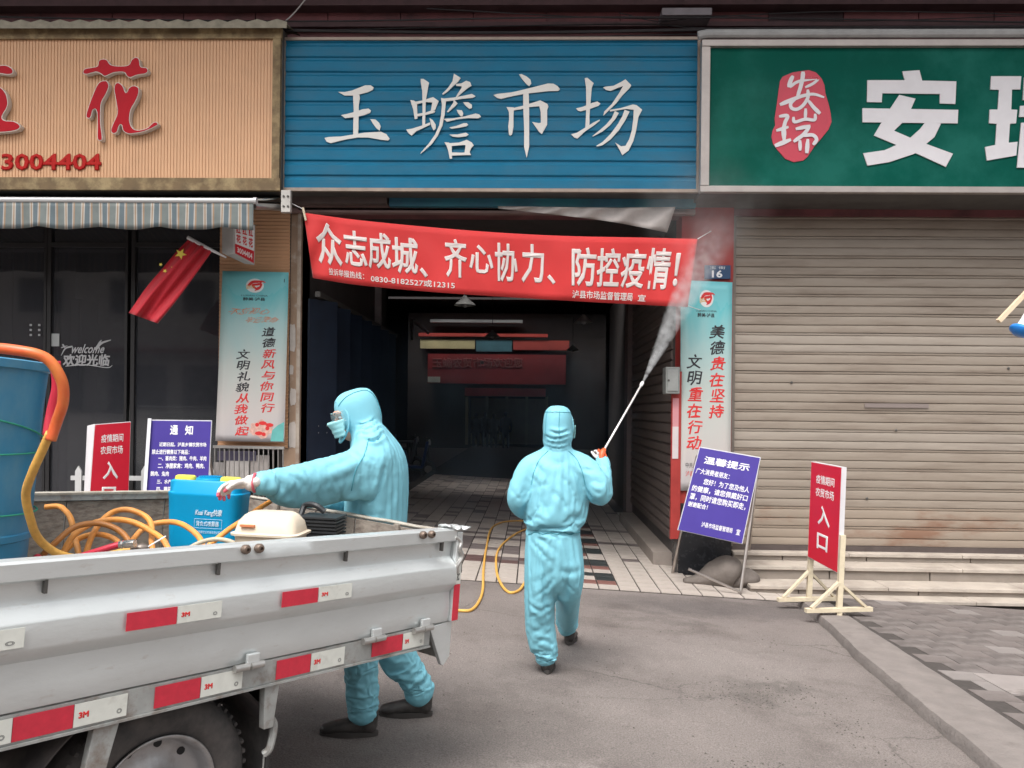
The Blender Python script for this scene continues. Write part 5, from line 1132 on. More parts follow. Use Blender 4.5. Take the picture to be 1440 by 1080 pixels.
# underside
CH = mat('chassis_dark', (.045, .042, .045), .75, .1, var=.4, vscale=9, col2=(.12, .1, .09), c2amt=.6, c2scale=6)
for y in (.32, 1.12): mb = tmb(); mb.box((-4.0, y, -.2), (-.05, y+.07, -.085)); mb.build('chassis_rail', CH, trk)
for x in (-.2, -.75, -1.75, -2.4): mb = tmb(); mb.box((x, .03, -.085), (x+.05, WB-.03, -.031)); mb.build('crossmember', CH, trk)
mb = tmb(); mb.prism([(-.10, .0, -.012), (.034, .0, -.003), (.034, .0, -.15), (.0, .0, -.185), (-.012, .0, -.18)], (0, .02, 0)); mb.build('corner_gusset', SILVER, trk, bev=.002)
mb = tmb(); mb.box((.0, .02, -.16), (.03, WB-.02, -.03)); mb.build('rear_skirt', SILVERD, trk)
mb = tmb(); mb.box((-.62, .25, -.16), (-.15, 1.25, -.1)); mb.build('spare_wheel_carrier', CH, trk)
WR = .322; wc = TL(-1.19, .17, 0); wz = gz(wc.x, wc.y)+WR; wcl = TINV @ Vector((wc.x, wc.y, wz))
def wheel(x, y, zc, flip=1):
    c = Vector((x, y, zc)); ax = (0, flip, 0)   # axis points to the hub's inside
    mb = tmb(); n = 64; P = []
    for t in range(25):
        a = -math.pi*1.28/2+math.pi*1.28*t/24; P.append((WR-.075+.075*math.cos(a)*(1 if math.cos(a) > 0 else .6), .0875*math.sin(a)*(1.0)))
    P = [(.186, -.07), (.208, -.088), (.25, -.098), (.285, -.092), (.303, -.076), (.311, -.06), (WR, -.03), (WR, .03), (.311, .06), (.303, .076), (.285, .092), (.25, .098), (.208, .088), (.186, .07)]
    mb.lathe(c, ax, P, n); ty_ = mb.build('tyre', RUBBER, trk, smooth='all')
    mb = tmb()
    for k in range(56):
        a = 2*math.pi*k/56
        for s in (-1, 1):
            d = Vector((math.cos(a), 0, math.sin(a))); e = Vector((-math.sin(a), 0, math.cos(a))); q = c+d*(WR-.0105)+Vector((0, s*.045, 0))
            mb.bar(q-Vector((0, .028, 0))+e*.006*s, q+Vector((0, .028, 0)), .012, .012, up=d)
    tag(mb.build('tread', RUBBER, ty_), kind='stuff')
    RIM = mat('rim_steel', (.42, .42, .43), .4, .6, var=.15, vscale=9, col2=(.22, .18, .15), c2amt=.6, c2scale=8)
    mb = tmb(); mb.lathe(c, ax, [(.188, -.075), (.195, -.09), (.190, -.092), (.18, -.08), (.172, -.04), (.162, -.02), (.13, -.012), (.085, -.03), (.065, -.055), (.04, -.06), (0, -.06)], n); rim = mb.build('rim', RIM, trk, smooth='all')
    for k in range(10):
        a = 2*math.pi*k/10+.12; mb = tmb(); mb.lathe(c+Vector((math.cos(a)*.15, -.020 if flip > 0 else .02, math.sin(a)*.15)), ax, [(.0, 0), (.013, 0), (.013, .01), (0, .01)], 12); mb.build('vent_hole', BLACK, rim)
    for k in range(5):
        a = 2*math.pi*k/5; mb = tmb(); mb.lathe(c+Vector((math.cos(a)*.052, -.062*flip, math.sin(a)*.052)), ax, [(0, -.02), (.009, -.02), (.011, .01)], 6); mb.build('wheel_nut', DSTEEL, rim)
wheel(wcl.x, .17, wcl.z); 
wheel(wcl.x, WB-.17, wcl.z, -1)
wheel(wcl.x-2.0, .17, wcl.z, 1)
mb = tmb(); mb.tube([(wcl.x, .2, wcl.z), (wcl.x, WB-.2, wcl.z)], .045, 12); mb.build('axle', CH, trk)
mb = tmb()
for k in range(4): mb.tube(cr([(wcl.x-.45+.07*k, .33, -.2), (wcl.x, .33, wcl.z+.06-.012*k), (wcl.x+.45-.07*k, .33, -.2)], 5), .011, 6)
mb.build('leaf_spring', CH, trk)
# wheel arch liner and stays
mb = tmb(); cx, cz = wcl.x, wcl.z
mb.grid(lambda s, t: Vector((cx+(WR+.085)*math.cos(math.pi*(.12+.76*s)), .06+.34*t, cz+(WR+.05)*math.sin(math.pi*(.12+.76*s)))), 24, 2); mb.build('wheel_arch', CH, trk, smooth='all', solid=.006)
mb = tmb(); mb.box((-1.235+.44, .06, -.48), (-1.235+.452, .34, -.09)); mb.build('mudflap', RUBBER, trk)
mb = tmb(); mb.box((-1.235+.44, .42, -.4), (-1.235+.46, 1.1, -.09)); mb.build('rear_plate', CH, trk)
p = thit(383, 960, .0)
mb = tmb(); mb.hexa([(p.x-.028, .0, -.09), (p.x+.03, .0, -.09), (p.x+.018, .0, -.235), (p.x-.018, .0, -.235)], (0, .03, 0)); mb.build('stay', SILVERD, trk, bev=.003)
mb = tmb(); mb.tube(cr([(p.x+.02, .02, -.21), (p.x+.035, .02, -.24), (p.x+.025, .02, -.31), (p.x+.01, .03, -.33)], 4), .013, 8); mb.tube([(p.x+.012, .03, -.33), (p.x+.012, .03, -.62)], .003, 6); mb.build('stay_rod', SILVERD, trk)
p = thit(150, 1000, .0)
mb = tmb(); mb.hexa([(p.x-.03, .0, -.09), (p.x+.04, .0, -.09), (p.x-.03, .0, -.42), (p.x-.075, .0, -.42)], (0, .03, 0)); mb.build('stay', SILVERD, trk, bev=.003)
# cab ahead of the bed (outside the picture)
CABM = mat('cab_silver', (.46, .49, .49), .3, .25, var=.05)
mb = tmb(); mb.prism([(-LB-.1, .0, -.25), (-LB-.1, .0, .95), (-LB-.9, .0, 1.0), (-LB-1.35, .0, .45), (-LB-1.6, .0, .3), (-LB-1.65, .0, -.25)], (0, WB, 0)); mb.build('cab', CABM, trk, bev=.02)
mb = tmb(); mb.prism([(-LB-.2, -.004, .45), (-LB-.2, -.004, .88), (-LB-.85, -.004, .92), (-LB-1.2, -.004, .45)], (0, .003, 0)); mb.build('window', mat('cab_glass', (.03, .04, .045), .08), trk)
mb = tmb(); mb.box((-LB-.12, .2, .5), (-LB-.098, WB-.2, .88)); mb.build('window', MATS['cab_glass'], trk)

# ================================================================== LOAD ON THE TRUCK BED
def toT(p): return TINV @ p
# blue barrel
bc = toT(pt(-84, 700, 2.7)); bx, by = bc.x, bc.y
BAR = mat('barrel_blue', (.035, .22, .40), .42, var=.12, vscale=3, col2=(.22, .38, .42), c2amt=.45, c2scale=2.2, stretch=(1, 1, .6), bump=.001, bscale=14)
brl = thing('blue_barrel', TL(bx, by, 0), 'large faded blue plastic barrel at the front of the truck bed', 'barrel')
ztop = (toT(pt(40, 503, 2.5))).z
prof_b = [(.0, .005), (.245, .005), (.262, .02), (.268, .1), (.272, .3), (.279, .305), (.279, .325), (.274, .33), (.280, ztop-.16), (.285, ztop-.05), (.286, ztop-.035), (.302, ztop-.03), (.304, ztop-.004), (.296, ztop), (.280, ztop-.004), (.276, ztop-.05), (.262, .05), (.0, .04)]
mb = tmb(); mb.lathe((bx, by, 0), (0, 0, 1), prof_b, 72); mb.build('body', BAR, brl, smooth=True)
grs = mat('green_string', (.03, .3, .2), .6)
for i, (z0, z1) in enumerate(((.60, .74), (.62, .60), (.40, .40))):
    mb = tmb(); r = .288; mb.tube([(bx+r*math.cos(a), by+r*math.sin(a), z0+(z1-z0)*(.5+.5*math.cos(a*1+2.2))) for a in [k*math.pi/24 for k in range(49)]], .0032, 6)
    o = mb.build('string', grs, None, loc=TL(bx, by, .5)); tag(o, ('thin green string slanting round the blue barrel', 'thin green string tied level round the blue barrel', 'lowest green string round the blue barrel')[i], 'string')
# hoses
HO = mat('hose_orange', (.80, .33, .07), .5, var=.2, vscale=20, col2=(.5, .24, .1), c2amt=.5, c2scale=9); HOR = mat('hose_orange_red', (.66, .12, .04), .35, var=.12, vscale=15, col2=(.7, .25, .06), c2amt=.7, c2scale=6)
HY_ = mat('hose_yellow', (.70, .39, .09), .48, var=.14, vscale=60, bump=.0006, bscale=200); HR = mat('hose_red', (.55, .03, .06), .4, var=.1); HB_ = mat('hose_beige', (.45, .4, .3), .5)
def hose(pp, r, m, label, name='hose', group=None, k=8):
    P = cr([pt(u, v, D) for u, v, D in pp], k); mb = MB(); P = [p+Vector((noise.noise(p*8)*.006, noise.noise(p*8+Vector((5, 0, 0)))*.006, noise.noise(p*8+Vector((0, 5, 0)))*.006)) for p in P]; mb.tube(P, r, 12); o = mb.build(name, m, None, loc=P[0], smooth='all'); return tag(o, label, 'hose', group)
hose([(-160, 560, 2.45), (-90, 505, 2.4), (-20, 491, 2.38), (30, 492, 2.38), (66, 505, 2.4), (86, 535, 2.42), (88, 565, 2.44), (80, 595, 2.46), (72, 618, 2.46)], 0.0165, HOR, 'thick orange red hose arching over the rim of the blue barrel')
hose([(76, 508, 2.49), (79, 545, 2.5), (74, 580, 2.5), (69, 612, 2.49)], .0165, HR, 'short red hose hanging inside the bend of the thick orange hose')
hose([(72, 608, 2.46), (60, 632, 2.48), (46, 662, 2.5), (37, 698, 2.55), (42, 735, 2.6), (60, 765, 2.68), (90, 783, 2.75), (130, 784, 2.83), (188, 772, 2.9)], .0135, HY_, 'yellow hose running down from the red hoses in front of the barrel')
co = [([(62, 713, 3.3), (85, 714, 3.3), (99, 730, 3.2), (105, 755, 3.15), (112, 785, 3.05)], 'orange hose end curving up by the far side of the barrel'),
 ([(58, 783, 2.9), (75, 765, 2.9), (105, 742, 2.95), (140, 736, 3.0), (170, 748, 3.0), (190, 778, 2.95)], 'brownish orange hose loop lowest and nearest in the coil'),
 ([(85, 785, 2.95), (105, 752, 3.0), (132, 735, 3.08), (170, 731, 3.1), (205, 741, 3.1), (228, 758, 3.05), (240, 775, 3.0)], 'long orange hose loop reaching the blue sprayer foot'),
 ([(118, 788, 3.05), (130, 752, 3.1), (155, 722, 3.2), (180, 717, 3.2), (204, 727, 3.2), (214, 745, 3.15), (214, 775, 3.05)], 'tallest orange hose loop in the coil'),
 ([(180, 770, 3.1), (200, 745, 3.2), (225, 735, 3.25), (255, 737, 3.2), (278, 755, 3.1), (288, 775, 3.05)], 'orange hose loop passing in front of the blue sprayer'),
 ([(90, 778, 3.1), (112, 757, 3.15), (140, 752, 3.15), (165, 762, 3.1), (180, 785, 3.05)], 'small orange hose loop inside the coil')]
for i, (pp, lab) in enumerate(co): hose(pp, .0112, HO if i != 1 else mat('hose_brown', (.4, .16, .04), .45, var=.15), lab, group='coiled orange hoses on the truck bed')
hose([(284, 776, 3.05), (312, 752, 3.12), (345, 729, 3.25), (382, 703, 3.45), (402, 691, 3.62), (425, 690, 3.8), (440, 704, 3.92)], .0105, HO, 'straight orange hose slanting up across the sprayer to the reaching person')
hose([(255, 778, 3.0), (280, 764, 3.02), (305, 758, 3.03), (330, 764, 3.02), (345, 775, 3.0)], .009, HB_, 'thin beige hose arching at the foot of the cream pump cover')
hose([(52, 782, 2.86), (60, 790, 2.84), (72, 796, 2.82)], .014, HR, 'pinkish red hose stub at the foot of the barrel')
hose([(112, 783, 2.8), (135, 775, 2.8), (170, 765, 2.82), (188, 763, 2.83)], .0115, HR, 'pinkish red hose lying in front of the orange coil')
cp = thing('hose_coupling', pt(190, 768, 2.85), 'metal hose couplings with a white spray rod in front of the coil', 'hose coupling')
def axl(a, b, prof, m, nm, n=14): a, b = Vector(a), Vector(b); mb = MB(); mb.lathe(a, b-a, prof, n); return mb.build(nm, m, cp, smooth=True)
a, b = pt(168, 766, 2.82), pt(190, 764, 2.82); L_ = (b-a).length
axl(a, b, [(0, 0), (.013, 0), (.015, .01), (.012, .014), (.015, .02), (.015, L_), (0, L_)], mat('chrome', (.6, .58, .55), .25, .9), 'ferrule')
a, b = pt(184, 774, 2.86), pt(208, 770, 2.88); L_ = (b-a).length
axl(a, b, [(0, 0), (.017, 0), (.019, .01), (.014, .016), (.019, .022), (.019, L_*.7), (.012, L_), (0, L_)], mat('coupling_dark', (.2, .17, .15), .4, .6), 'nut')
mb = MB(); mb.tube([pt(208, 769, 2.88), pt(233, 754, 2.95)], .0028, 6); mb.build('rod', WHITE, cp)
# blue knapsack sprayer
sp0 = pt(294, 770, 3.4); spl = toT(sp0); spw = TL(spl.x, spl.y, 0)
rgt = Vector((RT.x, RT.y, 0)).normalized(); rgt = (rgt*math.cos(R(-4))+Vector((-rgt.y, rgt.x, 0))*math.sin(R(-4))).normalized(); upv = du_.copy(); upv = (upv+Vector((0, 0, 1))).normalized(); rgt = (rgt-upv*rgt.dot(upv)).normalized(); bkv = upv.cross(rgt).normalized()
if bkv.y < 0: bkv = -bkv
SM = Matrix(((rgt.x, bkv.x, upv.x, spw.x), (rgt.y, bkv.y, upv.y, spw.y), (rgt.z, bkv.z, upv.z, spw.z), (0, 0, 0, 1)))
def smb(): b = MB(); b.M = SM; return b
kp = thing('knapsack_sprayer', spw, 'bright blue plastic knapsack sprayer with yellow caps standing on the truck bed', 'sprayer')
KB = mat('sprayer_blue', (.002, .29, .56), .4, spec=.3, var=.06, vscale=4)
KY = mat('cap_yellow', (.78, .68, .1), .4, var=.05)
def rrect(w, d, r, z, n=5, cx=0, cy=0):
    P = []
    for (sx, sy, a0) in ((1, 1, 0), (-1, 1, 90), (-1, -1, 180), (1, -1, 270)):
        for k in range(n+1): a = R(a0+90*k/n); P.append(Vector((cx+sx*(w/2-r)+r*math.cos(a), cy+sy*(d/2-r)+r*math.sin(a), z)))
    return P
def loftr(mb, rings, cap=True):
    n = len(rings[0]); vs = [p for r in rings for p in r]; fs = [(i*n+k, i*n+(k+1) % n, (i+1)*n+(k+1) % n, (i+1)*n+k) for i in range(len(rings)-1) for k in range(n)]
    if cap: fs += [tuple(range(n))[::-1], tuple((len(rings)-1)*n+k for k in range(n))]
    return mb.add(vs, fs)
hT = (toT(pt(294, 674, 3.4))).z
SW_, SD_ = .93, .70
mb = smb(); loftr(mb, [rrect(w*SW_, d*SD_, r, z) for w, d, r, z in ((.30, .17, .03, .0), (.315, .19, .04, .03), (.322, .2, .045, .15), (.335, .21, .045, .3), (.345, .22, .045, hT-.075), (.35, .225, .045, hT-.065), (.35, .225, .045, hT-.055), (.338, .215, .045, hT-.05), (.34, .21, .045, hT-.008), (.31, .19, .04, hT-.0), (.30, .18, .04, hT-.014))]); mb.build('tank', KB, kp, smooth=True)
mb = smb(); mb.lathe((0, .0, hT-.03), (0, 0, 1), [(.055, 0), (.06, .01), (.06, .028), (.056, .036), (.045, .04), (.0, .042)], 28); mb.build('filler_lid', KB, kp, smooth=True)
mb = smb()
for k in range(5): mb.lathe((0, .0, hT+.015), (0, 0, 1), [(.010+.009*k, -.006), (.010+.009*k, -.001), (.013+.009*k, -.001), (.013+.009*k, -.006)], 24)
mb.build('lid_ribs', KB, kp)
for sx in (-1, 1):
    mb = smb(); loftr(mb, [rrect(.088, .055, .025, hT-.025, cx=sx*.1, cy=-.02), rrect(.092, .058, .027, hT-.005, cx=sx*.1, cy=-.02), rrect(.086, .052, .025, hT+.012, cx=sx*.1, cy=-.02), rrect(.07, .04, .018, hT+.016, cx=sx*.1, cy=-.02)]); mb.build('yellow_cap', KY, kp, smooth=True)
sfn = lambda s, t: (SM @ Vector((-.16+.32*s, -.112-.0*t, hT*(1-t))), -bkv)
yv = -.1135
def sfn(s, t):
    z = hT*(1-t); d = (.105 if z > .3 else .1+.005*(z-.15)/.15 if z > .15 else .1)*SD_+.003; return SM @ Vector((-.155+.31*s, -d, z)), -bkv
text(kp, 'lettering', 'Kuai Kang快康', sfn, (.42, .235, .80, .30), mat('print_pale', (.5, .65, .75), .5), bold=.03, thick=.001, shear=.2)
text(kp, 'lettering', '背负式喷雾器', sfn, (.44, .335, .76, .38), MATS['print_pale'], bold=.02, thick=.001)
text(kp, 'lettering', '临沂快康农业机械有限公司', sfn, (.42, .415, .78, .44), MATS['print_pale'], thick=.001)
mb = MB(); 
for a, b in (((.415, .32), (.80, .32)), ((.80, .32), (.80, .395)), ((.80, .395), (.415, .395)), ((.415, .395), (.415, .32))): mb.tube([sfn(*a)[0], sfn(*b)[0]], .0007, 4)
mb.build('label_outline', MATS['print_pale'], kp)
# pump with cream cover and black finned engine
pc = toT(pt(385, 765, 3.05)); pw = TL(pc.x, pc.y, 0)
PMx = SM.copy(); PMx.translation = pw
def pmb(): b = MB(); b.M = PMx; return b
pm = thing('motor_pump', pw, 'motor pump with a cream plastic cover and a black finned engine on the truck bed', 'pump')
CREAM = mat('cream_plastic', (.70, .60, .47), .35, var=.04)
zr_ = (toT(pt(385, 750, 3.05))).z; zt_ = (toT(pt(385, 719, 3.05))).z
mb = pmb(); loftr(mb, [rrect(.22, .17, .03, zr_-.12), rrect(.235, .185, .035, zr_-.01), rrect(.24, .19, .035, zr_-.001)]); mb.build('cover_base', CREAM, pm, smooth=True)
mb = pmb(); loftr(mb, [rrect(.262, .21, .04, zr_), rrect(.264, .212, .04, zr_+.008), rrect(.24, .19, .04, zr_+.012), rrect(.225, .18, .05, zr_+.05), rrect(.19, .15, .05, zt_-.012), rrect(.16, .12, .045, zt_-.002), rrect(.12, .09, .04, zt_)]); mb.build('cover_lid', CREAM, pm, smooth=True)
mb = pmb(); mb.box((-.085, -.103, zr_+.035), (-.03, -.088, zr_+.043)); mb.build('cover_mark', INKO, pm)
mb = pmb(); mb.box((-.1, -.08, .0), (.1, .08, zr_-.12)); mb.build('engine_block', CH, pm)
for k in range(5): mb = pmb(); mb.box((-.11, -.09, .02+.03*k), (.11, .09, .03+.03*k)); mb.build('engine_fin', CH, pm)
FB = mat('finned_black', (.03, .032, .035), .5, .2, var=.3)
e = toT(pt(455, 758, 3.25)); eo = PMx.inverted() @ TL(e.x, e.y, 0)
ez1 = (toT(pt(455, 722, 3.25))).z
mb = pmb(); mb.box((eo.x-.075, eo.y-.07, .05), (eo.x+.075, eo.y+.07, ez1-.02)); mb.build('motor', FB, pm, bev=.006)
for k in range(9):
    z = ez1-.018-.014*k; mb = pmb(); mb.box((eo.x-.082+.004*(k < 1), eo.y-.078, z-.004), (eo.x+.082, eo.y+.078, z+.003)); mb.build('fin', FB, pm)
mb = pmb(); mb.tube(cr([(eo.x-.09, eo.y, ez1-.02), (eo.x-.08, eo.y+.02, ez1+.02), (eo.x-.03, eo.y, ez1+.025), (eo.x+.01, eo.y, ez1+.0)], 5), .012, 8); mb.build('manifold', FB, pm)
mb = pmb(); mb.box((-.12, -.1, 0), (eo.x+.1, .12, .02)); mb.build('base_frame', CH, pm)

# yellow hose on the ground between the truck and the sprayer man
def ghose(pts, r, m, label):
    P = []
    for u, v, q in pts:
        p = ong(u, v, r) if v > 824 else onf(u, v, r+.004)
        if q: p = p+Vector((0, 0, q))
        P.append(p)
    P = cr(P, 8)
    for p in P:
        g = (gz(p.x, p.y) if p.y < TILE_Y else fz(p.x)+.004)+r
        if p.z < g: p.z = g
    mb = MB(); mb.tube(P, r, 10); return tag(mb.build('hose', m, None, loc=P[0], smooth='all'), label, 'hose')
ghose([(500, 905, 0), (560, 885, 0), (612, 866, 0), (640, 859, 0), (662, 858, 0), (674, 845, 0), (679, 828, 0), (680, 800, 0), (684, 770, 0), (692, 742, 0), (715, 733, 0), (760, 734, 0), (790, 745, 0)], .013, HY_, 'yellow hose snaking from the truck over the tiles on the left')
ghose([(770, 740, 0), (738, 745, 0), (716, 757, 0), (700, 775, 0), (698, 800, 0), (704, 820, 0), (716, 833, 0), (730, 830, 0), (742, 815, 0), (765, 800, 0)], .013, HY_, 'yellow hose loop lying just left of the walking man')
VOX = .0142
# ================================================================== PEOPLE
SUIT = mat('suit_teal', (.20, .50, .60), .6, var=.08, vscale=4, spec=.4)
def cloth_mat():
    t = SUIT.node_tree; N = t.nodes.new; L = t.links.new; b = t.nodes['Principled BSDF']; tc = N('ShaderNodeTexCoord')
    wn = N('ShaderNodeTexNoise'); wn.inputs['Scale'].default_value = 3; L(tc.outputs['Object'], wn.inputs['Vector'])
    mx = N('ShaderNodeVectorMath'); mx.operation = 'MULTIPLY_ADD'; mx.inputs[1].default_value = (.35, .35, .35); L(wn.outputs['Color'], mx.inputs[0]); L(tc.outputs['Object'], mx.inputs[2])
    prev = None
    for sc_, rot, st, dist in ((4.0, .6, (1.0, 1.0, .55), .003), (9, -.7, (1.0, 1.0, .5), .002), (30, .2, (1, 1, 1), .001)):
        mp = N('ShaderNodeMapping'); mp.inputs['Rotation'].default_value = (rot*.4, rot, 0); mp.inputs['Scale'].default_value = st; L(mx.outputs[0], mp.inputs[0])
        n = N('ShaderNodeTexNoise'); n.noise_type = 'RIDGED_MULTIFRACTAL'; n.inputs['Scale'].default_value = sc_; n.inputs['Detail'].default_value = 1.5; n.inputs['Roughness'].default_value = .4; n.normalize = True; L(mp.outputs[0], n.inputs['Vector'])
        bp = N('ShaderNodeBump'); bp.inputs['Strength'].default_value = .9; bp.inputs['Distance'].default_value = dist; L(n.outputs[0], bp.inputs['Height'])
        if prev: L(prev, bp.inputs['Normal'])
        prev = bp.outputs[0]
    L(prev, b.inputs['Normal'])
cloth_mat()
from mathutils.bvhtree import BVHTree
def pxhit(o):
    me = o.data; t = BVHTree.FromPolygons([v.co+ORG[o.name] for v in me.vertices], [tuple(p.vertices) for p in me.polygons])
    def f(pts, off=.001):
        out = []
        for u, v in pts:
            loc, n, i_, d_ = t.ray_cast(EYE, ray(u, v).normalized())
            if loc is not None: out.append(loc+n*off)
        return out
    return f
def snapper(o):
    org = o.matrix_world.translation if o.parent is None else ORG[o.name]; me = o.data
    t = BVHTree.FromPolygons([v.co.copy() for v in me.vertices], [tuple(p.vertices) for p in me.polygons])
    def f(pts, off=.001):
        out = []
        for p in pts:
            loc, n, i_, d_ = t.find_nearest(Vector(p)-org); out.append(loc+org+n*off)
        return out
    return f
SUITP = mat('suit_seam', (.05, .27, .34), .6)
SKIN = mat('skin', (.55, .3, .22), .5); GLOVE = mat('glove_white', (.72, .68, .66), .45, var=.08, vscale=40, bump=.0008, bscale=90)
PINK = mat('pink_glove', (.62, .12, .16), .5); MASKM = mat('mask_pale', (.3, .62, .66), .7, var=.05, bump=.001, bscale=60)
SHOE = mat('shoe_black', (.035, .032, .03), .45, var=.4, vscale=20, bump=.001, bscale=60, col2=(.12, .105, .1), c2amt=.5, c2scale=8); SOLE = mat('shoe_sole', (.05, .045, .042), .8, var=.3)
def loft(path, radii, ref=(1, 0, 0), n=20, k=5):
    """path of points, radii (along ref, across); smooth tube with rounded ends"""
    P = cr(path, k); ra = spline([r[0] for r in radii], k); rb = spline([r[1] for r in radii], k); ref = Vector(ref); rings = []; m = len(P)
    def ring(c, d, a_, b_):
        x = ref-d*ref.dot(d)
        if x.length < .05: x = Vector((0, 1, 0))-d*d.y
        x.normalize(); y = d.cross(x); return [c+x*(math.cos(t)*a_)+y*(math.sin(t)*b_) for t in [2*math.pi*q/n for q in range(n)]]
    d0 = (P[1]-P[0]).normalized(); d1 = (P[-1]-P[-2]).normalized()
    for q in (0.05, .5, .85): s = math.sin(q*math.pi/2); rings.append(ring(P[0]-d0*math.cos(q*math.pi/2)*min(ra[0], rb[0])*.8, d0, ra[0]*s, rb[0]*s))
    for i in range(m): rings.append(ring(P[i], (P[min(i+1, m-1)]-P[max(i-1, 0)]).normalized(), ra[i], rb[i]))
    for q in (.85, .5, .05): s = math.sin(q*math.pi/2); rings.append(ring(P[-1]+d1*math.cos(q*math.pi/2)*min(ra[-1], rb[-1])*.8, d1, ra[-1]*s, rb[-1]*s))
    mb = MB(); loftr(mb, rings); return mb
def ellips(c, rx, ry, rz, f=(0, -1, 0), up=(0, 0, 1), sq=1.0, n=32, m=20, box=0):
    """rx side, ry along f, rz up"""
    f = Vector(f).normalized(); up = Vector(up); up = (up-f*up.dot(f)).normalized(); s = f.cross(up); c = Vector(c); mb = MB(); rings = []
    for j in range(1, m):
        ph = math.pi*j/m; z = -math.cos(ph); r = math.sin(ph)
        r = r**sq if not box else (1-abs(z)**box)**(1/box); rings.append([c+s*(rx*r*math.cos(t))+f*(ry*r*math.sin(t))+up*(rz*z) for t in [2*math.pi*q/n for q in range(n)]])
    loftr(mb, rings); return mb
def apply_creases(me2, o0, creases):
    import numpy as np
    M_ = len(me2.vertices); V = np.empty(M_*3); me2.vertices.foreach_get('co', V); V = V.reshape(-1, 3)+np.array(o0); NN = np.empty(M_*3); me2.vertex_normals.foreach_get('vector', NN); NN = NN.reshape(-1, 3)
    J = np.array([noise.noise_vector(Vector(p)*9) for p in V])*.006; VJ = V+J; D_ = np.zeros(M_)
    tree = BVHTree.FromPolygons([Vector(p) for p in V], [tuple(p.vertices) for p in me2.polygons])
    def seg(A, B, w, dp, e0, e1):
        AB = B-A; L2 = max(AB.dot(AB), 1e-9); t = np.clip(((VJ-A)@AB)/L2, 0, 1); r = np.linalg.norm(VJ-(A+t[:, None]*AB), axis=1); amp = e0+(e1-e0)*t
        return dp*amp*(-np.exp(-(r/w)**2)+.55*np.exp(-((r-2.1*w)/(1.5*w))**2))
    for P_, w, dp in creases:
        Q = []
        for q0, q1 in P_:
            h = tree.ray_cast(q0, (q1-q0).normalized())[0]
            if h is not None: Q.append(np.array(h))
        if len(Q) < 2: continue
        k_ = len(Q)-1; e = [math.sin(math.pi*(.08+.84*i/k_)) for i in range(k_+1)]
        for i in range(k_): D_ += seg(Q[i], Q[i+1], w, dp, e[i], e[i+1])
    D_ = np.clip(D_, -.02, .02); V = V-np.array(o0)+NN*D_[:, None]; me2.vertices.foreach_set('co', V.ravel()); me2.update()
def fuse(name, mbs, vox, m, parent, smooth=3, disp=None, creases=None, label=None, loc=None, mats2=None):
    o0 = ORG[parent.name] if parent is not None else Vector(loc)
    vs, fs = [], []
    for b in mbs: k = len(vs); vs += [p-o0 for p in b.v]; fs += [tuple(k+i for i in f) for f in b.f]
    me = bpy.data.meshes.new('tmp'); me.from_pydata([tuple(v) for v in vs], [], fs); o = bpy.data.objects.new('tmp', me); COL.objects.link(o)
    r = o.modifiers.new('r', 'REMESH'); r.mode = 'VOXEL'; r.voxel_size = vox
    if smooth: s = o.modifiers.new('s', 'SMOOTH'); s.factor = .5; s.iterations = smooth
    me2 = bpy.data.meshes.new_from_object(o.evaluated_get(bpy.context.evaluated_depsgraph_get())); bpy.data.objects.remove(o)
    if creases: apply_creases(me2, o0, creases)
    if disp:
        nn = [v.normal.copy() for v in me2.vertices]
        for v, n in zip(me2.vertices, nn): v.co = v.co + n*disp(v.co+o0, n)
    me2.name = name; me2.materials.clear(); me2.materials.append(m)
    if mats2:
        for mm in mats2[0]: me2.materials.append(mm)
        for p in me2.polygons: p.material_index = mats2[1](p.center+o0)
    me2.polygons.foreach_set('use_smooth', [True]*len(me2.polygons))
    ob = mkobj(name, me2, parent, None if parent is not None else tuple(o0))
    if label: ob['label'] = label
    return ob
def folds(zones, seed=0, base=.006):
    base *= .25
    """zones: (centre, radius, amplitude, axis of the limb) - creases running across the axis"""
    def f(p, n):
        w = Vector((noise.noise(p*4+Vector((seed, 0, 0))), noise.noise(p*4+Vector((0, seed, 5))), noise.noise(p*4+Vector((3, 0, seed)))))*.07
        q = p+w
        a = noise.noise(Vector((q.x*7, q.y*7, q.z*4.5))+Vector((seed, 0, 0))); r1 = (1-abs(a)*2.2)
        b = noise.noise(Vector((q.x*13-q.z*9, q.y*13, q.z*12+q.x*6))+Vector((seed, 9, 0))); r2 = (1-abs(b)*2.4)
        d = base*(max(r1, -.6)*.9+max(r2, -.5)*.45-.3)
        for c, rad, amp, ax in zones:
            e = (p-c).length/rad
            if e < 1.6:
                t = (p-c).dot(ax); o1 = ax.orthogonal().normalized(); o2 = ax.cross(o1)
                s = noise.noise(Vector((t*26+3*noise.noise(p*7), (p-c).dot(o1)*6, (p-c).dot(o2)*6))+Vector((seed, 1, 1)))
                d += amp*math.exp(-e*e*1.6)*(1-abs(s)*2.6)
        return d
    return f
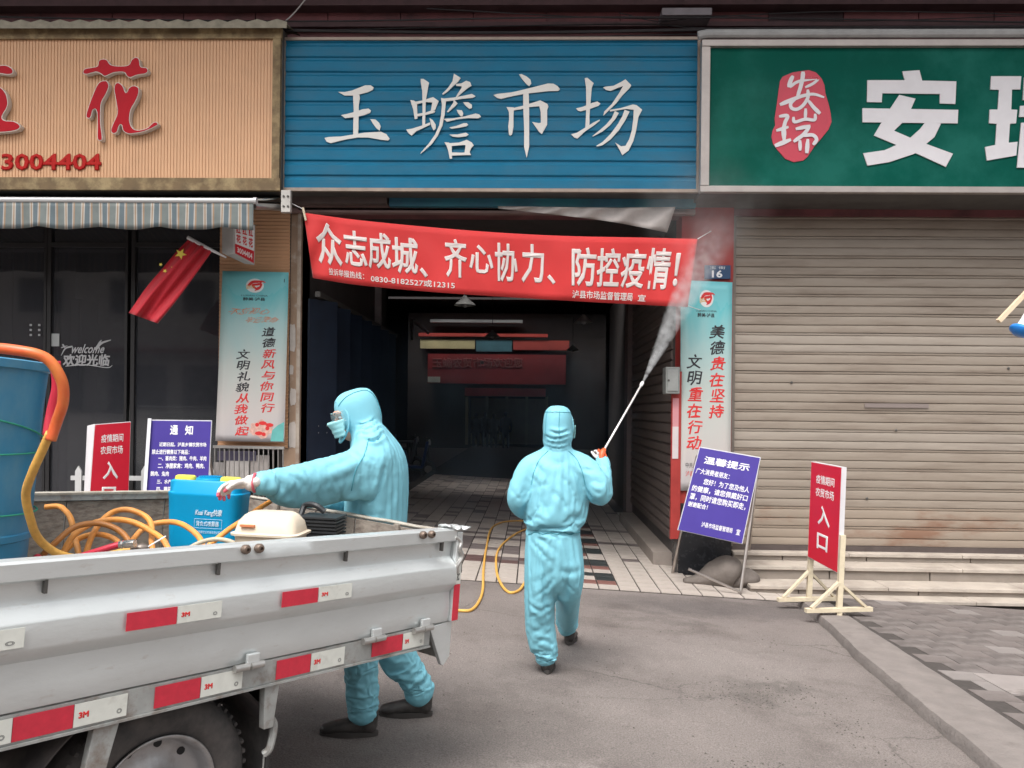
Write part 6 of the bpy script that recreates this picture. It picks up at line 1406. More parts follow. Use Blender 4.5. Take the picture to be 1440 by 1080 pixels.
def hand(wrist, fdir, pnorm, thumb_side, parent, name='glove', curl=(.5, .7, .5), scale=1.0, m=None, tip=None, spread=.1, label=None):
    """palm with four fingers of different lengths and a thumb; pnorm points out of the palm"""
    f = Vector(fdir).normalized(); pn = Vector(pnorm); pn = (pn-f*pn.dot(f)).normalized(); s = f.cross(pn)
    if s.dot(Vector(thumb_side)) < 0: s = -s          # s points to the thumb
    w = Vector(wrist); sc = scale; bl = []
    bl.append(loft([w-f*.03*sc, w, w+f*.04*sc, w+f*.08*sc], [(.026*sc, .02*sc), (.027*sc, .02*sc), (.038*sc, .019*sc), (.040*sc, .016*sc)], ref=s, n=16, k=3))
    tips = []
    for i, (off, ln) in enumerate(((.029, .078), (.010, .086), (-.010, .08), (-.028, .063))):
        base = w+f*.078*sc+s*off*sc; d = (f+s*off*spread*20).normalized(); P = [base-d*.02*sc, base]; ang = 0; segs = (.45, .3, .25)
        c_ = [x*(1+.08*i) for x in curl]; d2 = d
        for sg, ca in zip(segs, c_):
            ang += ca; d2 = d*math.cos(ang)+pn*math.sin(ang); P.append(P[-1]+d2*ln*sg*sc)
        r = .0095*sc*(1 if i < 3 else .88); bl.append(loft(P, [(r, r), (r*1.02, r*1.02), (r, r), (r*.93, r*.93), (r*.82, r*.82)], ref=s, n=10, k=3)); tips.append(P[-1])
    tb = w+f*.025*sc+s*.026*sc; d = (f*.62+s*.7+pn*.35).normalized(); P = [tb-d*.01, tb+d*.028*sc]; d = (f*.8+s*.25+pn*.55).normalized(); P.append(P[-1]+d*.032*sc); d = (f*.75+pn*.6).normalized(); P.append(P[-1]+d*.026*sc)
    bl.append(loft(P, [(.014*sc, .013*sc), (.0125*sc, .012*sc), (.011*sc, .0105*sc), (.009*sc, .0085*sc)], ref=s, n=10, k=3)); tips.append(P[-1])
    m2 = None
    if tip: m2 = ([tip], lambda p: 1 if min((p-t).length for t in tips) < .017*sc else 0)
    return fuse(name, bl, .0034, m or GLOVE, parent, smooth=3, disp=lambda p, n: .0012*noise.noise(p*60), mats2=m2, label=label)
def head(parent, c, f, up):
    f = Vector(f).normalized(); up = Vector(up); up = (up-f*up.dot(f)).normalized(); s = f.cross(up); c = Vector(c)
    q = lambda a, b, d: c+s*a+f*b+up*d
    bl = [ellips(q(0, .0, .01), .074, .095, .112, f, up), ellips(q(0, .03, -.06), .052, .062, .055, f, up),
          loft([q(0, .088, .02), q(0, .102, -.005), q(0, .108, -.02)], [(.008, .01), (.012, .012), (.015, .012)], ref=s, n=10, k=3), ellips(q(0, .082, .045), .06, .018, .012, f, up), ellips(q(0, .088, -.052), .026, .012, .012, f, up)]
    hd = fuse('head', bl, .005, SKIN, parent, smooth=2)
    for sx in (-1, 1):
        mb = ellips(q(.031*sx, .080, .022), .014, .009, .008, f, up, n=14, m=10); e = mb.build('eye', WHITE, hd, smooth='all')
        mb = ellips(q(.031*sx, .087, .022), .006, .003, .006, f, up, n=12, m=8); mb.build('iris', BLACK, hd, smooth='all')
        mb = MB(); mb.tube(cr([q(.014*sx, .098, .042), q(.032*sx, .096, .048), q(.05*sx, .08, .043)], 4), .0032, 6); mb.build('eyebrow', BLACK, hd)
    # pleated mask
    mb = MB()
    def mk(a, t):
        x = (a-.5)*2; z = .012-.082*t; x *= 1-.22*t; r = math.cos(x*1.25); b = .03+.096*max(0, r)**.8-.012*max(0, t-.6)+.012*math.exp(-((t-.12)/.2)**2)*math.exp(-(x*2.4)**2)
        return q(.083*math.sin(x*1.35), b+.004+.0012*math.sin(t*22), z)
    mb.grid(mk, 24, 14); mb.build('face_mask', MASKM, parent, smooth='all', solid=.003)
    # goggles
    mb = MB()
    mb.grid(lambda a, t: q(.074*math.sin((a-.5)*2.7), .018+.091*math.cos((a-.5)*2.4)**.7+.006*math.sin(t*3.14), .05-.05*t), 24, 6)
    gl = bpy.data.materials.get('goggle_lens') or mat('goggle_lens', (.55, .75, .8), .2, alpha=.10)
    g = mb.build('goggles', gl, parent, smooth='all', solid=.002)
    for t in (0, 1):
        mb = MB(); mb.tube([q(.0745*math.sin((a-.5)*2.7), .018+.092*math.cos((a-.5)*2.4)**.7, .05-.05*t) for a in [i/20 for i in range(21)]], .0018, 6); mb.build('goggle_frame', mat('goggle_frame', (.3, .55, .6), .3, alpha=.8), g)
    return hd
def shoe(parent, heel, toe, ln=.28, up=(0, 0, 1), toe_up=0):
    heel, toe = Vector(heel), Vector(toe); d = (toe-heel).normalized(); u = Vector((0, 0, 1)); u = (u-d*u.dot(d)).normalized()
    p = lambda a, h: heel+d*a*ln+u*h
    bl = [loft([p(.12, .05), p(.3, .052), p(.55, .042), p(.8, .032), p(.92, .03)], [(.036, .045), (.038, .047), (.042, .038), (.046, .03), (.038, .022)], ref=d.cross(u), n=16), loft([p(.2, .05), p(.2, .11)], [(.04, .05), (.042, .052)], ref=d.cross(u), n=16, k=3)]
    sh_ = fuse('shoe', bl, .006, SHOE, parent, smooth=2)
    mb = MB(); w = d.cross(u); rings = []
    for h in (0, .024):
        P = []
        for t in range(28):
            a = 2*math.pi*t/28; x = .5+.5*math.cos(a); wd = .034+.012*math.sin(min(1, x*1.1)*math.pi*.75); P.append(p(x, h)+w*(math.sin(a)*wd*(.95 if x < .4 else 1.05)))
        rings.append(P)
    loftr(mb, rings); mb.build('sole', SOLE, sh_, smooth=True)
    mb = MB()
    for k in range(4): mb.tube([p(.42+.08*k, .085-.008*k)+w*.022, p(.44+.08*k, .09-.008*k), p(.42+.08*k, .085-.008*k)-w*.022], .003, 6)
    mb.build('lace', mat('lace', (.1, .09, .085), .8), sh_)
def cloth_suit(name, mbs, vox, m, parent, pin, creases=(), grow=-.10, frames=18, inset=.016, label=None, inflate=.0):
    """lets the suit buckle into real folds: cloth slightly too large for the body under it"""
    o = fuse('tmpsuit', mbs, vox, m, parent, smooth=4); base = o.data; org = ORG[parent.name]
    o.parent = None; o.location = org
    inner = base.copy(); nn = [v.normal.copy() for v in inner.vertices]
    for v, n in zip(inner.vertices, nn): v.co = v.co-n*inset
    bi = bpy.data.objects.new('tmpbody', inner); COL.objects.link(bi); bi.location = org
    cm = bi.modifiers.new('c', 'COLLISION'); bi.collision.thickness_outer = .003; bi.collision.cloth_friction = 12; bi.collision.damping = .6
    vg = o.vertex_groups.new(name='pin')
    for v in base.vertices:
        w = pin(v.co+org)
        if w > 0: vg.add([v.index], w, 'REPLACE')
    cl = o.modifiers.new('cloth', 'CLOTH'); st_ = cl.settings
    st_.quality = 5; st_.mass = .12; st_.tension_stiffness = 12; st_.compression_stiffness = 12; st_.shear_stiffness = 4; st_.bending_stiffness = .25; st_.tension_damping = 6; st_.compression_damping = 6; st_.bending_damping = .6; st_.air_damping = 2
    st_.vertex_group_mass = 'pin'; st_.pin_stiffness = 1.2; st_.shrink_min = grow; st_.shrink_max = grow
    cl.collision_settings.collision_quality = 2; cl.collision_settings.distance_min = .003; cl.collision_settings.use_self_collision = False
    cl.point_cache.frame_start = 1; cl.point_cache.frame_end = frames
    for f_ in range(1, frames+1): SC.frame_set(f_)
    sb = o.modifiers.new('sub', 'SUBSURF'); sb.levels = 1
    me = bpy.data.meshes.new_from_object(o.evaluated_get(bpy.context.evaluated_depsgraph_get()))
    SC.frame_set(1)
    bpy.data.objects.remove(o); bpy.data.objects.remove(bi)
    apply_creases(me, org, creases)
    me.name = name; me.polygons.foreach_set('use_smooth', [True]*len(me.polygons)); me.materials.clear(); me.materials.append(m)
    return mkobj(name, me, parent)
def rand_creases(zones, seed):
    r_ = random.Random(seed); out = []
    for c_, rad, ax, n_, dp in zones:
        ax = Vector(ax).normalized(); o1 = ax.orthogonal().normalized(); o2 = ax.cross(o1)
        for i in range(n_):
            th_ = r_.uniform(0, 2*math.pi); ln = r_.uniform(.05, .12); tl = r_.uniform(-.8, .8); c0 = Vector(c_)+ax*r_.uniform(-rad, rad); P_ = []
            for q in (-1, -.5, 0, .5, 1): a_ = th_+q*ln/.10; cc = c0+ax*(tl*ln*q+.012*(1-q*q)); P_.append((cc+(o1*math.cos(a_)+o2*math.sin(a_))*.5, cc))
            out.append((P_, r_.uniform(.011, .017), dp*r_.uniform(.08, .2)))
    return out
def px_creases(lines, D, w, dp): return [([(EYE.copy(), pt(p.x, p.y, 4)) for p in cr([Vector((u, v, 0)) for u, v in l], 3)], w*(1+.3*math.sin(k*2.7)), dp*(1+.35*math.cos(k*1.9))) for k, l in enumerate(lines)]
# ---- P1: beside the truck, leaning left, left arm stretched out to the sprayer
X = rgt_w = Vector((RT.x, RT.y, 0)).normalized(); FW_ = FW
g1 = ong(520, 1030)
p1 = thing('person', (g1.x, g1.y, g1.z), 'person in light blue hooded protective suit reaching over the truck bed', 'person', 'disinfection workers')
D0 = 3.92
hipc = pt(530, 778, D0)
foldz = []
torso = loft([pt(532, 800, D0), pt(528, 770, D0), pt(526, 735, D0), pt(530, 690, D0), pt(530, 650, D0-.01), pt(522, 622, D0-.01), pt(512, 606, D0)],
             [(.13, .16), (.145, .175), (.148, .18), (.158, .195), (.152, .205), (.112, .17), (.072, .085)], ref=X, n=28)
neck = loft([pt(520, 630, D0), pt(510, 608, D0), pt(505, 594, D0)], [(.088, .10), (.07, .072), (.07, .07)], ref=X)
hc = pt(504, 581, D0); hf = (-X*.9-FW*.42-Vector((0, 0, .34))).normalized(); hup = (Vector((0, 0, 1))-X*.12).normalized()
hood = ellips(hc-hf*.0+hup*.004, .090, .112, .118, hf, (hup+hf*.12).normalized(), box=3.0)
crown = []
hoodb = loft([hc-hf*.03+hup*.05, hc-hf*.045-hup*.04, pt(515, 614, D0)], [(.07, .07), (.066, .068), (.055, .055)], ref=X)
sho = pt(516, 652, D0-.17); elb = pt(440, 672, 3.53); wri = pt(362, 680, 3.27)
armL = loft([pt(530, 640, D0-.1), sho, pt(478, 662, 3.64), elb, pt(400, 677, 3.40), wri], [(.10, .11), (.098, .108), (.086, .096), (.084, .088), (.068, .072), (.047, .05)], ref=(0, 0, 1))
shoR = pt(518, 652, D0+.19); elR = pt(492, 700, 4.15); wrR = pt(458, 706, 3.98)
armR = loft([pt(530, 645, D0+.1), shoR, pt(505, 680, 4.16), elR, pt(474, 706, 4.06), wrR], [(.09, .09), (.085, .085), (.072, .072), (.068, .068), (.055, .055), (.045, .045)], ref=(0, 0, 1))
aL = ong(510, 1033); aR = ong(588, 1006)
ankL = Vector((aL.x, aL.y, aL.z+.10)); ankR = Vector((aR.x, aR.y, aR.z+.10))
hipL = pt(522, 800, D0-.085); hipR = pt(540, 800, D0+.085)
knL = hipL.lerp(ankL, .5)-X*.03; knR = hipR.lerp(ankR, .5)-X*.045
legL = loft([hipL+Vector((0, 0, .08)), hipL, hipL.lerp(knL, .55), knL, knL.lerp(ankL, .55), ankL+Vector((0, 0, .05)), ankL], [(.105, .11), (.108, .112), (.098, .10), (.090, .09), (.082, .084), (.08, .08), (.074, .072)], ref=X)
legR = loft([hipR+Vector((0, 0, .08)), hipR, hipR.lerp(knR, .55), knR, knR.lerp(ankR, .55), ankR+Vector((0, 0, .05)), ankR], [(.105, .11), (.112, .115), (.106, .11), (.088, .09), (.082, .084), (.08, .08), (.074, .072)], ref=X)
Z1 = Vector((0, 0, 1)); axA = (wri-elb).normalized()
zones = [(elb, .13, .010, axA), (sho, .16, .008, (elb-sho).normalized()), (pt(372, 680, 3.3), .07, .008, axA), (ankL+Z1*.06, .11, .011, Z1), (ankR+Z1*.06, .11, .011, Z1), (knL, .14, .007, Z1), (knR, .14, .007, Z1), (pt(518, 605, D0), .08, .009, Z1), (pt(528, 790, D0), .2, .007, Z1), (pt(540, 700, D0), .25, .004, (Z1+X*.7).normalized())]
cre1 = rand_creases([(sho.lerp(elb, .5), .14, elb-sho, 7, .007), (elb, .09, wri-elb, 8, .008), (elb.lerp(wri, .6), .09, wri-elb, 9, .008), (knL, .15, Z1, 7, .007), (knR, .15, Z1, 7, .007), (ankL+Z1*.08, .1, Z1, 9, .008), (ankR+Z1*.08, .1, Z1, 9, .008), (pt(530, 690, D0), .2, Z1, 8, .006)], 2)
cre1 += px_creases([[(505, 640), (480, 652), (455, 660)], [(520, 650), (495, 668), (470, 678)], [(528, 668), (522, 690), (520, 712)], [(510, 675), (505, 700), (498, 728)], [(545, 640), (538, 668), (528, 690)], [(560, 660), (556, 690), (545, 715)], [(500, 735), (520, 725), (545, 728)], [(512, 745), (525, 738), (555, 742)],
    [(540, 612), (525, 622), (505, 622)], [(536, 604), (522, 612), (508, 612)], [(530, 597), (518, 604), (506, 603)], [(498, 626), (510, 640), (530, 650)], [(430, 660), (440, 675), (438, 695)], [(410, 668), (422, 680), (425, 694)], [(385, 672), (395, 680), (392, 692)], [(375, 668), (380, 678), (374, 690)]], D0-.3, .016, .0022)
cre1 += px_creases([[(533, 596), (520, 606), (504, 606)], [(536, 603), (522, 614), (507, 613)], [(528, 588), (516, 597), (502, 597)], [(540, 611), (526, 621), (512, 619)]], 0, .007, .008)
bodyA = [torso, neck, hood]+crown+[hoodb, armL, armR, legL, legR]
def pin1(p, hc=hc, aL_=ankL.z, wr=wri, wr2=wrR):
    w = max(0, 1-max(0, (p-hc).length-.13)/.06) if (p-hc).length < .19 else 0
    w = max(w, 1-max(0, (p-wr).length-.04)/.05, 1-max(0, (p-wr2).length-.05)/.05)
    w = max(w, 1-(p.z-aL_+.02)/.05)
    return min(1, max(w, .03))
body1 = cloth_suit('suit', bodyA, VOX, SUIT, p1, pin1, cre1)
head(p1, hc+hf*.018-hup*.012, hf, hup)
mb = MB(); q_ = lambda a, b, d: hc+hf.cross(hup)*a+hf*b+hup*d
sn1 = snapper(body1); ph1 = pxhit(body1)
for sx in (-1, 1):
    mb = MB(); mb.tube(sn1(cr([q_(.05*sx, .12, .07), q_(.075*sx, .06, .112), q_(.078*sx, -.06, .12), q_(.07*sx, -.14, .03), q_(.06*sx, -.13, -.05)], 8)), .002, 6); mb.build('hood_seam', SUITP, p1)
mb = MB(); mb.tube([q_(.072*math.sin(a), .088+.02*math.cos(a*2), -.01+.1*math.cos(a)) for a in [2*math.pi*k/32 for k in range(33)]], .006, 8); mb.build('hood_hem', SUIT, p1, smooth='all')
mb = MB(); mb.tube(ph1([(p.x, p.y) for p in cr([Vector((519, 616, 0)), Vector((512, 640, 0)), Vector((500, 662, 0)), Vector((494, 690, 0))], 8)]), .0022, 6); mb.build('sleeve_seam', SUITP, p1)
mb = MB(); mb.tube(ph1([(488+i*8, 752+2*math.sin(i)) for i in range(10)]), .003, 6); mb.build('waist_seam', SUITP, p1)
fd = (-X*.93-Z1*.12+FW*.05).normalized()
hand(pt(352, 679, 3.235), fd, -Z1*.85-FW*.35, -FW-Z1*.1, p1, curl=(.45, .55, .4), scale=.95, tip=PINK, spread=.16, label='white glove with pink finger tips on the stretched left hand')
mb = loft([pt(366, 679, 3.285), pt(351, 679, 3.235)], [(.036, .036), (.032, .030)], ref=Z1, n=16, k=3); mb.build('cuff', GLOVE, p1, smooth='all')
mb = MB(); mb.lathe(pt(357, 679, 3.25), X, [(.034, 0), (.042, .003), (.042, .008), (.034, .011)], 20); mb.build('pink_cuff', PINK, p1, smooth='all')
hand(wrR-X*.0, (-X*.8-Z1*.2-FW*.3), (-Z1*.4+X*.2-FW*.8), Z1, p1, curl=(.7, .9, .6), scale=.9, m=PINK, label='reddish pink glove on the right hand')
dS = -X
for a_, nm in ((aL, 0), (aR, 1)):
    h_ = Vector((a_.x, a_.y, 0))+X*.075; t_ = h_-X*.28-FW*.03
    h_.z = gz(h_.x, h_.y)+.002; t_.z = gz(t_.x, t_.y)+.002
    shoe(p1, h_, t_)
# ---- P2: walking away towards the passage, right arm raised with the lance
g2 = ong(772, 948)
p2 = thing('person', (g2.x, g2.y, g2.z), 'person in light blue hooded suit seen from behind, holding up a spray lance', 'person', 'disinfection workers')
D2 = 4.96
torso = loft([pt(779, 800, D2), pt(779, 775, D2), pt(778, 745, D2), pt(779, 715, D2), pt(780, 685, D2), pt(782, 658, D2), pt(784, 641, D2), pt(785, 630, D2)],
             [(.172, .14), (.184, .15), (.170, .135), (.197, .16), (.196, .155), (.190, .135), (.14, .105), (.08, .08)], ref=X, n=28)
neck = loft([pt(785, 640, D2), pt(785, 628, D2), pt(785, 615, D2)], [(.085, .08), (.075, .075), (.078, .08)], ref=X)
hc = pt(785, 598, D2); hf = (FW*.95+X*.42-Z1*.05).normalized(); hup = Z1
hood = ellips(hc-hf*.01, .090, .106, .124, hf, hup, box=3.0)
ruff = loft([pt(783, 622, D2-.01), pt(785, 612, D2-.01)], [(.088, .095), (.094, .1)], ref=X)
shR = pt(821, 657, D2-.01); elR = pt(843, 684, D2-.06); wrR = pt(847, 648, D2+.19)
armR = loft([pt(808, 652, D2), shR, pt(834, 670, D2-.04), elR, pt(848, 668, D2+.07), wrR], [(.08, .09), (.078, .085), (.072, .078), (.07, .078), (.06, .062), (.046, .048)], ref=FW)
shL = pt(746, 657, D2-.01); elL = pt(728, 692, D2-.03); wrL = pt(752, 712, D2+.2)
armL = loft([pt(760, 652, D2), shL, pt(736, 672, D2-.03), elL, pt(738, 706, D2+.08), wrL], [(.08, .09), (.074, .085), (.066, .075), (.064, .07), (.056, .058), (.045, .045)], ref=FW)
a2L = ong(767, 945); a2R = ong(797, 905)
ankL = Vector((a2L.x, a2L.y, a2L.z+.10)); ankR = Vector((a2R.x, a2R.y, a2R.z+.11))
hipL = pt(760, 803, D2-.01); hipR = pt(801, 803, D2+.01)
knL = hipL.lerp(ankL, .5)+FW*.03-X*.02; knR = hipR.lerp(ankR, .5)+FW*.07
legL = loft([hipL+Z1*.1, hipL, hipL.lerp(knL, .5), knL, knL.lerp(ankL, .55), ankL+Z1*.045, ankL-Z1*.015], [(.098, .115), (.108, .122), (.102, .112), (.096, .1), (.09, .092), (.084, .088), (.066, .07)], ref=X)
legR = loft([hipR+Z1*.1, hipR, hipR.lerp(knR, .5), knR, knR.lerp(ankR, .55), ankR+Z1*.045, ankR-Z1*.015], [(.095, .115), (.102, .12), (.096, .11), (.09, .096), (.085, .088), (.078, .084), (.062, .07)], ref=X)
zones = [(elR, .13, .011, Z1), (shR, .13, .009, X), (shL+X*.05, .15, .010, (Z1*.5+X).normalized()), (elL, .1, .008, Z1), (ankL+Z1*.07, .13, .012, Z1), (ankR+Z1*.07, .13, .012, Z1), (knL, .15, .008, (Z1+X*.3).normalized()), (knR, .15, .008, Z1), (pt(785, 615, D2), .1, .012, Z1),
         (pt(779, 750, D2), .2, .006, Z1), (pt(779, 805, D2), .17, .007, (Z1-X*.6).normalized()), (pt(790, 700, D2-.1), .2, .005, (Z1+X*.8).normalized()), (wrR, .06, .006, Z1)]
cre2 = rand_creases([(knL, .16, Z1, 9, .008), (knR, .16, Z1, 9, .008), (ankL+Z1*.08, .11, Z1, 10, .009), (ankR+Z1*.08, .11, Z1, 9, .008), (elR, .1, Z1, 8, .010), (elL, .1, Z1, 8, .009), (pt(785, 616, D2), .03, Z1, 9, .008)], 6)
cre2 += px_creases([[(752, 650), (760, 662), (757, 680)], [(760, 655), (768, 668), (765, 684)], [(745, 668), (754, 676), (760, 690)], [(800, 655), (812, 668), (822, 690)], [(808, 650), (820, 660), (836, 662)], [(770, 645), (785, 652), (802, 645)], [(790, 668), (805, 690), (812, 712)], [(775, 690), (790, 705), (805, 728)], [(760, 700), (768, 720), (772, 738)],
    [(742, 735), (755, 728), (768, 735)], [(790, 738), (803, 727), (818, 730)], [(738, 722), (748, 732), (752, 744)], [(822, 700), (816, 720), (806, 736)], [(745, 757), (760, 775), (778, 795)], [(752, 754), (770, 765), (786, 782)], [(780, 800), (765, 812), (745, 822)], [(782, 808), (768, 828), (748, 842)], [(784, 800), (800, 806), (818, 800)], [(786, 812), (802, 826), (816, 840)],
    [(780, 755), (781, 780), (783, 805)], [(745, 850), (758, 858), (775, 852)], [(750, 868), (762, 880), (778, 872)], [(748, 890), (760, 885), (778, 895)], [(750, 908), (765, 900), (780, 910)], [(830, 672), (842, 680), (850, 678)], [(826, 682), (838, 692), (848, 694)]], D2-.3, .016, .0024)
cre2 += px_creases([[(767, 612), (780, 617), (804, 612)], [(766, 620), (785, 624), (805, 620)], [(768, 627), (785, 631), (803, 627)], [(772, 606), (785, 609), (800, 606)]], 0, .006, .0045)
bodyB = [torso, neck, hood, ruff, armR, armL, legL, legR]
def pin2(p, hc=hc, aL_=min(ankL.z, ankR.z), wr=wrR, wr2=wrL, wz=pt(779, 750, D2).z):
    w = max(0, 1-max(0, (p-hc).length-.13)/.06) if (p-hc).length < .19 else 0
    w = max(w, 1-max(0, (p-wr).length-.04)/.05, 1-max(0, (p-wr2).length-.05)/.05)
    w = max(w, 1-(p.z-aL_+.02)/.05, .5*(1-abs(p.z-wz)/.02))
    return min(1, max(w, .03))
body2 = cloth_suit('suit', bodyB, VOX, SUIT, p2, pin2, cre2)
head(p2, hc+hf*.022-hup*.008, hf, hup)
q_ = lambda a, b, d: hc+hf.cross(hup)*a+hf*b+hup*d
sn2 = snapper(body2); ph2 = pxhit(body2)
mb = MB(); mb.tube(sn2([q_(.09*math.cos(a), -.01+.11*math.sin(a), .085) for a in [2*math.pi*k/32 for k in range(33)]]), .002, 6); mb.build('hood_seam', SUITP, p2)
for sx in (-1, 1): mb = MB(); mb.tube(sn2(cr([q_(.05*sx, -.1, .09), q_(.056*sx, -.12, .02), q_(.052*sx, -.12, -.06)], 5)), .002, 6); mb.build('hood_seam', SUITP, p2)
mb = MB(); mb.tube([q_(.079*math.sin(a), .068+.012*math.cos(a*2), -.005+.105*math.cos(a)) for a in [2*math.pi*k/32 for k in range(33)]], .006, 8); mb.build('hood_hem', SUIT, p2, smooth='all')
mb = MB(); mb.tube(ph2([(739+(819-739)*i/20, 750+1.8*math.sin(i*1.3)) for i in range(21)]), .0032, 6); mb.build('waist_seam', SUITP, p2)
for sg, u0 in ((1, 812), (-1, 752)): mb = MB(); mb.tube(ph2([(p.x, p.y) for p in cr([Vector((785+sg*14, 634, 0)), Vector((785+sg*26, 646, 0)), Vector((785+sg*34, 664, 0)), Vector((785+sg*38, 682, 0))], 6)]), .0022, 6); mb.build('sleeve_seam', SUITP, p2)
H2 = pt(847, 638, D2+.21)
hand(pt(847, 650, D2+.2), (Z1*.9-X*.1+FW*.25), (-X*.5+FW*.9), -X, p2, curl=(1.1, 1.3, .8), scale=.88, label='white glove on the raised right hand')
hand(wrL, (X*.8+FW*.6), (-Z1), FW, p2, curl=(.8, 1., .7), scale=.88)
for a_, u0, v0 in ((a2L, 0, 0), (a2R, 0, 0)):
    lift = .0
    h_ = Vector((a_.x, a_.y, 0))-FW*.06+X*.01; t_ = h_+FW*.28+X*(.02 if a_ is a2L else .05)
    h_.z = gz(h_.x, h_.y)+.002; t_.z = gz(t_.x, t_.y)+.002
    shoe(p2, h_, t_)
# spray lance
tipP = pt(902, 541, 5.75); hb = pt(847, 637, D2+.17)
ln_ = thing('spray_lance', hb, 'long thin white spray lance with an orange handle held up by the walking person', 'spray lance')
ORG_ = mat('handle_orange', (.75, .12, .04), .4); ax = (tipP-hb).normalized()
mb = loft([hb-Z1*.035-ax*.03, hb, hb+ax*.035], [(.014, .016), (.02, .02), (.014, .014)], ref=X, n=12, k=4); mb.build('handle', ORG_, ln_, smooth='all')
mb = MB(); mb.bar(hb+X*.012, hb+X*.03-Z1*.05, .012, .02); mb.bar(hb-X*.012+Z1*.01, hb-X*.03+Z1*.02, .02); mb.build('trigger', ORG_, ln_, bev=.002)
mb = MB(); mb.tube([hb+ax*.03, tipP], .0068, 10); mb.build('tube', mat('lance_white', (.75, .72, .7), .3, .2), ln_, smooth='all')
mb = MB(); mb.lathe(tipP-ax*.02, ax, [(0, 0), (.011, 0), (.013, .02), (.013, .045), (.009, .055), (0, .055)], 12); mb.build('nozzle', mat('nozzle_white', (.72, .72, .72), .4), ln_, smooth=True)
mb = MB(); mb.tube(cr([hb-Z1*.03, hb-Z1*.1+FW*.05, pt(800, 720, D2+.45), pt(775, 760, D2+.6), onf(762, 760, .02)], 8), .011, 8); mb.build('supply_hose', HY_, ln_, smooth='all')
# ---- people far inside the market, against the dim back wall
def far_person(u, v0, Y, h, lab, col, seed):
    r_ = random.Random(seed); b = aty(u, v0, Y); b.z = -.31+.0
    P = lambda a, d, z: b+Vector((a, d, z*h))
    th = thing('person', b, lab, 'person', 'people far inside the market')
    bl = [loft([P(0, 0, .5), P(0, 0, .62), P(0, 0, .74), P(0, 0, .82), P(0, 0, .86)], [(.16, .11), (.16, .12), (.19, .13), (.17, .1), (.06, .06)], ref=(1, 0, 0), n=14, k=3), ellips(P(0, 0, .93), .08, .095, .115, n=14, m=10),
          loft([P(-.19, 0, .8), P(-.24, .03, .62), P(-.2, -.08, .48)], [(.05, .05), (.045, .045), (.035, .035)], n=10, k=3), loft([P(.19, 0, .8), P(.25, 0, .62), P(.22, -.06, .48)], [(.05, .05), (.045, .045), (.035, .035)], n=10, k=3),
          loft([P(-.08, 0, .52), P(-.09, -.02, .27), P(-.09, 0, .04)], [(.09, .09), (.065, .065), (.045, .045)], n=10, k=3), loft([P(.08, 0, .52), P(.1, .03, .27), P(.1, .05, .04)], [(.09, .09), (.065, .065), (.045, .045)], n=10, k=3),
          loft([P(-.09, .05, .03), P(-.1, -.14, .02)], [(.045, .035), (.04, .025)], n=8, k=3), loft([P(.1, .09, .03), P(.11, -.1, .02)], [(.045, .035), (.04, .025)], n=8, k=3)]
    fuse('body', bl, .03, mat('dark_clothes%d' % seed, col, .8), th, smooth=1)
for i, (u, h, lab, col) in enumerate(((669, 1.64, 'leftmost of the dim people standing far inside the market', (.05, .05, .06)), (682, 1.68, 'second from left of the dim people far inside the market', (.04, .04, .045)), (694, 1.62, 'third from left of the dim people far inside the market', (.045, .04, .04)), (711, 1.72, 'rightmost dim person far inside the market, in darker clothes', (.02, .03, .06)))):
    far_person(u, 620, 33.6+.3*(i % 2), h, lab, col, i)
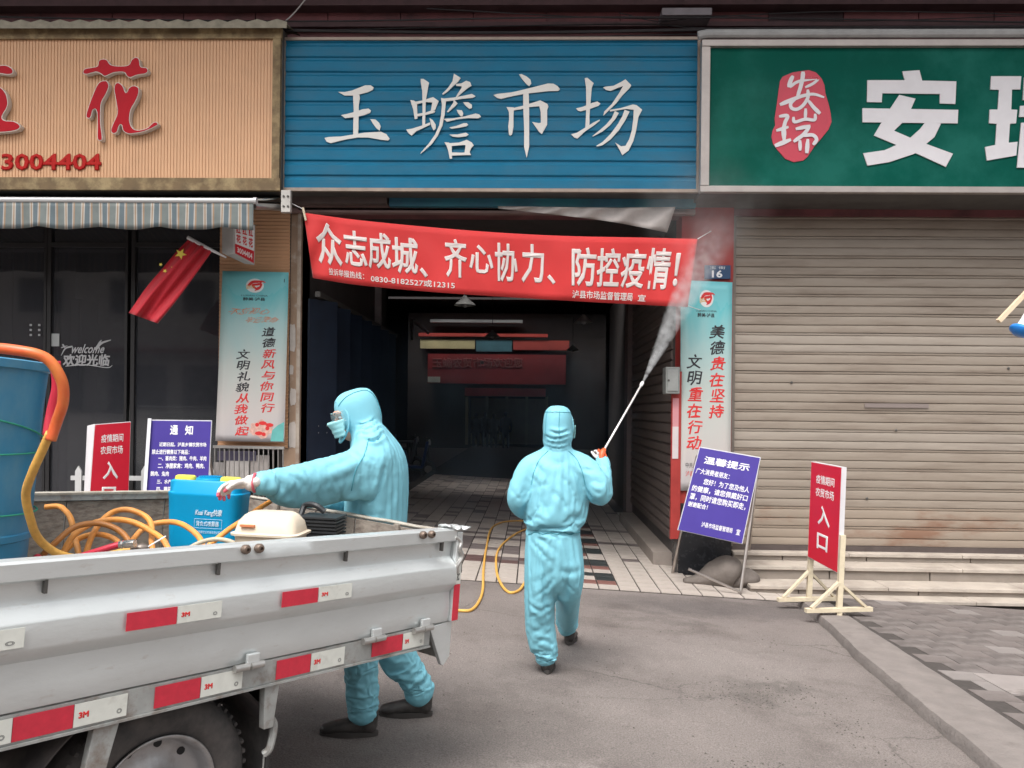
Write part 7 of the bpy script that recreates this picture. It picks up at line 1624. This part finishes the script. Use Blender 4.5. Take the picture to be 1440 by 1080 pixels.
# ================================================================== SPRAY AND MIST
def volmat(name, dens, noise_s=3, cone=None, col=(.98, .985, .99), ell=None):
    m = bpy.data.materials.new(name); m.use_nodes = True; t = m.node_tree; N = t.nodes.new; L = t.links.new
    t.nodes.remove(t.nodes['Principled BSDF']); v = N('ShaderNodeVolumePrincipled'); v.inputs['Color'].default_value = (*col, 1); v.inputs['Anisotropy'].default_value = 0
    L(v.outputs[0], t.nodes['Material Output'].inputs['Volume'])
    tc = N('ShaderNodeTexCoord'); nz = N('ShaderNodeTexNoise'); nz.inputs['Scale'].default_value = noise_s; nz.inputs['Detail'].default_value = 3; L(tc.outputs['Object'], nz.inputs[0])
    mr = N('ShaderNodeMapRange'); mr.inputs[1].default_value = .38; mr.inputs[2].default_value = .68; mr.inputs[3].default_value = .12; mr.inputs[4].default_value = 1.4; L(nz.outputs[0], mr.inputs[0])
    def math_(op, a, b=None, c=None):
        n = N('ShaderNodeMath'); n.operation = op
        for i, x in enumerate((a, b, c)):
            if x is None: continue
            if isinstance(x, (int, float)): n.inputs[i].default_value = x
            else: L(x, n.inputs[i])
        return n.outputs[0]
    sp = N('ShaderNodeSeparateXYZ'); L(tc.outputs['Object'], sp.inputs[0]); x, y, z = sp.outputs
    if cone:
        r0, k, Ln = cone; rad = math_('MULTIPLY_ADD', z, k, r0); rr_ = math_('SQRT', math_('ADD', math_('MULTIPLY', x, x), math_('MULTIPLY', y, y))); q = math_('DIVIDE', rr_, rad)
        fall = math_('MAXIMUM', math_('SUBTRACT', 1, math_('MULTIPLY', q, q)), 0); fade = math_('MAXIMUM', math_('SUBTRACT', 1, math_('DIVIDE', z, Ln)), 0)
        d = math_('MULTIPLY', math_('MULTIPLY', fall, math_('POWER', fade, 1.5)), math_('DIVIDE', dens, rad))
    elif ell:
        q = math_('ADD', math_('ADD', math_('POWER', math_('DIVIDE', x, ell[0]), 2), math_('POWER', math_('DIVIDE', y, ell[1]), 2)), math_('POWER', math_('DIVIDE', z, ell[2]), 2))
        d = math_('MULTIPLY', math_('POWER', math_('MAXIMUM', math_('SUBTRACT', 1, q), 0), 1.3), dens)
    else: d = None
    if d is not None: L(math_('MULTIPLY', d, mr.outputs[0]), v.inputs['Density'])
    else: L(math_('MULTIPLY', mr.outputs[0], dens), v.inputs['Density'])
    return m
def volobj(name, mb, m, loc, rot, label):
    o = mb.build(name, m, None, loc=(0, 0, 0)); o.location = loc; o.rotation_mode = 'QUATERNION'; o.rotation_quaternion = rot; return tag(o, label, 'mist', kind='stuff')
tgt = pt(1014, 312, 7.2); n0 = tipP+ax*.035; dv = tgt-n0; Ln = dv.length
mb = MB(); r0, k = .008, .105; mb.lathe((0, 0, 0), (0, 0, 1), [(r0+k*Ln*i/8, Ln*i/8) for i in range(9)], 24, cap=True)
volobj('water_spray', mb, volmat('spray_volume', 1.3, 14, cone=(r0, k, Ln*1.1)), n0, dv.to_track_quat('Z', 'Y'), 'fine white water spray fanning out from the lance tip')
def ellvol(name, c, r, dens, ns, label):
    mb = MB(); mb.lathe((0, 0, 0), (0, 0, 1), [(max(.001, math.sin(a)), -math.cos(a)) for a in [math.pi*i/12 for i in range(13)]], 24)
    mb.v = [Vector((p.x*r[0], p.y*r[1], p.z*r[2])) for p in mb.v]
    volobj(name, mb, volmat(name+'_volume', dens, ns, ell=r), c, Vector((0, 0, 1)).to_track_quat('Z', 'Y'), label)
ellvol('drifting_mist', pt(992, 300, 7.3), (.7, .4, .6), .3, 3.2, 'pale mist drifting where the spray hits the green sign corner')
ellvol('fine_mist', pt(900, 180, 8.0), (2.6, .3, 1.1), .05, 1.6, 'thin veil of mist in front of the blue sign')

mb = MB(); mb.box((xa+.3, FY+.5, -.1), (xb-.35, HY+4, 2.6)); mb.v = [p-Vector((0, 11, 1)) for p in mb.v]
o = mb.build('passage_mist', volmat('passage_mist_volume', .022, 1, col=(.55, .75, .95)), None, loc=(0, 0, 0)); o.location = (0, 11, 1); tag(o, 'thin bluish mist hanging in the passage', 'mist', kind='stuff')
